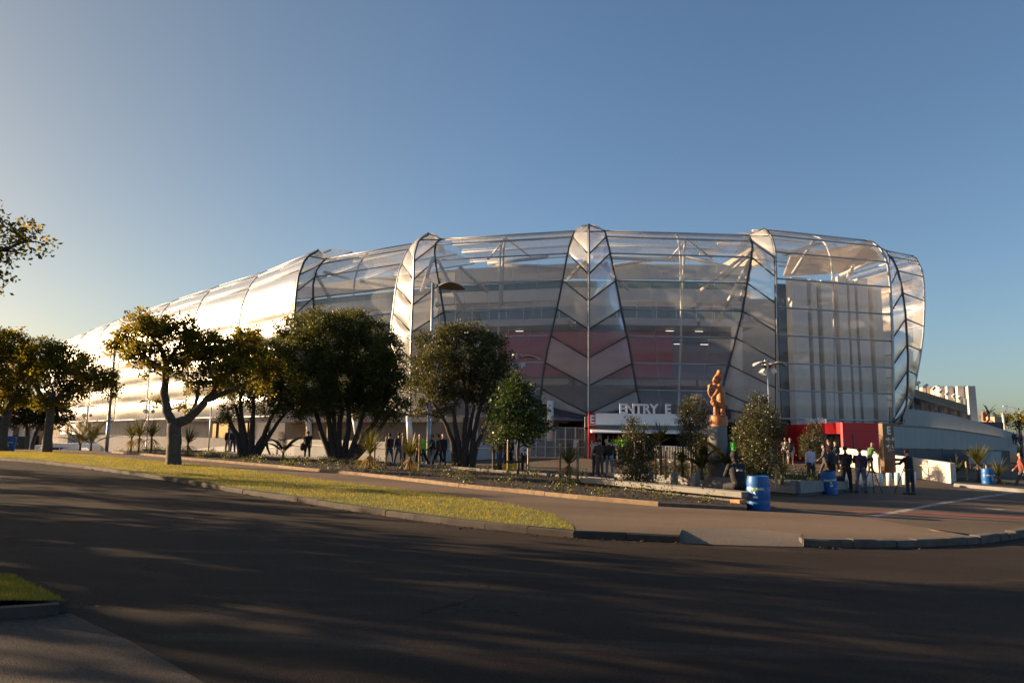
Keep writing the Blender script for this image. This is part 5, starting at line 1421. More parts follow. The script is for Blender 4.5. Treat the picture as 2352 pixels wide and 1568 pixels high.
PP(1055,1064,45,100,'camera','woman lifting a camera to her face between the stems of the silvery tree',(.02,.02,.02),(.02,.02,.03),group=WG)
PP(1147,1078,38.0,-70,'camera','camera operator in a dark jacket half hidden behind the staked green tree',(.05,.04,.028),(.05,.07,.12),hair=(.01,.01,.01))
PP(1168,1079,38.6,180,'stand2','person in black standing behind the yellow case',BLK,BLK)
PP(1206,1083,37.6,20,'stand','grey-haired man in white shirt and black trousers behind the staked green tree',(.72,.68,.78),BLK,hair=(.45,.42,.42),scale=1.0)
PP(1369,1093,37.5,25,'stand','person in pale top and dark trousers behind the hooded man before the portal',(.55,.48,.42),(.04,.045,.05))
PP(1377,1096,36.8,10,'crossed','man in brown hooded top with the hood down, arms folded, facing the portal',(.075,.045,.03),(.12,.09,.07),shoe=(.6,.5,.45))
PP(1400,1092,37.2,-25,'phone','man in dark jacket and pale blue jeans holding up a phone before the portal',(.03,.024,.02),(.20,.27,.34),extra=bag((.03,.025,.02),-.28,.8,(.1,.3,.3)))
GG = 'stewards in the entry portal'
PP(1396,1053,57.5,-160,'stand2','man in white polo shirt under the left end of the portal',(.70,.62,.52),(.10,.09,.09),sleeve=False)
PP(1409,1056,58.5,200,'stand','steward in lime vest, leftmost in the portal opening',(.25,.70,.02),BLK,group=GG)
PP(1421,1056,56.5,170,'stand2','steward in lime jacket standing at the table in the portal',(.30,.72,.02),BLK,group=GG)
PP(1434,1058,56,150,'stand','steward in lime vest behind the loose shrub',(.25,.70,.02),BLK,group=GG)
PP(1416,1050,61,180,'stand','person in grey coming out of the dark portal behind the stewards',(.2,.2,.22),(.05,.05,.06))
PP(1686,1060,50,160,'stand','steward in green vest seen beside the cone-shaped shrub',(.05,.55,.06),BLK)
PP(1816,1059,50.5,170,'stand','man in dark grey t-shirt and pale shorts facing the camera by the red kiosk',(.025,.025,.028),(.42,.40,.38),shorts=True,sleeve=False,hair=(.22,.09,.03))
PP(1805,1058,51.5,160,'stand','man in white shirt by the red kiosk, mostly hidden by the cone-shaped shrub',(.70,.68,.68),(.05,.05,.06))
PP(1863,1091,36.5,15,'stand','man in pale lilac shirt and dark trousers with a stick, back turned, near the kiosk',(.62,.55,.68),(.05,.042,.04),skin=1,
   extra=lambda root,D,add,low: add((lambda m: (m.tube([(.30,.05,low),(.27,.05,low+.85)],.035,8), m.mesh('stick',MAT['stake_wood']))[1])(MB()),'stick'))
PP(1897,1083,41,75,'walk2','man in black and white jersey walking towards the planter',(.06,.06,.065),(.07,.055,.045),hair=(.04,.015,.01),group=None)
PP(1912,1089,36.5,30,'stand','person in black seen from behind just left of the man in the black t-shirt',(.03,.03,.045),BLK,skin=3)
PP(1906,1072,46.5,150,'stand2','man in dark jersey with red trim standing at the kiosk corner',(.05,.015,.03),(.04,.04,.05),hairk='cap',hair=(.1,.05,.03))
PP(1920,1074,46,165,'stand2','man in dark sports jersey facing the camera at the kiosk corner',NAVY,(.04,.042,.06),shoe=(.5,.5,.55),extra=print_back('V',.12,1.32,front=True))
PP(1903,1066,49,200,'stand','dark-haired person in grey behind the two men in jerseys',(.05,.05,.06),BLK)
PP(1946,1133,30.9,-8,'stand2','man in black t-shirt and trousers standing right of the leaning blue drum',BLK,BLK,sleeve=False,hair=(.05,.025,.018),scale=1.02)
PP(1979,1134,30.6,-22,'tripod','man in dark purple jumper and blue jeans working a camera on a tripod',(.050,.022,.055),(.075,.10,.16),hair=(.14,.06,.03),scale=1.0)
PP(1999,1083,45.6,-70,'lean','man in green jacket and cap leaning on the ramp wall rail',(.08,.17,.07),(.20,.19,.18),hairk='cap',hair=(.35,.28,.2))
PP(2092,1136,30.4,25,'tripod','man in black jumper and jeans behind a long-lens camera on a tripod',BLK,(.025,.035,.06),hair=(.07,.03,.02),scale=1.0)
PP(2350,1118,38,60,'walk','person in a red checked shirt walking at the right edge of the photo',(.22,.05,.04),(.10,.07,.06))
bs = G(1700,1160)
PP(1697,1128,21.4,10,'sit','person in a black jacket with white back print sitting on the bench end',BLK,BLK,hairk='hood',hair=(.012,.012,.013),skin=3,z=gz(6.6,21.4)-.0,scale=1.1,extra=print_back('IIIIIIII',.085,1.30))
CG = 'people on the far ramp at the right edge'
for i,(px,py,Y,c,l) in enumerate(((2330,1021,108,(.05,.05,.06),'person in dark clothes on the far ramp, leftmost at its end'),(2338,1019,108,(.5,.45,.42),'person in pale top on the far ramp'),(2346,1022,106,(.35,.06,.05),'person in red top on the far ramp'),(2340,1050,104,(.10,.35,.15),'person in green below the end of the far ramp'),(2348,1050,104,(.2,.1,.08),'person in brown below the end of the far ramp'))):
    PP(px,py,Y,150+i*20,'stand',l,c,BLK,group=CG,z=W(px,py,Y).z)
# ------------------------------------------------------------------ walls and the entry
def wall_thing(name, label, cat, pts, mat, th, dzbot=-.15, rail=None, group=None, cap=None):
    """pts: (px, top_py, Y); foot follows the terrain"""
    P = [W(p[0], p[1], p[2]) for p in pts]
    root = empty(name, (P[0].x, P[0].y, gz(P[0].x, P[0].y)), label, cat, group)
    mb = MB()
    for a, b in zip(P, P[1:]): mb.wallseg(a, b, th, gz(a.x, a.y)+dzbot, a.z, gz(b.x, b.y)+dzbot, b.z)
    mb.build('wall', M_[mat], root)
    if cap:
        mb = MB()
        for a, b in zip(P, P[1:]): mb.wallseg(a, b, th+.06, a.z+.003, a.z+.07, b.z+.003, b.z+.07)
        mb.build('coping', M_[cap], root)
    if rail:
        mb = MB(); off = rail[1]; q = []
        for p in P: q.append(Vector((p.x+off[0], p.y+off[1], p.z-rail[0])))
        mb.tube(q, .028, 8)
        for a, b in zip(q, q[1:]):
            k = max(1, int((b-a).length/1.8))
            for i in range(k+1):
                c = a.lerp(b, i/k); mb.tube([c, c-Vector((off[0], off[1], .05))*.9], .012, 5)
        mb.build('handrail', M_['white_steel'], root)
    return root
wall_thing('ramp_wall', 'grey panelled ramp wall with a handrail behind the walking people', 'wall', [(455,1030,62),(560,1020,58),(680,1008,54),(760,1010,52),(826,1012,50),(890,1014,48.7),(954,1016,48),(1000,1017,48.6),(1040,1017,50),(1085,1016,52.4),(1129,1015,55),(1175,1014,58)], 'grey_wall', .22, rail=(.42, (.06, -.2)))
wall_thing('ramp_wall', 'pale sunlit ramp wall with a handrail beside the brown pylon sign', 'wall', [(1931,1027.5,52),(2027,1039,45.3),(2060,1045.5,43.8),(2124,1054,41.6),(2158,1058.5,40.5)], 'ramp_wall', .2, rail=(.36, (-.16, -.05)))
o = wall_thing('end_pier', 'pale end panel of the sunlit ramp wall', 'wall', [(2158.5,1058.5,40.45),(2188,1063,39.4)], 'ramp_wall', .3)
# precast saw-tooth fence along the left base of the stadium
root = empty('precast_fence', (-30, 78, -2), 'pale saw-tooth precast concrete fence in front of the stadium base at left', 'fence')
n_ = 46; mb = MB()
for i in range(n_):
    t = i/n_; px = 112+(596-112)*t; Y = 96*(62/96)**t; Y2 = 96*(62/96)**(t+1/n_); px2 = 112+(596-112)*(t+1/n_)
    a, b = W(px, 1000, Y), W(px2, 1000, Y2); d = (b-a).normalized(); nn = Vector((d.y, -d.x, 0))*.35
    a2 = a+nn
    mb.wallseg((a2.x, a2.y), (b.x, b.y), .12, -2.5, 1.55-.2*t, -2.5, 1.45-.2*t)
mb.build('fence_panels', M_['ramp_wall'], root)
# entry portal
YP = 57.0
XP = lambda px: W(px, 1000, YP).x
ZP = lambda py, px=1450: W(px, py, YP).z
gp = gz(9, YP)
port = empty('entry_portal', (XP(1352), YP, gp), 'white entry portal with red post and large ENTRY E lettering', 'entrance')
x0, x1, xr = XP(1352), XP(1367.5), XP(1640)
mb = MB(); mb.box(((x1+xr)/2+.003, YP+.25, (ZP(949.5)+ZP(976))/2), (xr-x1, .5, ZP(949.5)-ZP(976))); mb.build('lintel', M_['white_paint'], port)
mb = MB(); mb.box(((x1+xr)/2, YP+.3, (ZP(976.5)+ZP(987))/2), (xr-x1-.1, .3, ZP(976.5)-ZP(987)-.01))
for k in range(7): mb.box((x1+.3+k*(xr-x1-.6)/6, YP+.13, (ZP(976.5)+ZP(987))/2), (.05, .04, ZP(976.5)-ZP(987)-.03))
mb.build('fanlight', M_['pale_glass'], port)
mb = MB(); zc = ZP(992); 
mb.hexa([Vector(q) for q in ((x0+.12, YP-1.3, zc-.10), (xr, YP-1.3, zc-.10), (xr, YP+.1, zc-.02), (x0+.12, YP+.1, zc-.02), (x0+.12, YP-1.3, zc-.02), (xr, YP-1.3, zc-.02), (xr, YP+.1, zc+.2), (x0+.12, YP+.1, zc+.2))])
mb.build('canopy', M_['white_paint'], port)
mb = MB(); mb.box(((x0+x1)/2, YP+.2, (gp-.2+ZP(976))/2), (x1-x0, .42, ZP(976)-gp+.2)); rp = mb.build('post', M_['sign_red'], port, label='dark red post with a white E and a wheelchair symbol')
mb = MB(); mb.box(((x0+x1)/2, YP+.2, (ZP(976.3)+ZP(949.5))/2), (x1-x0-.004, .46, ZP(949.5)-ZP(976.3))); hd_ = mb.build('post_head', M_['sign_red'], port)
text_obj('letter', 'E', .86, M_['sign_white'], ((x0+x1)/2, YP-.045, ZP(972.5)), 0, hd_, .012, .03, 'CENTER', xs=.9)
mb = MB(); mb.box(((x0+x1)/2, YP-.03, ZP(976.3)), (x1-x0, .02, .05)); mb.build('trim', M_['white_paint'], hd_)
# wheelchair mark
cx, cz = (x0+x1)/2-.02, ZP(1020)
mb = MB(); yy = YP-.02
ring = [Vector((cx+.12*math.cos(a), yy, cz-.12+.12*math.sin(a))) for a in [R(v) for v in range(100, 361, 20)]]
mb.tube(ring, .018, 5); mb.ball((cx-.01, yy, cz+.20), (.04, .02, .04), 8)
mb.tube([(cx-.01, yy, cz+.14), (cx, yy, cz-.02), (cx+.12, yy, cz-.03), (cx+.17, yy, cz-.18), (cx+.22, yy, cz-.17)], .02, 5); mb.tube([(cx, yy, cz+.06), (cx+.10, yy, cz+.06)], .016, 5)
mb.build('wheelchair_symbol', M_['sign_white'], rp)
mb = MB(); mb.box((x1+.35, YP+.35, (gp+zc)/2-.1), (.35, .3, zc-gp-.1)); mb.build('jamb', M_['concrete_pale'], port)
mb = MB(); mb.box((xr-.2, YP+.3, (gp+zc)/2), (.4, .4, zc-gp)); mb.build('jamb', M_['concrete_pale'], port)
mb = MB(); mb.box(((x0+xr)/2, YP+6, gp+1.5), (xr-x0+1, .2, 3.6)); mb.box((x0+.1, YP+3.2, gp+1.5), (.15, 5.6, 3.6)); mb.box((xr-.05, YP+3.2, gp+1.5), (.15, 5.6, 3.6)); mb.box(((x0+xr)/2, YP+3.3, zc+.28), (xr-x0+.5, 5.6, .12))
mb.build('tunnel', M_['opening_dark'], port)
lt = text_obj('lettering', 'ENTRY  E', 1.0, M_['sign_white'], (0, 0, 0), 0, None, .05, .03, 'LEFT')
vx = [v.co.x for v in lt.data.vertices]; vz = [v.co.z for v in lt.data.vertices]
kx, kz_ = (XP(1543)-XP(1424))/(max(vx)-min(vx)), (ZP(926.5)-ZP(949.2))/(max(vz)-min(vz)); z0_ = min(vz); x0_ = min(vx)
for v in lt.data.vertices: v.co = Vector((XP(1424)+(v.co.x-x0_)*kx, YP+.1+v.co.y, ZP(949.2)+(v.co.z-z0_)*kz_))-BASE[port.name]
lt.parent = port; BASE[lt.name] = BASE[port.name]
# mesh gates left of the portal
gt = empty('mesh_gate', (XP(1300), 58.2, gz(6, 58)), 'row of tall galvanised mesh gates left of the red portal post', 'gate')
fr_, ms = MB(), MB(); xs_ = [W(px, 1000, 58.2).x for px in (1212,1232,1253,1276,1299,1322,1345)]; gg_ = gz(6, 58.2)
for x in xs_: fr_.box((x, 58.2, gg_+1.2), (.07, .07, 2.4))
for a, b in zip(xs_, xs_[1:]):
    for z in (.06, .85, 1.45, 2.36): fr_.box(((a+b)/2, 58.2, gg_+z), (b-a-.08, .04, .05))
    for k in range(26): ms.box(((a+b)/2, 58.2, gg_+.12+k*.085), (b-a-.08, .012, .018))
    for k in range(6): ms.box((a+(b-a)*(k+.5)/6, 58.22, gg_+1.2), (.01, .01, 2.3))
ob = fr_.build('gate_frame', M_['galv'], gt); ms.build('wire_mesh', M_['galv'], gt)
mb = MB(); mb.box((xs_[-1]-.75, 58.14, gg_+1.1), (.38, .03, .62)); mb.build('notice', M_['paper_sign'], gt)
# crowd barriers inside the entry
def barrier(px, py, Y, w, label):
    b = W(px, py, Y); z = gz(b.x, b.y); root = empty('crowd_barrier', (b.x, Y, z), label, 'barrier', 'steel crowd barriers at the entry')
    mb = MB(); mb.tube([(b.x-w/2, Y, z+.12), (b.x-w/2, Y, z+1.08), (b.x+w/2, Y, z+1.08), (b.x+w/2, Y, z+.12), (b.x-w/2, Y, z+.12)], .022, 6); mb.build('frame', M_['white_steel'], root)
    mb = MB()
    for k in range(1, int(w/.11)): mb.tube([(b.x-w/2+k*.11, Y, z+.13), (b.x-w/2+k*.11, Y, z+1.07)], .008, 5)
    mb.build('bars', M_['white_steel'], root)
    mb = MB()
    for s in (-1, 1): mb.box((b.x+s*w*.35, Y, z+.03), (.05, .5, .04)); mb.box((b.x+s*w*.35, Y, z+.09), (.04, .04, .1))
    mb.build('foot', M_['white_steel'], root)
barrier(1562, 1061, 52, 2.0, 'pale steel crowd barrier right of the golden cabbage tree'); barrier(1530, 1058, 54, 1.6, 'steel crowd barrier behind the golden cabbage tree')
b = W(1408, 1046, 55); zz = gz(b.x, 55); root = empty('arrow_sign', (b.x, 55, zz), 'small white board with a black round mark on a post in front of the portal', 'sign')
mb = MB(); mb.box((b.x, 55, zz+.95), (.5, .03, .36)); mb.build('board', M_['sign_white'], root); mb = MB(); mb.tube([(b.x, 54.97, zz+.95), (b.x, 54.978, zz+.95)], .12, 16); mb.build('mark', M_['black_plastic'], root); mb = MB(); mb.box((b.x, 55.04, zz+.45), (.05, .05, .9)); mb.build('post', M_['galv'], root)
b = W(1440, 1058, 55.3); zz = gz(b.x, 55.3); root = empty('folding_table', (b.x, 55.3, zz), 'brown folding table in front of the stewards', 'table')
mb = MB(); mb.box((b.x, 55.3, zz+.74), (1.6, .6, .04)); mb.build('tabletop', M_['stake_wood'], root)
for sx in (-.7, .7): 
    mb = MB(); mb.box((b.x+sx, 55.1, zz+.36), (.04, .04, .72)); mb.box((b.x+sx, 55.5, zz+.36), (.04, .04, .72)); mb.box((b.x+sx, 55.3, zz+.2), (.03, .4, .03)); mb.build('leg', M_['galv'], root)
# ------------------------------------------------------------------ ticket kiosk
KX, KY0, KY1 = 23.15, 52.0, 63.5
kz = gz(22, 55)-.2; ktop = W(1926, 969.5, KY0).z
kio = empty('ticket_kiosk', (KX, KY0, kz), 'bright red panelled ticket kiosk with white Ticket Sales lettering on its roof edge', 'kiosk')
mb = MB(); sid = MB(); KW_ = W(2034, 1000, 53).x-KX-2.3
dz_ = W(1890, 996, 55).z
mb.wallseg((KX+.1, KY1), (KX+.1, KY0+4.6), .2, kz, ktop, kz, ktop); mb.wallseg((KX+.1, KY0+4.597), (KX+.1, KY0+.203), .2, dz_, ktop, dz_, ktop)
mb.build('front_wall', M_['kiosk_red'], kio)
sid.wallseg((KX, KY0+.1), (KX+KW_+2.5, KY0+1.2), .2, kz+.75, ktop-.003, kz+.75, ktop-.003); sid.build('side_wall', M_['kiosk_side'], kio)
mb = MB(); mb.wallseg((KX+.05, KY0+.25), (KX+KW_+2.4, KY0+1.3), .2, kz-.6, kz+.745, kz-.6, kz+.745); mb.build('plinth', M_['concrete'], kio)
mb = MB(); mb.prism([(KX+.2, KY0+.25), (KX+KW_+2.4, KY0+1.3), (KX+KW_+2.4, KY1), (KX+.2, KY1)], ktop-.35, ktop-.1); mb.build('roof', M_['concrete'], kio)
mb = MB(); mb.wallseg((KX+.9, KY0+4.6), (KX+.9, KY0+.2), .06, kz, dz_, kz, dz_); mb.build('window', M_['pale_glass'], kio)
mb = MB()
for k in range(5): mb.box((KX+.84, KY0+.35+k*1.02, (kz+dz_)/2), (.1, .07, dz_-kz))
mb.box((KX+.84, KY0+2.4, dz_-.04), (.1, 4.3, .08)); mb.build('window_frame', M_['alu_dark'], kio)
mb = MB(); mb.prism([(KX+.95, KY0+.3), (KX+3, KY0+.5), (KX+3, KY0+4.5), (KX+.95, KY0+4.5)], kz+.0, kz+.9); mb.build('counter', M_['lining'], kio)
text_obj('lettering', 'Ticket Sales', .62, M_['sign_white'], (KX+.05, W(1858, 970, KY0+6.6).y, ktop+.02), R(-90), kio, .03, .012, 'LEFT', xs=1.35)
# open red hoarding left of the kiosk
a, b = W(1782, 1000, 60), W(1806, 1000, 57.5)
root = empty('hoarding', (a.x, a.y, gz(a.x, a.y)), 'red hoarding panel with a dark frame at the left end of the kiosk', 'hoarding')
mb = MB(); mb.wallseg(a, b, .06, gz(a.x, a.y)+.1, W(1782, 984, 60).z, gz(b.x, b.y)+.1, W(1806, 986, 57.5).z); mb.build('panel', M_['kiosk_red'], root)
mb = MB(); mb.tube([Vector((a.x-.05, a.y, gz(a.x, a.y))), W(1782, 983, 60)+Vector((-.05, 0, 0)), W(1806, 985, 57.5)+Vector((-.05, 0, 0)), Vector((b.x-.05, b.y, gz(b.x, b.y)))], .05, 6); mb.build('frame', M_['alu_dark'], root)
# pylon sign
a = W(2028, 1092, 42.4); a.z = gz(a.x, a.y); b = W(2054.5, 1102, 42.9); b.z = gz(b.x, b.y)
zt = W(2040, 972.5, 43).z
py = empty('pylon_sign', (a.x, a.y, min(a.z, b.z)), 'tall bronze-brown pylon sign lettered E, A - D and F - L', 'sign')
d = Vector((b.x-a.x, b.y-a.y, 0)); wl = d.length; d.normalize(); nn = Vector((d.y, -d.x, 0))
rz = math.atan2(d.y, d.x)
mb = MB(); mb.wallseg(a, b, .25, b.z-.2, zt, b.z-.2, zt); mb.build('slab', M_['pylon_bronze'], py)
def on(u, z, off=.14): 
    q = Vector((a.x, a.y, 0))+d*wl*u+nn*off; return (q.x, q.y, z)
H_ = zt-b.z; zs = lambda f: zt-H_*f
text_obj('letter', 'E', .62, M_['sign_white'], on(.34, zs(.20)), rz, py, .006, .02, 'LEFT', xs=wl/1.05*1.15)
for f, t in ((.32, '→A - D'), (.455, '→F - L')):
    text_obj('lettering', t, .25, M_['sign_white'], on(.16, zs(f)), rz, py, .005, .008, 'LEFT', xs=wl/1.05*1.05)
mb = MB()
for f, u0, u1 in ((.285,.36,.52),(.345,.36,.58),(.415,.36,.5),(.475,.36,.62),(.493,.36,.9),(.52,.36,.62)):
    p, q = on(u0, zs(f)), on(u1, zs(f)); mb.tube([p, q], .009, 4)
mb.build('small_lettering', M_['sign_white'], py)
# ------------------------------------------------------------------ statue on its column
YS = 30.0; sc_ = .5742/3.486*YS/F
def SP(zx, zy, dy=0.0):
    p = W((2780+zx/3.486)*.5742, (1470+zy/3.486)*.5742, YS); p.y += dy; return p
b = SP(325, 1500); gsz = gz(b.x, b.y)
ped = empty('stone_column', (b.x, b.y, gsz), 'round grey concrete column carrying the carved wooden figure', 'column')
top = SP(335, 815).z
mb = MB(); mb.lathe([(.385, gsz-.2-gsz), (.385, top-gsz-.02), (.365, top-gsz)], (b.x, b.y, gsz), 40); mb.build('shaft', M_['concrete_pale'], ped)
mb = MB(); ppx = W(1662, 1060, 31.5); mb.box((ppx.x, 31.4, gsz+.9), (.42, .35, 1.9)); mb.build('side_pier', M_['concrete'], ped)
st = empty('carved_statue', (b.x, b.y, top), 'carved orange wooden figure with one arm raised, standing on the round concrete column', 'statue')
mb = MB()
def T(pts, n=14):
    P = [SP(q[0], q[1], (q[3] if len(q) > 3 else 0)*sc_) for q in pts]; rr = [q[2]*sc_*.88 for q in pts]
    mb.tube(P, rr, n)
    for p, r in zip(P, rr): mb.ball(p, r, n)
c_ = SP(332, 742); mb.lathe([(118*sc_, -73*sc_), (120*sc_, 0), (116*sc_, 70*sc_)], c_, 28)
P = [SP(352, 42), SP(345, 80)]; mb.tube(P, [40*sc_, 44*sc_], 14)
T([(345,85,42),(325,125,56),(305,170,56),(290,215,48)]); mb.ball(SP(268,165,-20*sc_), (24*sc_, 30*sc_, 40*sc_)); mb.ball(SP(350,150,-35*sc_), (16*sc_, 30*sc_, 34*sc_)); mb.ball(SP(283,130,-38*sc_), (20*sc_, 14*sc_, 12*sc_))
T([(275,205,34,-10),(255,185,24,-20)])
T([(290,225,48),(350,290,62),(362,360,66),(365,440,72),(375,500,66)])
T([(332,262,40,-50),(290,345,33,-66),(236,425,25,-60)]); T([(236,425,26,-60),(228,440,22,-56),(250,470,24,-50)])
T([(232,268,30,-20),(285,255,34,-10)]); 
T([(208,262,36,-30),(208,262,38,-10)]); T([(190,290,22,-30),(182,330,18,-30),(188,370,18,-32),(215,412,18,-40)])
sp_ = [SP(208+(30-a_*.028)*math.cos(R(a_)), 262+(30-a_*.028)*math.sin(R(a_)), -68*sc_) for a_ in range(0, 900, 30)]; mb.tube(sp_, 6*sc_, 6)
T([(228,478,30,-48),(258,500,48,-50),(310,525,46,-40),(360,545,36,-25)]); T([(400,520,52,30),(440,535,36,20)])
T([(285,565,38,-20),(285,610,40,-20),(288,655,40,-20)]); T([(315,662,20,-36),(270,662,26,-24)]); T([(395,560,36,20),(390,610,34,20),(400,660,38,20)])
for k in range(5):
    o0 = (k-2)*15; T([(222+k*3,470+o0*.9+8,5,-92),(290,505+o0,5,-98),(352,535+o0*.5,5,-66)], 6)
for f in range(3): T([(228+f*9,400+f*12,10,-82),(216+f*8,432+f*5,9,-80)], 6)
me = mb.mesh('tmp', M_['carved_wood']); ob = bpy.data.objects.new('tmp', me); COL.objects.link(ob)
md = ob.modifiers.new('r', 'REMESH'); md.mode = 'VOXEL'; md.voxel_size = .010; md.use_smooth_shade = True
bpy.context.view_layer.update()
o2 = bpy.data.meshes.new_from_object(ob.evaluated_get(bpy.context.evaluated_depsgraph_get())); bpy.data.objects.remove(ob)
o2.transform(Matrix.Translation(-BASE[st.name])); o2.materials.clear(); o2.materials.append(M_['carved_wood']); o2.name = 'figure'
link(o2, 'figure', st)
mb = MB()
def cut(pts, r=3.2, dy=-70):
    mb.tube([SP(q[0], q[1], (q[2] if len(q) > 2 else dy)*sc_) for q in pts], r*sc_, 5)
cut([(208+(29-a_*.026)*math.cos(R(a_)), 262+(29-a_*.026)*math.sin(R(a_)), -66) for a_ in range(0, 940, 25)], 3.0)
for k in range(5): cut([(222+k*5, 468+k*15, -86), (262+k*4, 482+k*14, -94), (305, 497+k*12, -90), (345, 517+k*9, -72)], 3.0)
cut([(186, 318, -48), (190, 365, -50), (212, 404, -56)], 3); cut([(196, 316, -46), (200, 360, -48), (220, 396, -54)], 3)
cut([(300, 300, -98), (282, 345, -98), (262, 385, -92)], 3); cut([(318, 300, -98), (300, 350, -98), (276, 392, -92)], 3)
for k in range(3): cut([(226+k*9, 404+k*13, -98), (244+k*9, 414+k*12, -96)], 3)
for s_, x_ in ((-1, 283), (1, 345)): cut([(x_+14*math.cos(R(a_)), 122+10*math.sin(R(a_)), -64) for a_ in range(0, 361, 40)], 3)
cut([(312, 118, -66), (306, 150, -72), (318, 158, -70)], 3); cut([(278, 182, -60), (300, 190, -66), (330, 182, -66)], 4)
cut([(268, 150, -52), (276, 172, -58), (270, 195, -54)], 2.6); cut([(350, 150, -64), (344, 172, -66), (350, 190, -60)], 2.6)
cut([(225, 680, -118), (300, 678, -124), (390, 678, -118)], 2.5)
mb.build('carved_lines', M_['carved_dark'], st)
# ------------------------------------------------------------------ drums
def drum(px, py, Y, label, logo_ang=-35, tilt=(0, 0), k=1.0, dz=0.0, top=None):
    b = W(px, py, Y); z = gz(b.x, b.y)+dz
    root = empty('drum', (b.x, b.y, z), label, 'drum', 'blue plastic drums used as litter bins')
    BASE[root.name] = Vector((0, 0, 0))
    mb = MB(); r, h = .295*k, .90*k
    mb.lathe([(r*.93, 0), (r*.97, .03), (r*.95, .06), (r, .14*k), (r*1.005, h*.28), (r*.985, h*.31), (r*1.012, h*.34), (r*1.015, h*.66), (r*.99, h*.69), (r*1.005, h*.72), (r*.98, h*.88), (r*.93, h*.965), (r*.94, h), (r*.86, h), (r*.85, h-.04)], (0, 0, 0), 40)
    mb.build('barrel', M_['drum_blue'], root)
    mb = MB(); mb.lathe([(0, h-.06), (r*.86, h-.055), (r*.86, h-.045), (0, h-.045)], (0, 0, 0), 30); mb.build('lining', M_['drum_dark'], root)
    def wrap(o, ang, zc):
        for v in o.data.vertices:
            th = R(ang)+v.co.x/r; rr = r*1.02+.003-v.co.y
            v.co = Vector((rr*math.sin(th), -rr*math.cos(th), zc+v.co.z))
    t = text_obj('printed_logo', 'EDEN   PARK', .085*k, M_['logo_white'], (0, 0, 0), 0, root, .002, .003, 'CENTER'); wrap(t, logo_ang, h*.60)
    mb = MB()
    for i in range(4): x = -.045+i*.025; mb.hexa([Vector(q) for q in ((x-.02,0,-.05),(x-.004,0,-.05),(x-.004,.002,-.05),(x-.02,.002,-.05),(x+.015,0,.05),(x+.031,0,.05),(x+.031,.002,.05),(x+.015,.002,.05))])
    t = mb.build('emblem', M_['logo_green'], root); wrap(t, logo_ang+2, h*.62)
    mb = MB(); mb.box((0, 0, -.05), (.12, .002, .06)); mb.tube([(-.05, 0, .08), (.0, 0, .05), (.02, 0, .0)], .014, 5); mb.ball((-.02, 0, .07), (.03, .003, .03), 8)
    t = mb.build('litter_symbol', M_['logo_white'], root); wrap(t, logo_ang+4, h*.45)
    mb = MB(); mb.box((0, 0, 0), (.09, .004, .035)); t = mb.build('hand_slot', M_['drum_dark'], root); wrap(t, logo_ang+95, h*.72)
    root.rotation_euler = (R(tilt[0]), R(tilt[1]), 0)
    return root
drum(1743, 1171, 20.6, 'large blue drum standing at the end of the bench, nearest the road', -37, k=1.03)
drum(1907, 1135, 28.9, 'blue drum leaning against the concrete planter, with a black bag on top', -10, tilt=(0, -4), k=.98)
drum(2271, 1119, 38.4, 'blue drum standing alone at the right in front of the bright cabbage tree', 5, k=1.0)
drum(20, 1036, 47.8, 'dark blue drum leaning beside the leftmost verge tree', 10, tilt=(0, 7), k=1.05, dz=.1)
# ------------------------------------------------------------------ bench, planter, bollards, bits
zB = .27
def Yz(px, py, z):
    return (z-EYE)/ray(px, py)[1]
bp = [(1345,1097.5),(1440,1105.5),(1530,1113.5),(1620,1121.5),(1700,1128.5),(1722,1130.5)]
BP = [W(px, py_, Yz(px, py_, zB)) for px, py_ in bp]
bench = empty('concrete_bench', (BP[-1].x, BP[-1].y, gz(BP[-1].x, BP[-1].y)), 'long low concrete bench edging the garden bed, ending at the large blue drum', 'bench')
mb = MB()
for a, b in zip(BP, BP[1:]): mb.wallseg(Vector((a.x, a.y+.22, 0)), Vector((b.x, b.y+.22, 0)), .44, zB-.15, zB, zB-.15, zB)
mb.build('seat', M_['concrete_pale'], bench)
mb = MB()
for a, b in zip(BP, BP[1:-1]): mb.wallseg(Vector((a.x+.05, a.y+.35, 0)), Vector((b.x+.05, b.y+.35, 0)), .18, -.6, zB-.154, -.6, zB-.154)
mb.build('support', M_['stand_dark'], bench)
for k in range(3):
    q = W(1696.5, 1150, 20.25); mb = MB(); mb.box((q.x, 20.32, -.17+k*.1), (.29, .28, .092), R(-50)); mb.build('timber_block', M_['brick_timber'], bench)
PLT = [(1400,1087,35.5),(1480,1088.5,33),(1560,1091,31),(1640,1095,29.4),(1728,1099,28),(1828,1102,27)]
plw = [W(*p) for p in PLT]; C2 = [W(1889, 1096.5, 31), W(1915, 1098, 33)]
pl = empty('planter', (plw[-1].x, plw[-1].y, gz(plw[-1].x, plw[-1].y)), 'long raised concrete planter holding the shrubs, palms and statue column', 'planter')
mb = MB(); PW = plw + [W(1937, 1105, 31.0), W(1925, 1092, 37), W(1700, 1078, 40), W(1480, 1078, 42)]
for a, b in zip(PW, PW[1:] + PW[:1]):
    mb.wallseg(a, b, .32, gz(a.x, a.y)+.12, a.z, gz(b.x, b.y)+.12, b.z)
mb.build('wall', M_['concrete'], pl)
mb = MB()
for a, b in zip(PW, PW[1:] + PW[:1]):
    mb.wallseg(a, b, .14, gz(a.x, a.y)-.2, gz(a.x, a.y)+.12, gz(b.x, b.y)-.2, gz(b.x, b.y)+.12)
mb.build('plinth', M_['stand_dark'], pl)
mb = MB(); c0 = Vector((9, 34, .1)); ring = [p-Vector((0, 0, .06)) for p in PW]
for a, b in zip(ring, ring[1:]+ring[:1]): mb.face([c0, a, b])
mb.build('soil', M_['mulch_soil'], pl)
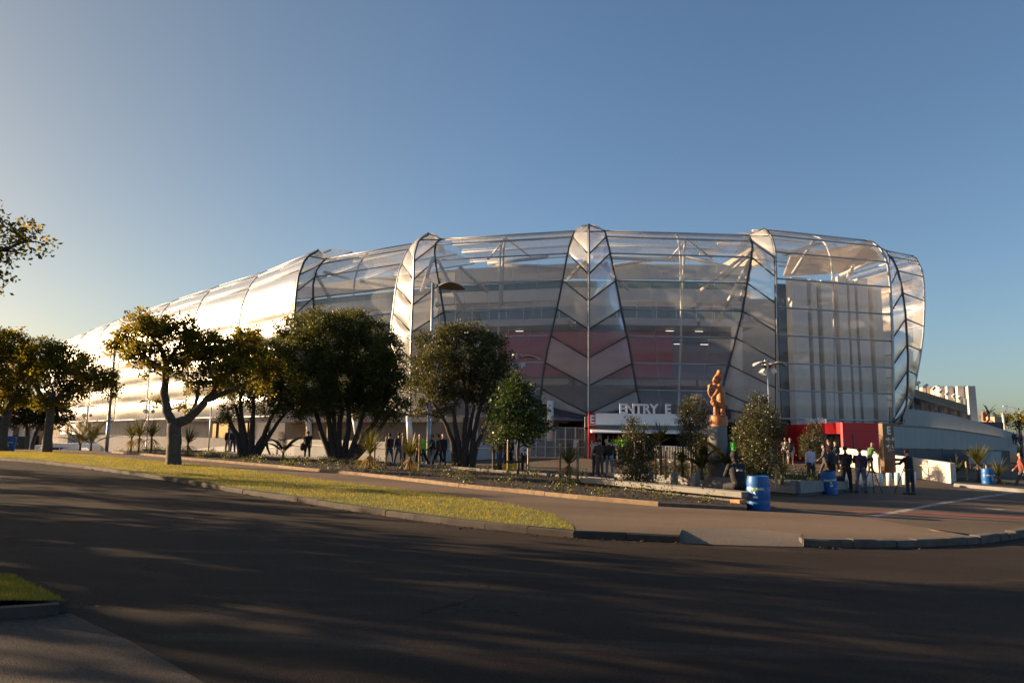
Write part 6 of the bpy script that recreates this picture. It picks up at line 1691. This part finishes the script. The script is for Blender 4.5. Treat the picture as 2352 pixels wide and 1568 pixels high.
low_plants([(p.x, p.y) for p in [p.lerp(c0, .12) for p in PW]], 420, 'planter_cover', 'low green bedding plants filling the concrete planter', .38, 8, .26)
def bollard(px, py, Y, label, h=.62):
    b = W(px, py, Y); z = gz(b.x, b.y); mb = MB()
    mb.lathe([(.135, -.1), (.135, h-.03), (.11, h)], (b.x, b.y, z), 20); o = mb.build('bollard', M_['white_paint'] if px > 1700 else M_['concrete_pale'], base=(b.x, b.y, z))
    tag(o, label, 'bollard', 'white bollards on the plaza')
for i, (px, py_, Y) in enumerate(((1947,1122,34.4),(1983,1121,34.9),(2000,1118.5,35.6),(2022,1116,36.3),(2043,1114.5,36.8),(2062,1112.5,37.3),(2079,1110.5,37.9),(2098,1108.5,38.4))):
    bollard(px, py_, Y, ['white bollard behind the legs of the man in the black t-shirt','white bollard behind the man in the purple jumper','white bollard behind the left tripod, sunlit on its left side','white bollard left of the pylon sign foot','white bollard directly in front of the pylon sign','white bollard just right of the pylon sign','white bollard behind the right tripod','white bollard behind the rightmost photographer'][i])
bollard(1494, 1112, 29.2, 'pale bollard half hidden by the loose shrub, in front of the planter'); bollard(1549, 1114, 27.6, 'pale bollard midway along the planter, in front of the grey wall', .7); bollard(1599, 1117, 26.4, 'pale bollard in front of the planter nearest the seated person', .72)
def tripod(px, apex, feet, Y, label, cam, lens):
    A = W(apex[0], apex[1], Y); z0 = gz(A.x, A.y); root = empty('tripod_camera', (A.x, A.y, z0), label, 'camera')
    for f in feet:
        q = W(f[0], f[1], Y+f[2]); q.z = gz(q.x, q.y); mb = MB(); mb.tube([A, A.lerp(q, .5), q], [.022, .018, .012], 6); mb.build('leg', M_['black_plastic'], root)
    mb = MB(); mb.tube([A-Vector((0, 0, .15)), A+Vector((0, 0, .12))], .025, 8); mb.ball(A+Vector((0, 0, .12)), .045, 8); mb.build('head', M_['black_plastic'], root)
    c = A+Vector((0, 0, .22)); rz_ = R(cam); mb = MB(); mb.box(c, (.15, .10, .12), rz_); mb.box(c+Vector((0, 0, .075)), (.06, .07, .05), rz_); bd = mb.build('camera_body', M_['black_plastic'], root)
    dv = Vector((-math.sin(rz_), math.cos(rz_), 0)); mb = MB(); mb.tube([c+dv*.04, c+dv*.12, c+dv*lens, c+dv*(lens+.06)], [.045, .048, .055, .062], 12); mb.build('lens', M_['black_plastic'], root)
tripod(2001, (2001.5,1067), ((2007.5,1134.5,0),(2027,1134,.1),(1979,1122,1.6)), 30.6, 'camera on a black tripod in front of the man in the purple jumper', 20, .12)
tripod(2079, (2079,1068), ((2053.5,1134,.1),(2101,1134.5,.1),(2088,1136,-.3)), 30.7, 'long-lens camera on a black tripod, pointing left, used by the rightmost photographer', 82, .32)
tripod(1158, (1158,1042), ((1150,1080,.3),(1168,1080,.2),(1160,1084,-.2)), 37.8, 'television camera on a tripod behind the staked green tree', 40, .2)
def case(px, py_, Y, w, d_, h, mat, name, label, cat, strap=True):
    b = W(px, py_, Y); z = gz(b.x, b.y)+.02; root = empty(name, (b.x, b.y, z), label, cat)
    mb = MB(); mb.box((b.x, b.y, z+h/2), (w, d_, h-.01), .1); mb.box((b.x, b.y, z+h*.72), (w+.02, d_+.02, .03), .1); mb.build('shell', M_[mat], root)
    mb = MB(); mb.tube([(b.x-.12, b.y-d_/2-.03, z+h*.85), (b.x-.1, b.y-d_/2-.07, z+h*.8), (b.x+.1, b.y-d_/2-.07, z+h*.8), (b.x+.12, b.y-d_/2-.03, z+h*.85)], .014, 6); mb.build('handle', M_['black_plastic'], root)
case(1170, 1083, 37.4, .68, .4, .44, 'yellow_case', 'equipment_case', 'bright yellow equipment case on the ground behind the staked green tree', 'case')
b = W(1141, 1080, 37.3); z = gz(b.x, b.y); mb = MB(); mb.ball((b.x, b.y, z+.17), (.27, .2, .2), 14); mb.ball((b.x+.1, b.y-.1, z+.22), (.14, .12, .16), 10); mb.tube([(b.x-.2, b.y, z+.3), (b.x, b.y-.02, z+.46), (b.x+.2, b.y, z+.3)], .018, 6)
tag(mb.build('black_bag', M_['black_cloth'], base=(b.x, b.y, z)), 'black kit bag on the ground left of the yellow case', 'bag')
for px, py_, Y, l_, s_ in ((1903,1089,29.0,'black bag lying on top of the leaning blue drum',1),(1892,1096,31.2,'black jacket dumped on the planter corner left of the leaning drum',1.2),(1926,1103,31,'black rucksack on the planter edge right of the leaning drum',1.1)):
    b = W(px, py_, Y); mb = MB(); mb.ball(b+Vector((0, 0, .06*s_)), (.24*s_, .15*s_, .11*s_), 12); mb.ball(b+Vector((.1, -.05, .1*s_)), (.12*s_, .1*s_, .08*s_), 10); mb.tube([b+Vector((.15, -.1, .1)), b+Vector((.2, -.16, -.12)), b+Vector((.18, -.16, -.25))], .012, 5)
    tag(mb.build('kit_bag', M_['black_cloth'], base=b), l_, 'bag')
# kerb and soil of the right-hand bed
RB = P2([(2190,1117),(2260,1123),(2352,1131),(2420,1137)], .0)
kerb('concrete_kerb', RB, .18, .16, M_['concrete'], stone=3.0)
sheet('garden_bed', M_['mulch_soil'], offs(RB, .15)+P2([(2420,1108),(2300,1094),(2196,1096)], .12), .12, 1.0)
# ------------------------------------------------------------------ street lamps
def leaf_head(mb, p, ang, L=1.25, wd=.46, th=.04, droop=.12, roll=.25):
    d = Vector((math.cos(ang), math.sin(ang), 0)); s = Vector((-d.y, d.x, 0)); top, bot = [], []
    for i in range(11):
        t = i/10; w = wd*(.30+1.0*math.sin(math.pi*min(1, t*.85+.08))**1.2)*(1 if t < .97 else .5)
        z = .10*math.sin(t*2.6)-droop*t*t*1.4-.03
        c = p+d*L*t+Vector((0, 0, z)); zz = lambda k: (-k if s.y > 0 else k)*w*roll-.05*abs(k); top.append([c+s*w*k+Vector((0, 0, th+zz(k))) for k in (-.5, -.25, 0, .25, .5)]); bot.append([c+s*w*k+Vector((0, 0, zz(k))) for k in (-.5, -.25, 0, .25, .5)])
    mb.grid(top, 0); mb.grid([list(reversed(r)) for r in bot], 1)
    mb.grid([[r[0] for r in bot], [r[0] for r in top]], 0); mb.grid([[r[-1] for r in top], [r[-1] for r in bot]], 0)
    mb.face([bot[0][k] for k in range(5)]+[top[0][k] for k in reversed(range(5))], 0); mb.face([bot[-1][k] for k in reversed(range(5))]+[top[-1][k] for k in range(5)], 0)
def lamp(px, Y, top_py, label, angs, r=(.085, .055), L=1.25, floods=(), wd=.46, zbase=None):
    t = W(px, top_py, Y); z = gz(t.x, t.y) if zbase is None else zbase
    root = empty('street_lamp', (t.x, t.y, z), label, 'street lamp', 'leaf-headed street lamps')
    mb = MB(); mb.tube([(t.x, t.y, z-.2), (t.x, t.y, z+(t.z-z)*.35)], r[0], 12); mb.tube([(t.x, t.y, z+(t.z-z)*.35), (t.x, t.y, t.z+.12)], r[1], 12); mb.lathe([(r[0]+.05, 0), (r[0]+.05, .06), (r[0], .1)], (t.x, t.y, z), 12); mb.build('pole', M_['galv'], root)
    for a in angs:
        a = R(a); d = Vector((math.cos(a), math.sin(a), 0)); mb = MB(); mb.tube([t, t+d*L*.28+Vector((0, 0, .02))], .04, 8); mb.build('arm', M_['galv'], root)
        mb = MB(); leaf_head(mb, t+d*L*.22-Vector((0, 0, .10)), a, L, wd, roll=.6 if L > 1.5 else .06); mb.build('lamp_head', [M_['lamp_white'], M_['lamp_brown']], root)
    for a, dz_ in floods:
        a = R(a); d = Vector((math.cos(a), math.sin(a), 0)); c = t+d*.3+Vector((0, 0, dz_)); mb = MB(); mb.tube([t+Vector((0, 0, dz_-.08)), c-Vector((0, 0, .08))], .02, 6)
        s = Vector((-d.y, d.x, 0)); q = []
        for w_, u, v in ((.16,-.08,-.16),(.16,.16,-.02),(.16,.02,.16),(.16,-.14,.06)): q.append((u, v))
        mb.hexa([c+s*-.17+d*q[0][0]+Vector((0,0,q[0][1])), c+s*-.17+d*q[1][0]+Vector((0,0,q[1][1])), c+s*.17+d*q[1][0]+Vector((0,0,q[1][1])), c+s*.17+d*q[0][0]+Vector((0,0,q[0][1])), c+s*-.17+d*q[3][0]+Vector((0,0,q[3][1])), c+s*-.17+d*q[2][0]+Vector((0,0,q[2][1])), c+s*.17+d*q[2][0]+Vector((0,0,q[2][1])), c+s*.17+d*q[3][0]+Vector((0,0,q[3][1]))])
        mb.build('floodlight', [M_['lamp_white']], root)
    return root
lm = lamp(994.5, 42.5, 655, 'tall galvanised street lamp with one large brown leaf head and a grey box', [-12], (.13, .085), 1.6, [(0, -1.15)], .46)
t = W(994.5, 655, 42.5); mb = MB(); mb.hexa([t+Vector(q) for q in ((-.42,.1,-.08),(.02,-.05,-.1),(.1,.15,-.1),(-.34,.3,-.08),(-.42,.1,.12),(.02,-.05,.08),(.1,.15,.08),(-.34,.3,.12))]); mb.build('control_box', [M_['alu']], lm)
lamp(264, 52, 800, 'tall lamp pole behind the verge trees, its head hidden by leaves', [-20], (.12, .09), 1.3)
lamp(1187, 37.6, 815, 'slim street lamp with two pale leaf heads above the staked green tree', [150, -8], (.06, .045), 1.0, [(160, -.55), (10, -.5)])
lamp(1763, 37.0, 830, 'slim street lamp with leaf head rising behind the cone-shaped shrub', [70, -10, 205], (.06, .045), .75, [(200, -.55), (-20, -.5)])
lamp(202, 66, 930, 'small twin-headed street lamp before the white facade, leftmost', [170, -10], (.06, .045), .85, [(160, -.9), (20, -.9)], .3)
lamp(344, 56, 917, 'small twin-headed street lamp just left of the forked verge tree', [170, -10], (.06, .045), .7, [(160, -.9), (20, -.9)], .3)
for px, y0, y1, Y, l_ in ((480,935,1018,57,'thin bare pole beside the forked verge tree'),(100,985,1030,66,'pale thin post at the far left car park'),(1344,958,1048,58,'thin galvanised post at the left foot of the entry portal')):
    a, b = W(px, y1, Y), W(px+2, y0, Y); a.z = gz(a.x, a.y)-.1; mb = MB(); mb.tube([a, Vector((a.x, a.y, b.z))], .045, 8); mb.ball((a.x, a.y, b.z), .05, 8)
    tag(mb.build('pole', M_['galv'], base=a), l_, 'pole')
# far right pole and lamp
a = W(2310, 983, 140); mb = MB(); mb.tube([(a.x, a.y, -1), (a.x-.35, a.y, W(2305, 948, 140).z)], [.28, .22], 8); mb.box((a.x-.1, a.y-.25, W(2306, 950, 140).z), (1.6, .12, .12)); tag(mb.build('power_pole', M_['lining'], base=(a.x, a.y, -1)), 'pale power pole beyond the ramp at far right', 'pole')
a = W(2346, 990, 150); z1 = W(2346, 950, 150).z; mb = MB(); mb.tube([(a.x, a.y, -1), (a.x, a.y, z1), (a.x-.8, a.y, z1+1.1), (a.x-2.6, a.y, z1+1.5)], [.12, .09, .07, .06], 8); mb.box((a.x-2.9, a.y, z1+1.48), (.9, .3, .14)); tag(mb.build('street_lamp', M_['white_steel'], base=(a.x, a.y, -1)), 'curved-arm street lamp above the trees at far right', 'street lamp')
# ------------------------------------------------------------------ far left: cabinet, vehicles, pavilion
def cabinet():
    a = W(45, 1028, 56); z = gz(a.x, a.y); root = empty('utility_cabinet', (a.x, a.y, z), 'dark green utility cabinet behind the leaning blue drum at far left', 'cabinet')
    mb = MB(); mb.box((a.x, a.y, z+.75), (1.0, .6, 1.5)); mb.box((a.x, a.y, z+1.53), (1.08, .68, .06)); mb.build('body', M_['cabinet_green'], root)
    mb = MB(); mb.box((a.x+.2, a.y-.31, z+.75), (.5, .015, 1.3)); mb.build('door', M_['cabinet_green'], root); mb = MB(); mb.box((a.x+.05, a.y-.33, z+1.0), (.03, .03, .14)); mb.build('handle', M_['galv'], root)
cabinet()
def vehicle(px, py_top, Y, L_, Wd, H_, label, kind, rz, mat='van_white'):
    t = W(px, py_top, Y); z = t.z-H_; root = empty(kind, (t.x, t.y, z), label, kind.replace('_', ' '))
    BASE[root.name] = Vector((0, 0, 0))
    if kind == 'parked_van': prof = [(-L_/2,.35),(-L_/2,.95),(-L_/2+.75,1.15),(-L_/2+1.45,H_-.12),(-L_/2+1.9,H_),(L_/2-.12,H_),(L_/2,H_-.15),(L_/2,.35)]
    else: prof = [(-L_/2,.3),(-L_/2,.75),(-L_/2+1.0,.88),(-L_/2+1.7,H_-.03),(L_/2-1.5,H_),(L_/2-.6,.95),(L_/2,.9),(L_/2,.3)]
    mb = MB(); n = len(prof); q = len(mb.v)
    for s, k in ((-1, 1), (1, 1)):
        mb.v += [Vector((x, s*Wd/2*(1-.07*max(0, (zz_-.9))), zz_)) for x, zz_ in prof]
    mb.f.append(tuple(range(n))); mb.f.append(tuple(n+i for i in reversed(range(n)))); mb.m += [0, 0]; mb.s += [False]*2
    for i in range(n): j = (i+1) % n; mb.f.append((i, n+i, n+j, j)); mb.m.append(0); mb.s.append(False)
    mb.build('body', M_[mat], root)
    mb = MB(); w2 = Wd/2*(1-.07*.55)+.012
    xs = [(-L_/2+1.55, -.1), (.0, 1.2), (1.3, L_/2-.3)] if kind == 'parked_van' else [(-L_/2+1.55, .0), (.1, L_/2-1.2)]
    for a, b in xs:
        for s in (-1, 1): mb = MB(); mb.box(((a+b)/2, s*(w2-.02), H_*.74 if kind == 'parked_van' else H_*.78), (b-a, .03, H_*.2)); mb.build('side_window', M_['dark_glass'], root)
    mb = MB(); a_, b_ = (prof[2], prof[3]); mb.face([(a_[0]-.02, -Wd*.42, a_[1]+.05), (b_[0]-.02, -Wd*.40, b_[1]), (b_[0]-.02, Wd*.40, b_[1]), (a_[0]-.02, Wd*.42, a_[1]+.05)]); mb.build('windscreen', M_['dark_glass'], root)
    for x in (-L_/2+.85, L_/2-.9):
        for s in (-1, 1):
            mb = MB(); mb.tube([(x, s*(Wd/2-.18), .33), (x, s*(Wd/2+.01), .33)], .33, 18, sm=False); mb.build('wheel', M_['tyre'], root)
    for s in (-1, 1): mb = MB(); mb.ball((-L_/2-.0, s*Wd*.36, .72), (.06, .16, .11), 10); mb.build('headlight', M_['pale_glass'], root)
    root.rotation_euler = (0, 0, R(rz))
vehicle(150, 1017.5, 66, 5.2, 1.9, 2.2, 'white passenger van parked low behind the verge, in front of the pale fence', 'parked_van', 8)
vehicle(170, 1027.5, 62.5, 4.3, 1.75, 1.45, 'silver car parked in front of the white van, mostly hidden by the kerb', 'parked_car', 6)
vehicle(100, 1022, 70, 4.3, 1.75, 1.5, 'pale car parked left of the van behind the slim post', 'parked_car', 60)
root = empty('pavilion', (-56, 85, -2), 'low pale building with white columns behind the far left trees', 'building')
mb = MB(); a, b = W(-30, 1000, 86), W(118, 1000, 92); mb.wallseg(a, b, .4, -2.5, 2.4, -2.5, 2.4); mb.build('wall', M_['house_wall'], root)
mb = MB(); mb.wallseg(Vector((a.x, a.y-1, 0)), Vector((b.x, b.y-1, 0)), 3, 2.45, 2.75, 2.45, 2.75); mb.build('roof', M_['white_paint'], root)
for i in range(5):
    p = a.lerp(b, .15+.18*i); mb = MB(); mb.box((p.x, p.y-2, 0), (.4, .4, 4.9)); mb.build('column', M_['white_paint'], root)
mb = MB()
for i in range(5): mb = MB(); p = a.lerp(b, .24+.16*i); mb.box((p.x, p.y-.3, .4), (1.6, .12, 1.8)); mb.build('window', M_['dark_glass'], root)
# ------------------------------------------------------------------ far right houses and trees
root = empty('tiled_house', (98, 150, -2), 'small house with a red tiled roof among the trees at far right', 'house')
a, b = W(2286, 985, 150), W(2306, 985, 150); zr = W(2298, 960, 152).z
mb = MB(); mb.box(((a.x+b.x)/2, 152, 0), (b.x-a.x, 4, 2*a.z+5)); mb.build('wall', M_['house_wall'], root)
mb = MB(); c = Vector(((a.x+b.x)/2, 152, 0)); w_ = (b.x-a.x)/2+.6; ze = W(2290, 972, 150).z
q = [Vector((c.x-w_, 149.6, ze)), Vector((c.x+w_, 149.6, ze)), Vector((c.x+w_, 154.4, ze)), Vector((c.x-w_, 154.4, ze))]; r1_, r2_ = Vector((c.x-.6, 152, zr)), Vector((c.x+.6, 152, zr))
mb.face([q[0], q[1], r2_, r1_]); mb.face([q[2], q[3], r1_, r2_]); mb.face([q[1], q[2], r2_]); mb.face([q[3], q[0], r1_]); mb.face(list(reversed(q))); rf = mb.build('roof', M_['roof_tile'], root)
mb = MB(); mb.box((c.x-1.8, 152, zr+.3), (.6, .6, 1.8)); mb.build('chimney', M_['roof_tile'], rf)
FG = 'trees beyond the grandstand at far right'
tree('park_tree', 'rounded tree behind the power pole at far right', 'tree', (2296,985), 165, [[(2296,985,3),(2296,965,2)]], [(2285,965,9),(2296,957,10),(2308,960,10),(2318,968,9),(2300,970,11)], .5, 'leaf_olive', seed=51, dens=.55, per=40, clump=.9, group=FG, twigs=0)
tree('park_tree', 'wide tree at the extreme right edge beyond the ramp', 'tree', (2340,992), 150, [[(2340,992,3),(2340,975,2)]], [(2325,970,10),(2338,957,11),(2352,955,12),(2348,972,12),(2335,978,10),(2366,965,12)], .5, 'leaf_olive', seed=52, dens=.55, per=40, clump=.9, group=FG, twigs=0)
tree('park_tree', 'low dark tree left of the tiled house at far right', 'tree', (2276,985), 155, [[(2276,985,3),(2276,972,2)]], [(2268,974,7),(2278,970,9),(2286,976,7)], .5, 'leaf_black', seed=53, dens=.55, per=40, clump=.9, group=FG, twigs=0)
a = W(2273, 985, 160); z1 = W(2273, 950, 160).z; root = empty('tall_palm', (a.x, a.y, -1), 'tall palm tree silhouetted against the sky at far right', 'palm')
mb = MB(); mb.tube([(a.x, a.y, -1), (a.x, a.y, z1)], [.35, .25], 8); mb.build('trunk', M_['palm_trunk'], root)
mb = MB(); rnd = random.Random(4)
for i in range(46):
    t = rnd.uniform(0, 6.283); e = R(rnd.uniform(-10, 75)); blade_strip(mb, (a.x, a.y, z1), (math.cos(t)*math.cos(e), math.sin(t)*math.cos(e), math.sin(e)), rnd.uniform(2.2, 3.4), .17, rnd.uniform(.2, .45), 0, rnd)
mb.build('fronds', M_['frond'], root)
mb = MB(); a = W(2245, 985, 135); mb.box((a.x, a.y, a.z-.5), (8, 4, 3.5), R(20)); mb.box((a.x-2, a.y, a.z+1.6), (1.2, 1.2, 1.0)); tag(mb.build('flat_roof_block', M_['stand_dark'], base=(a.x, a.y, 0)), 'dark flat-roofed block beyond the grandstand at far right', 'building')
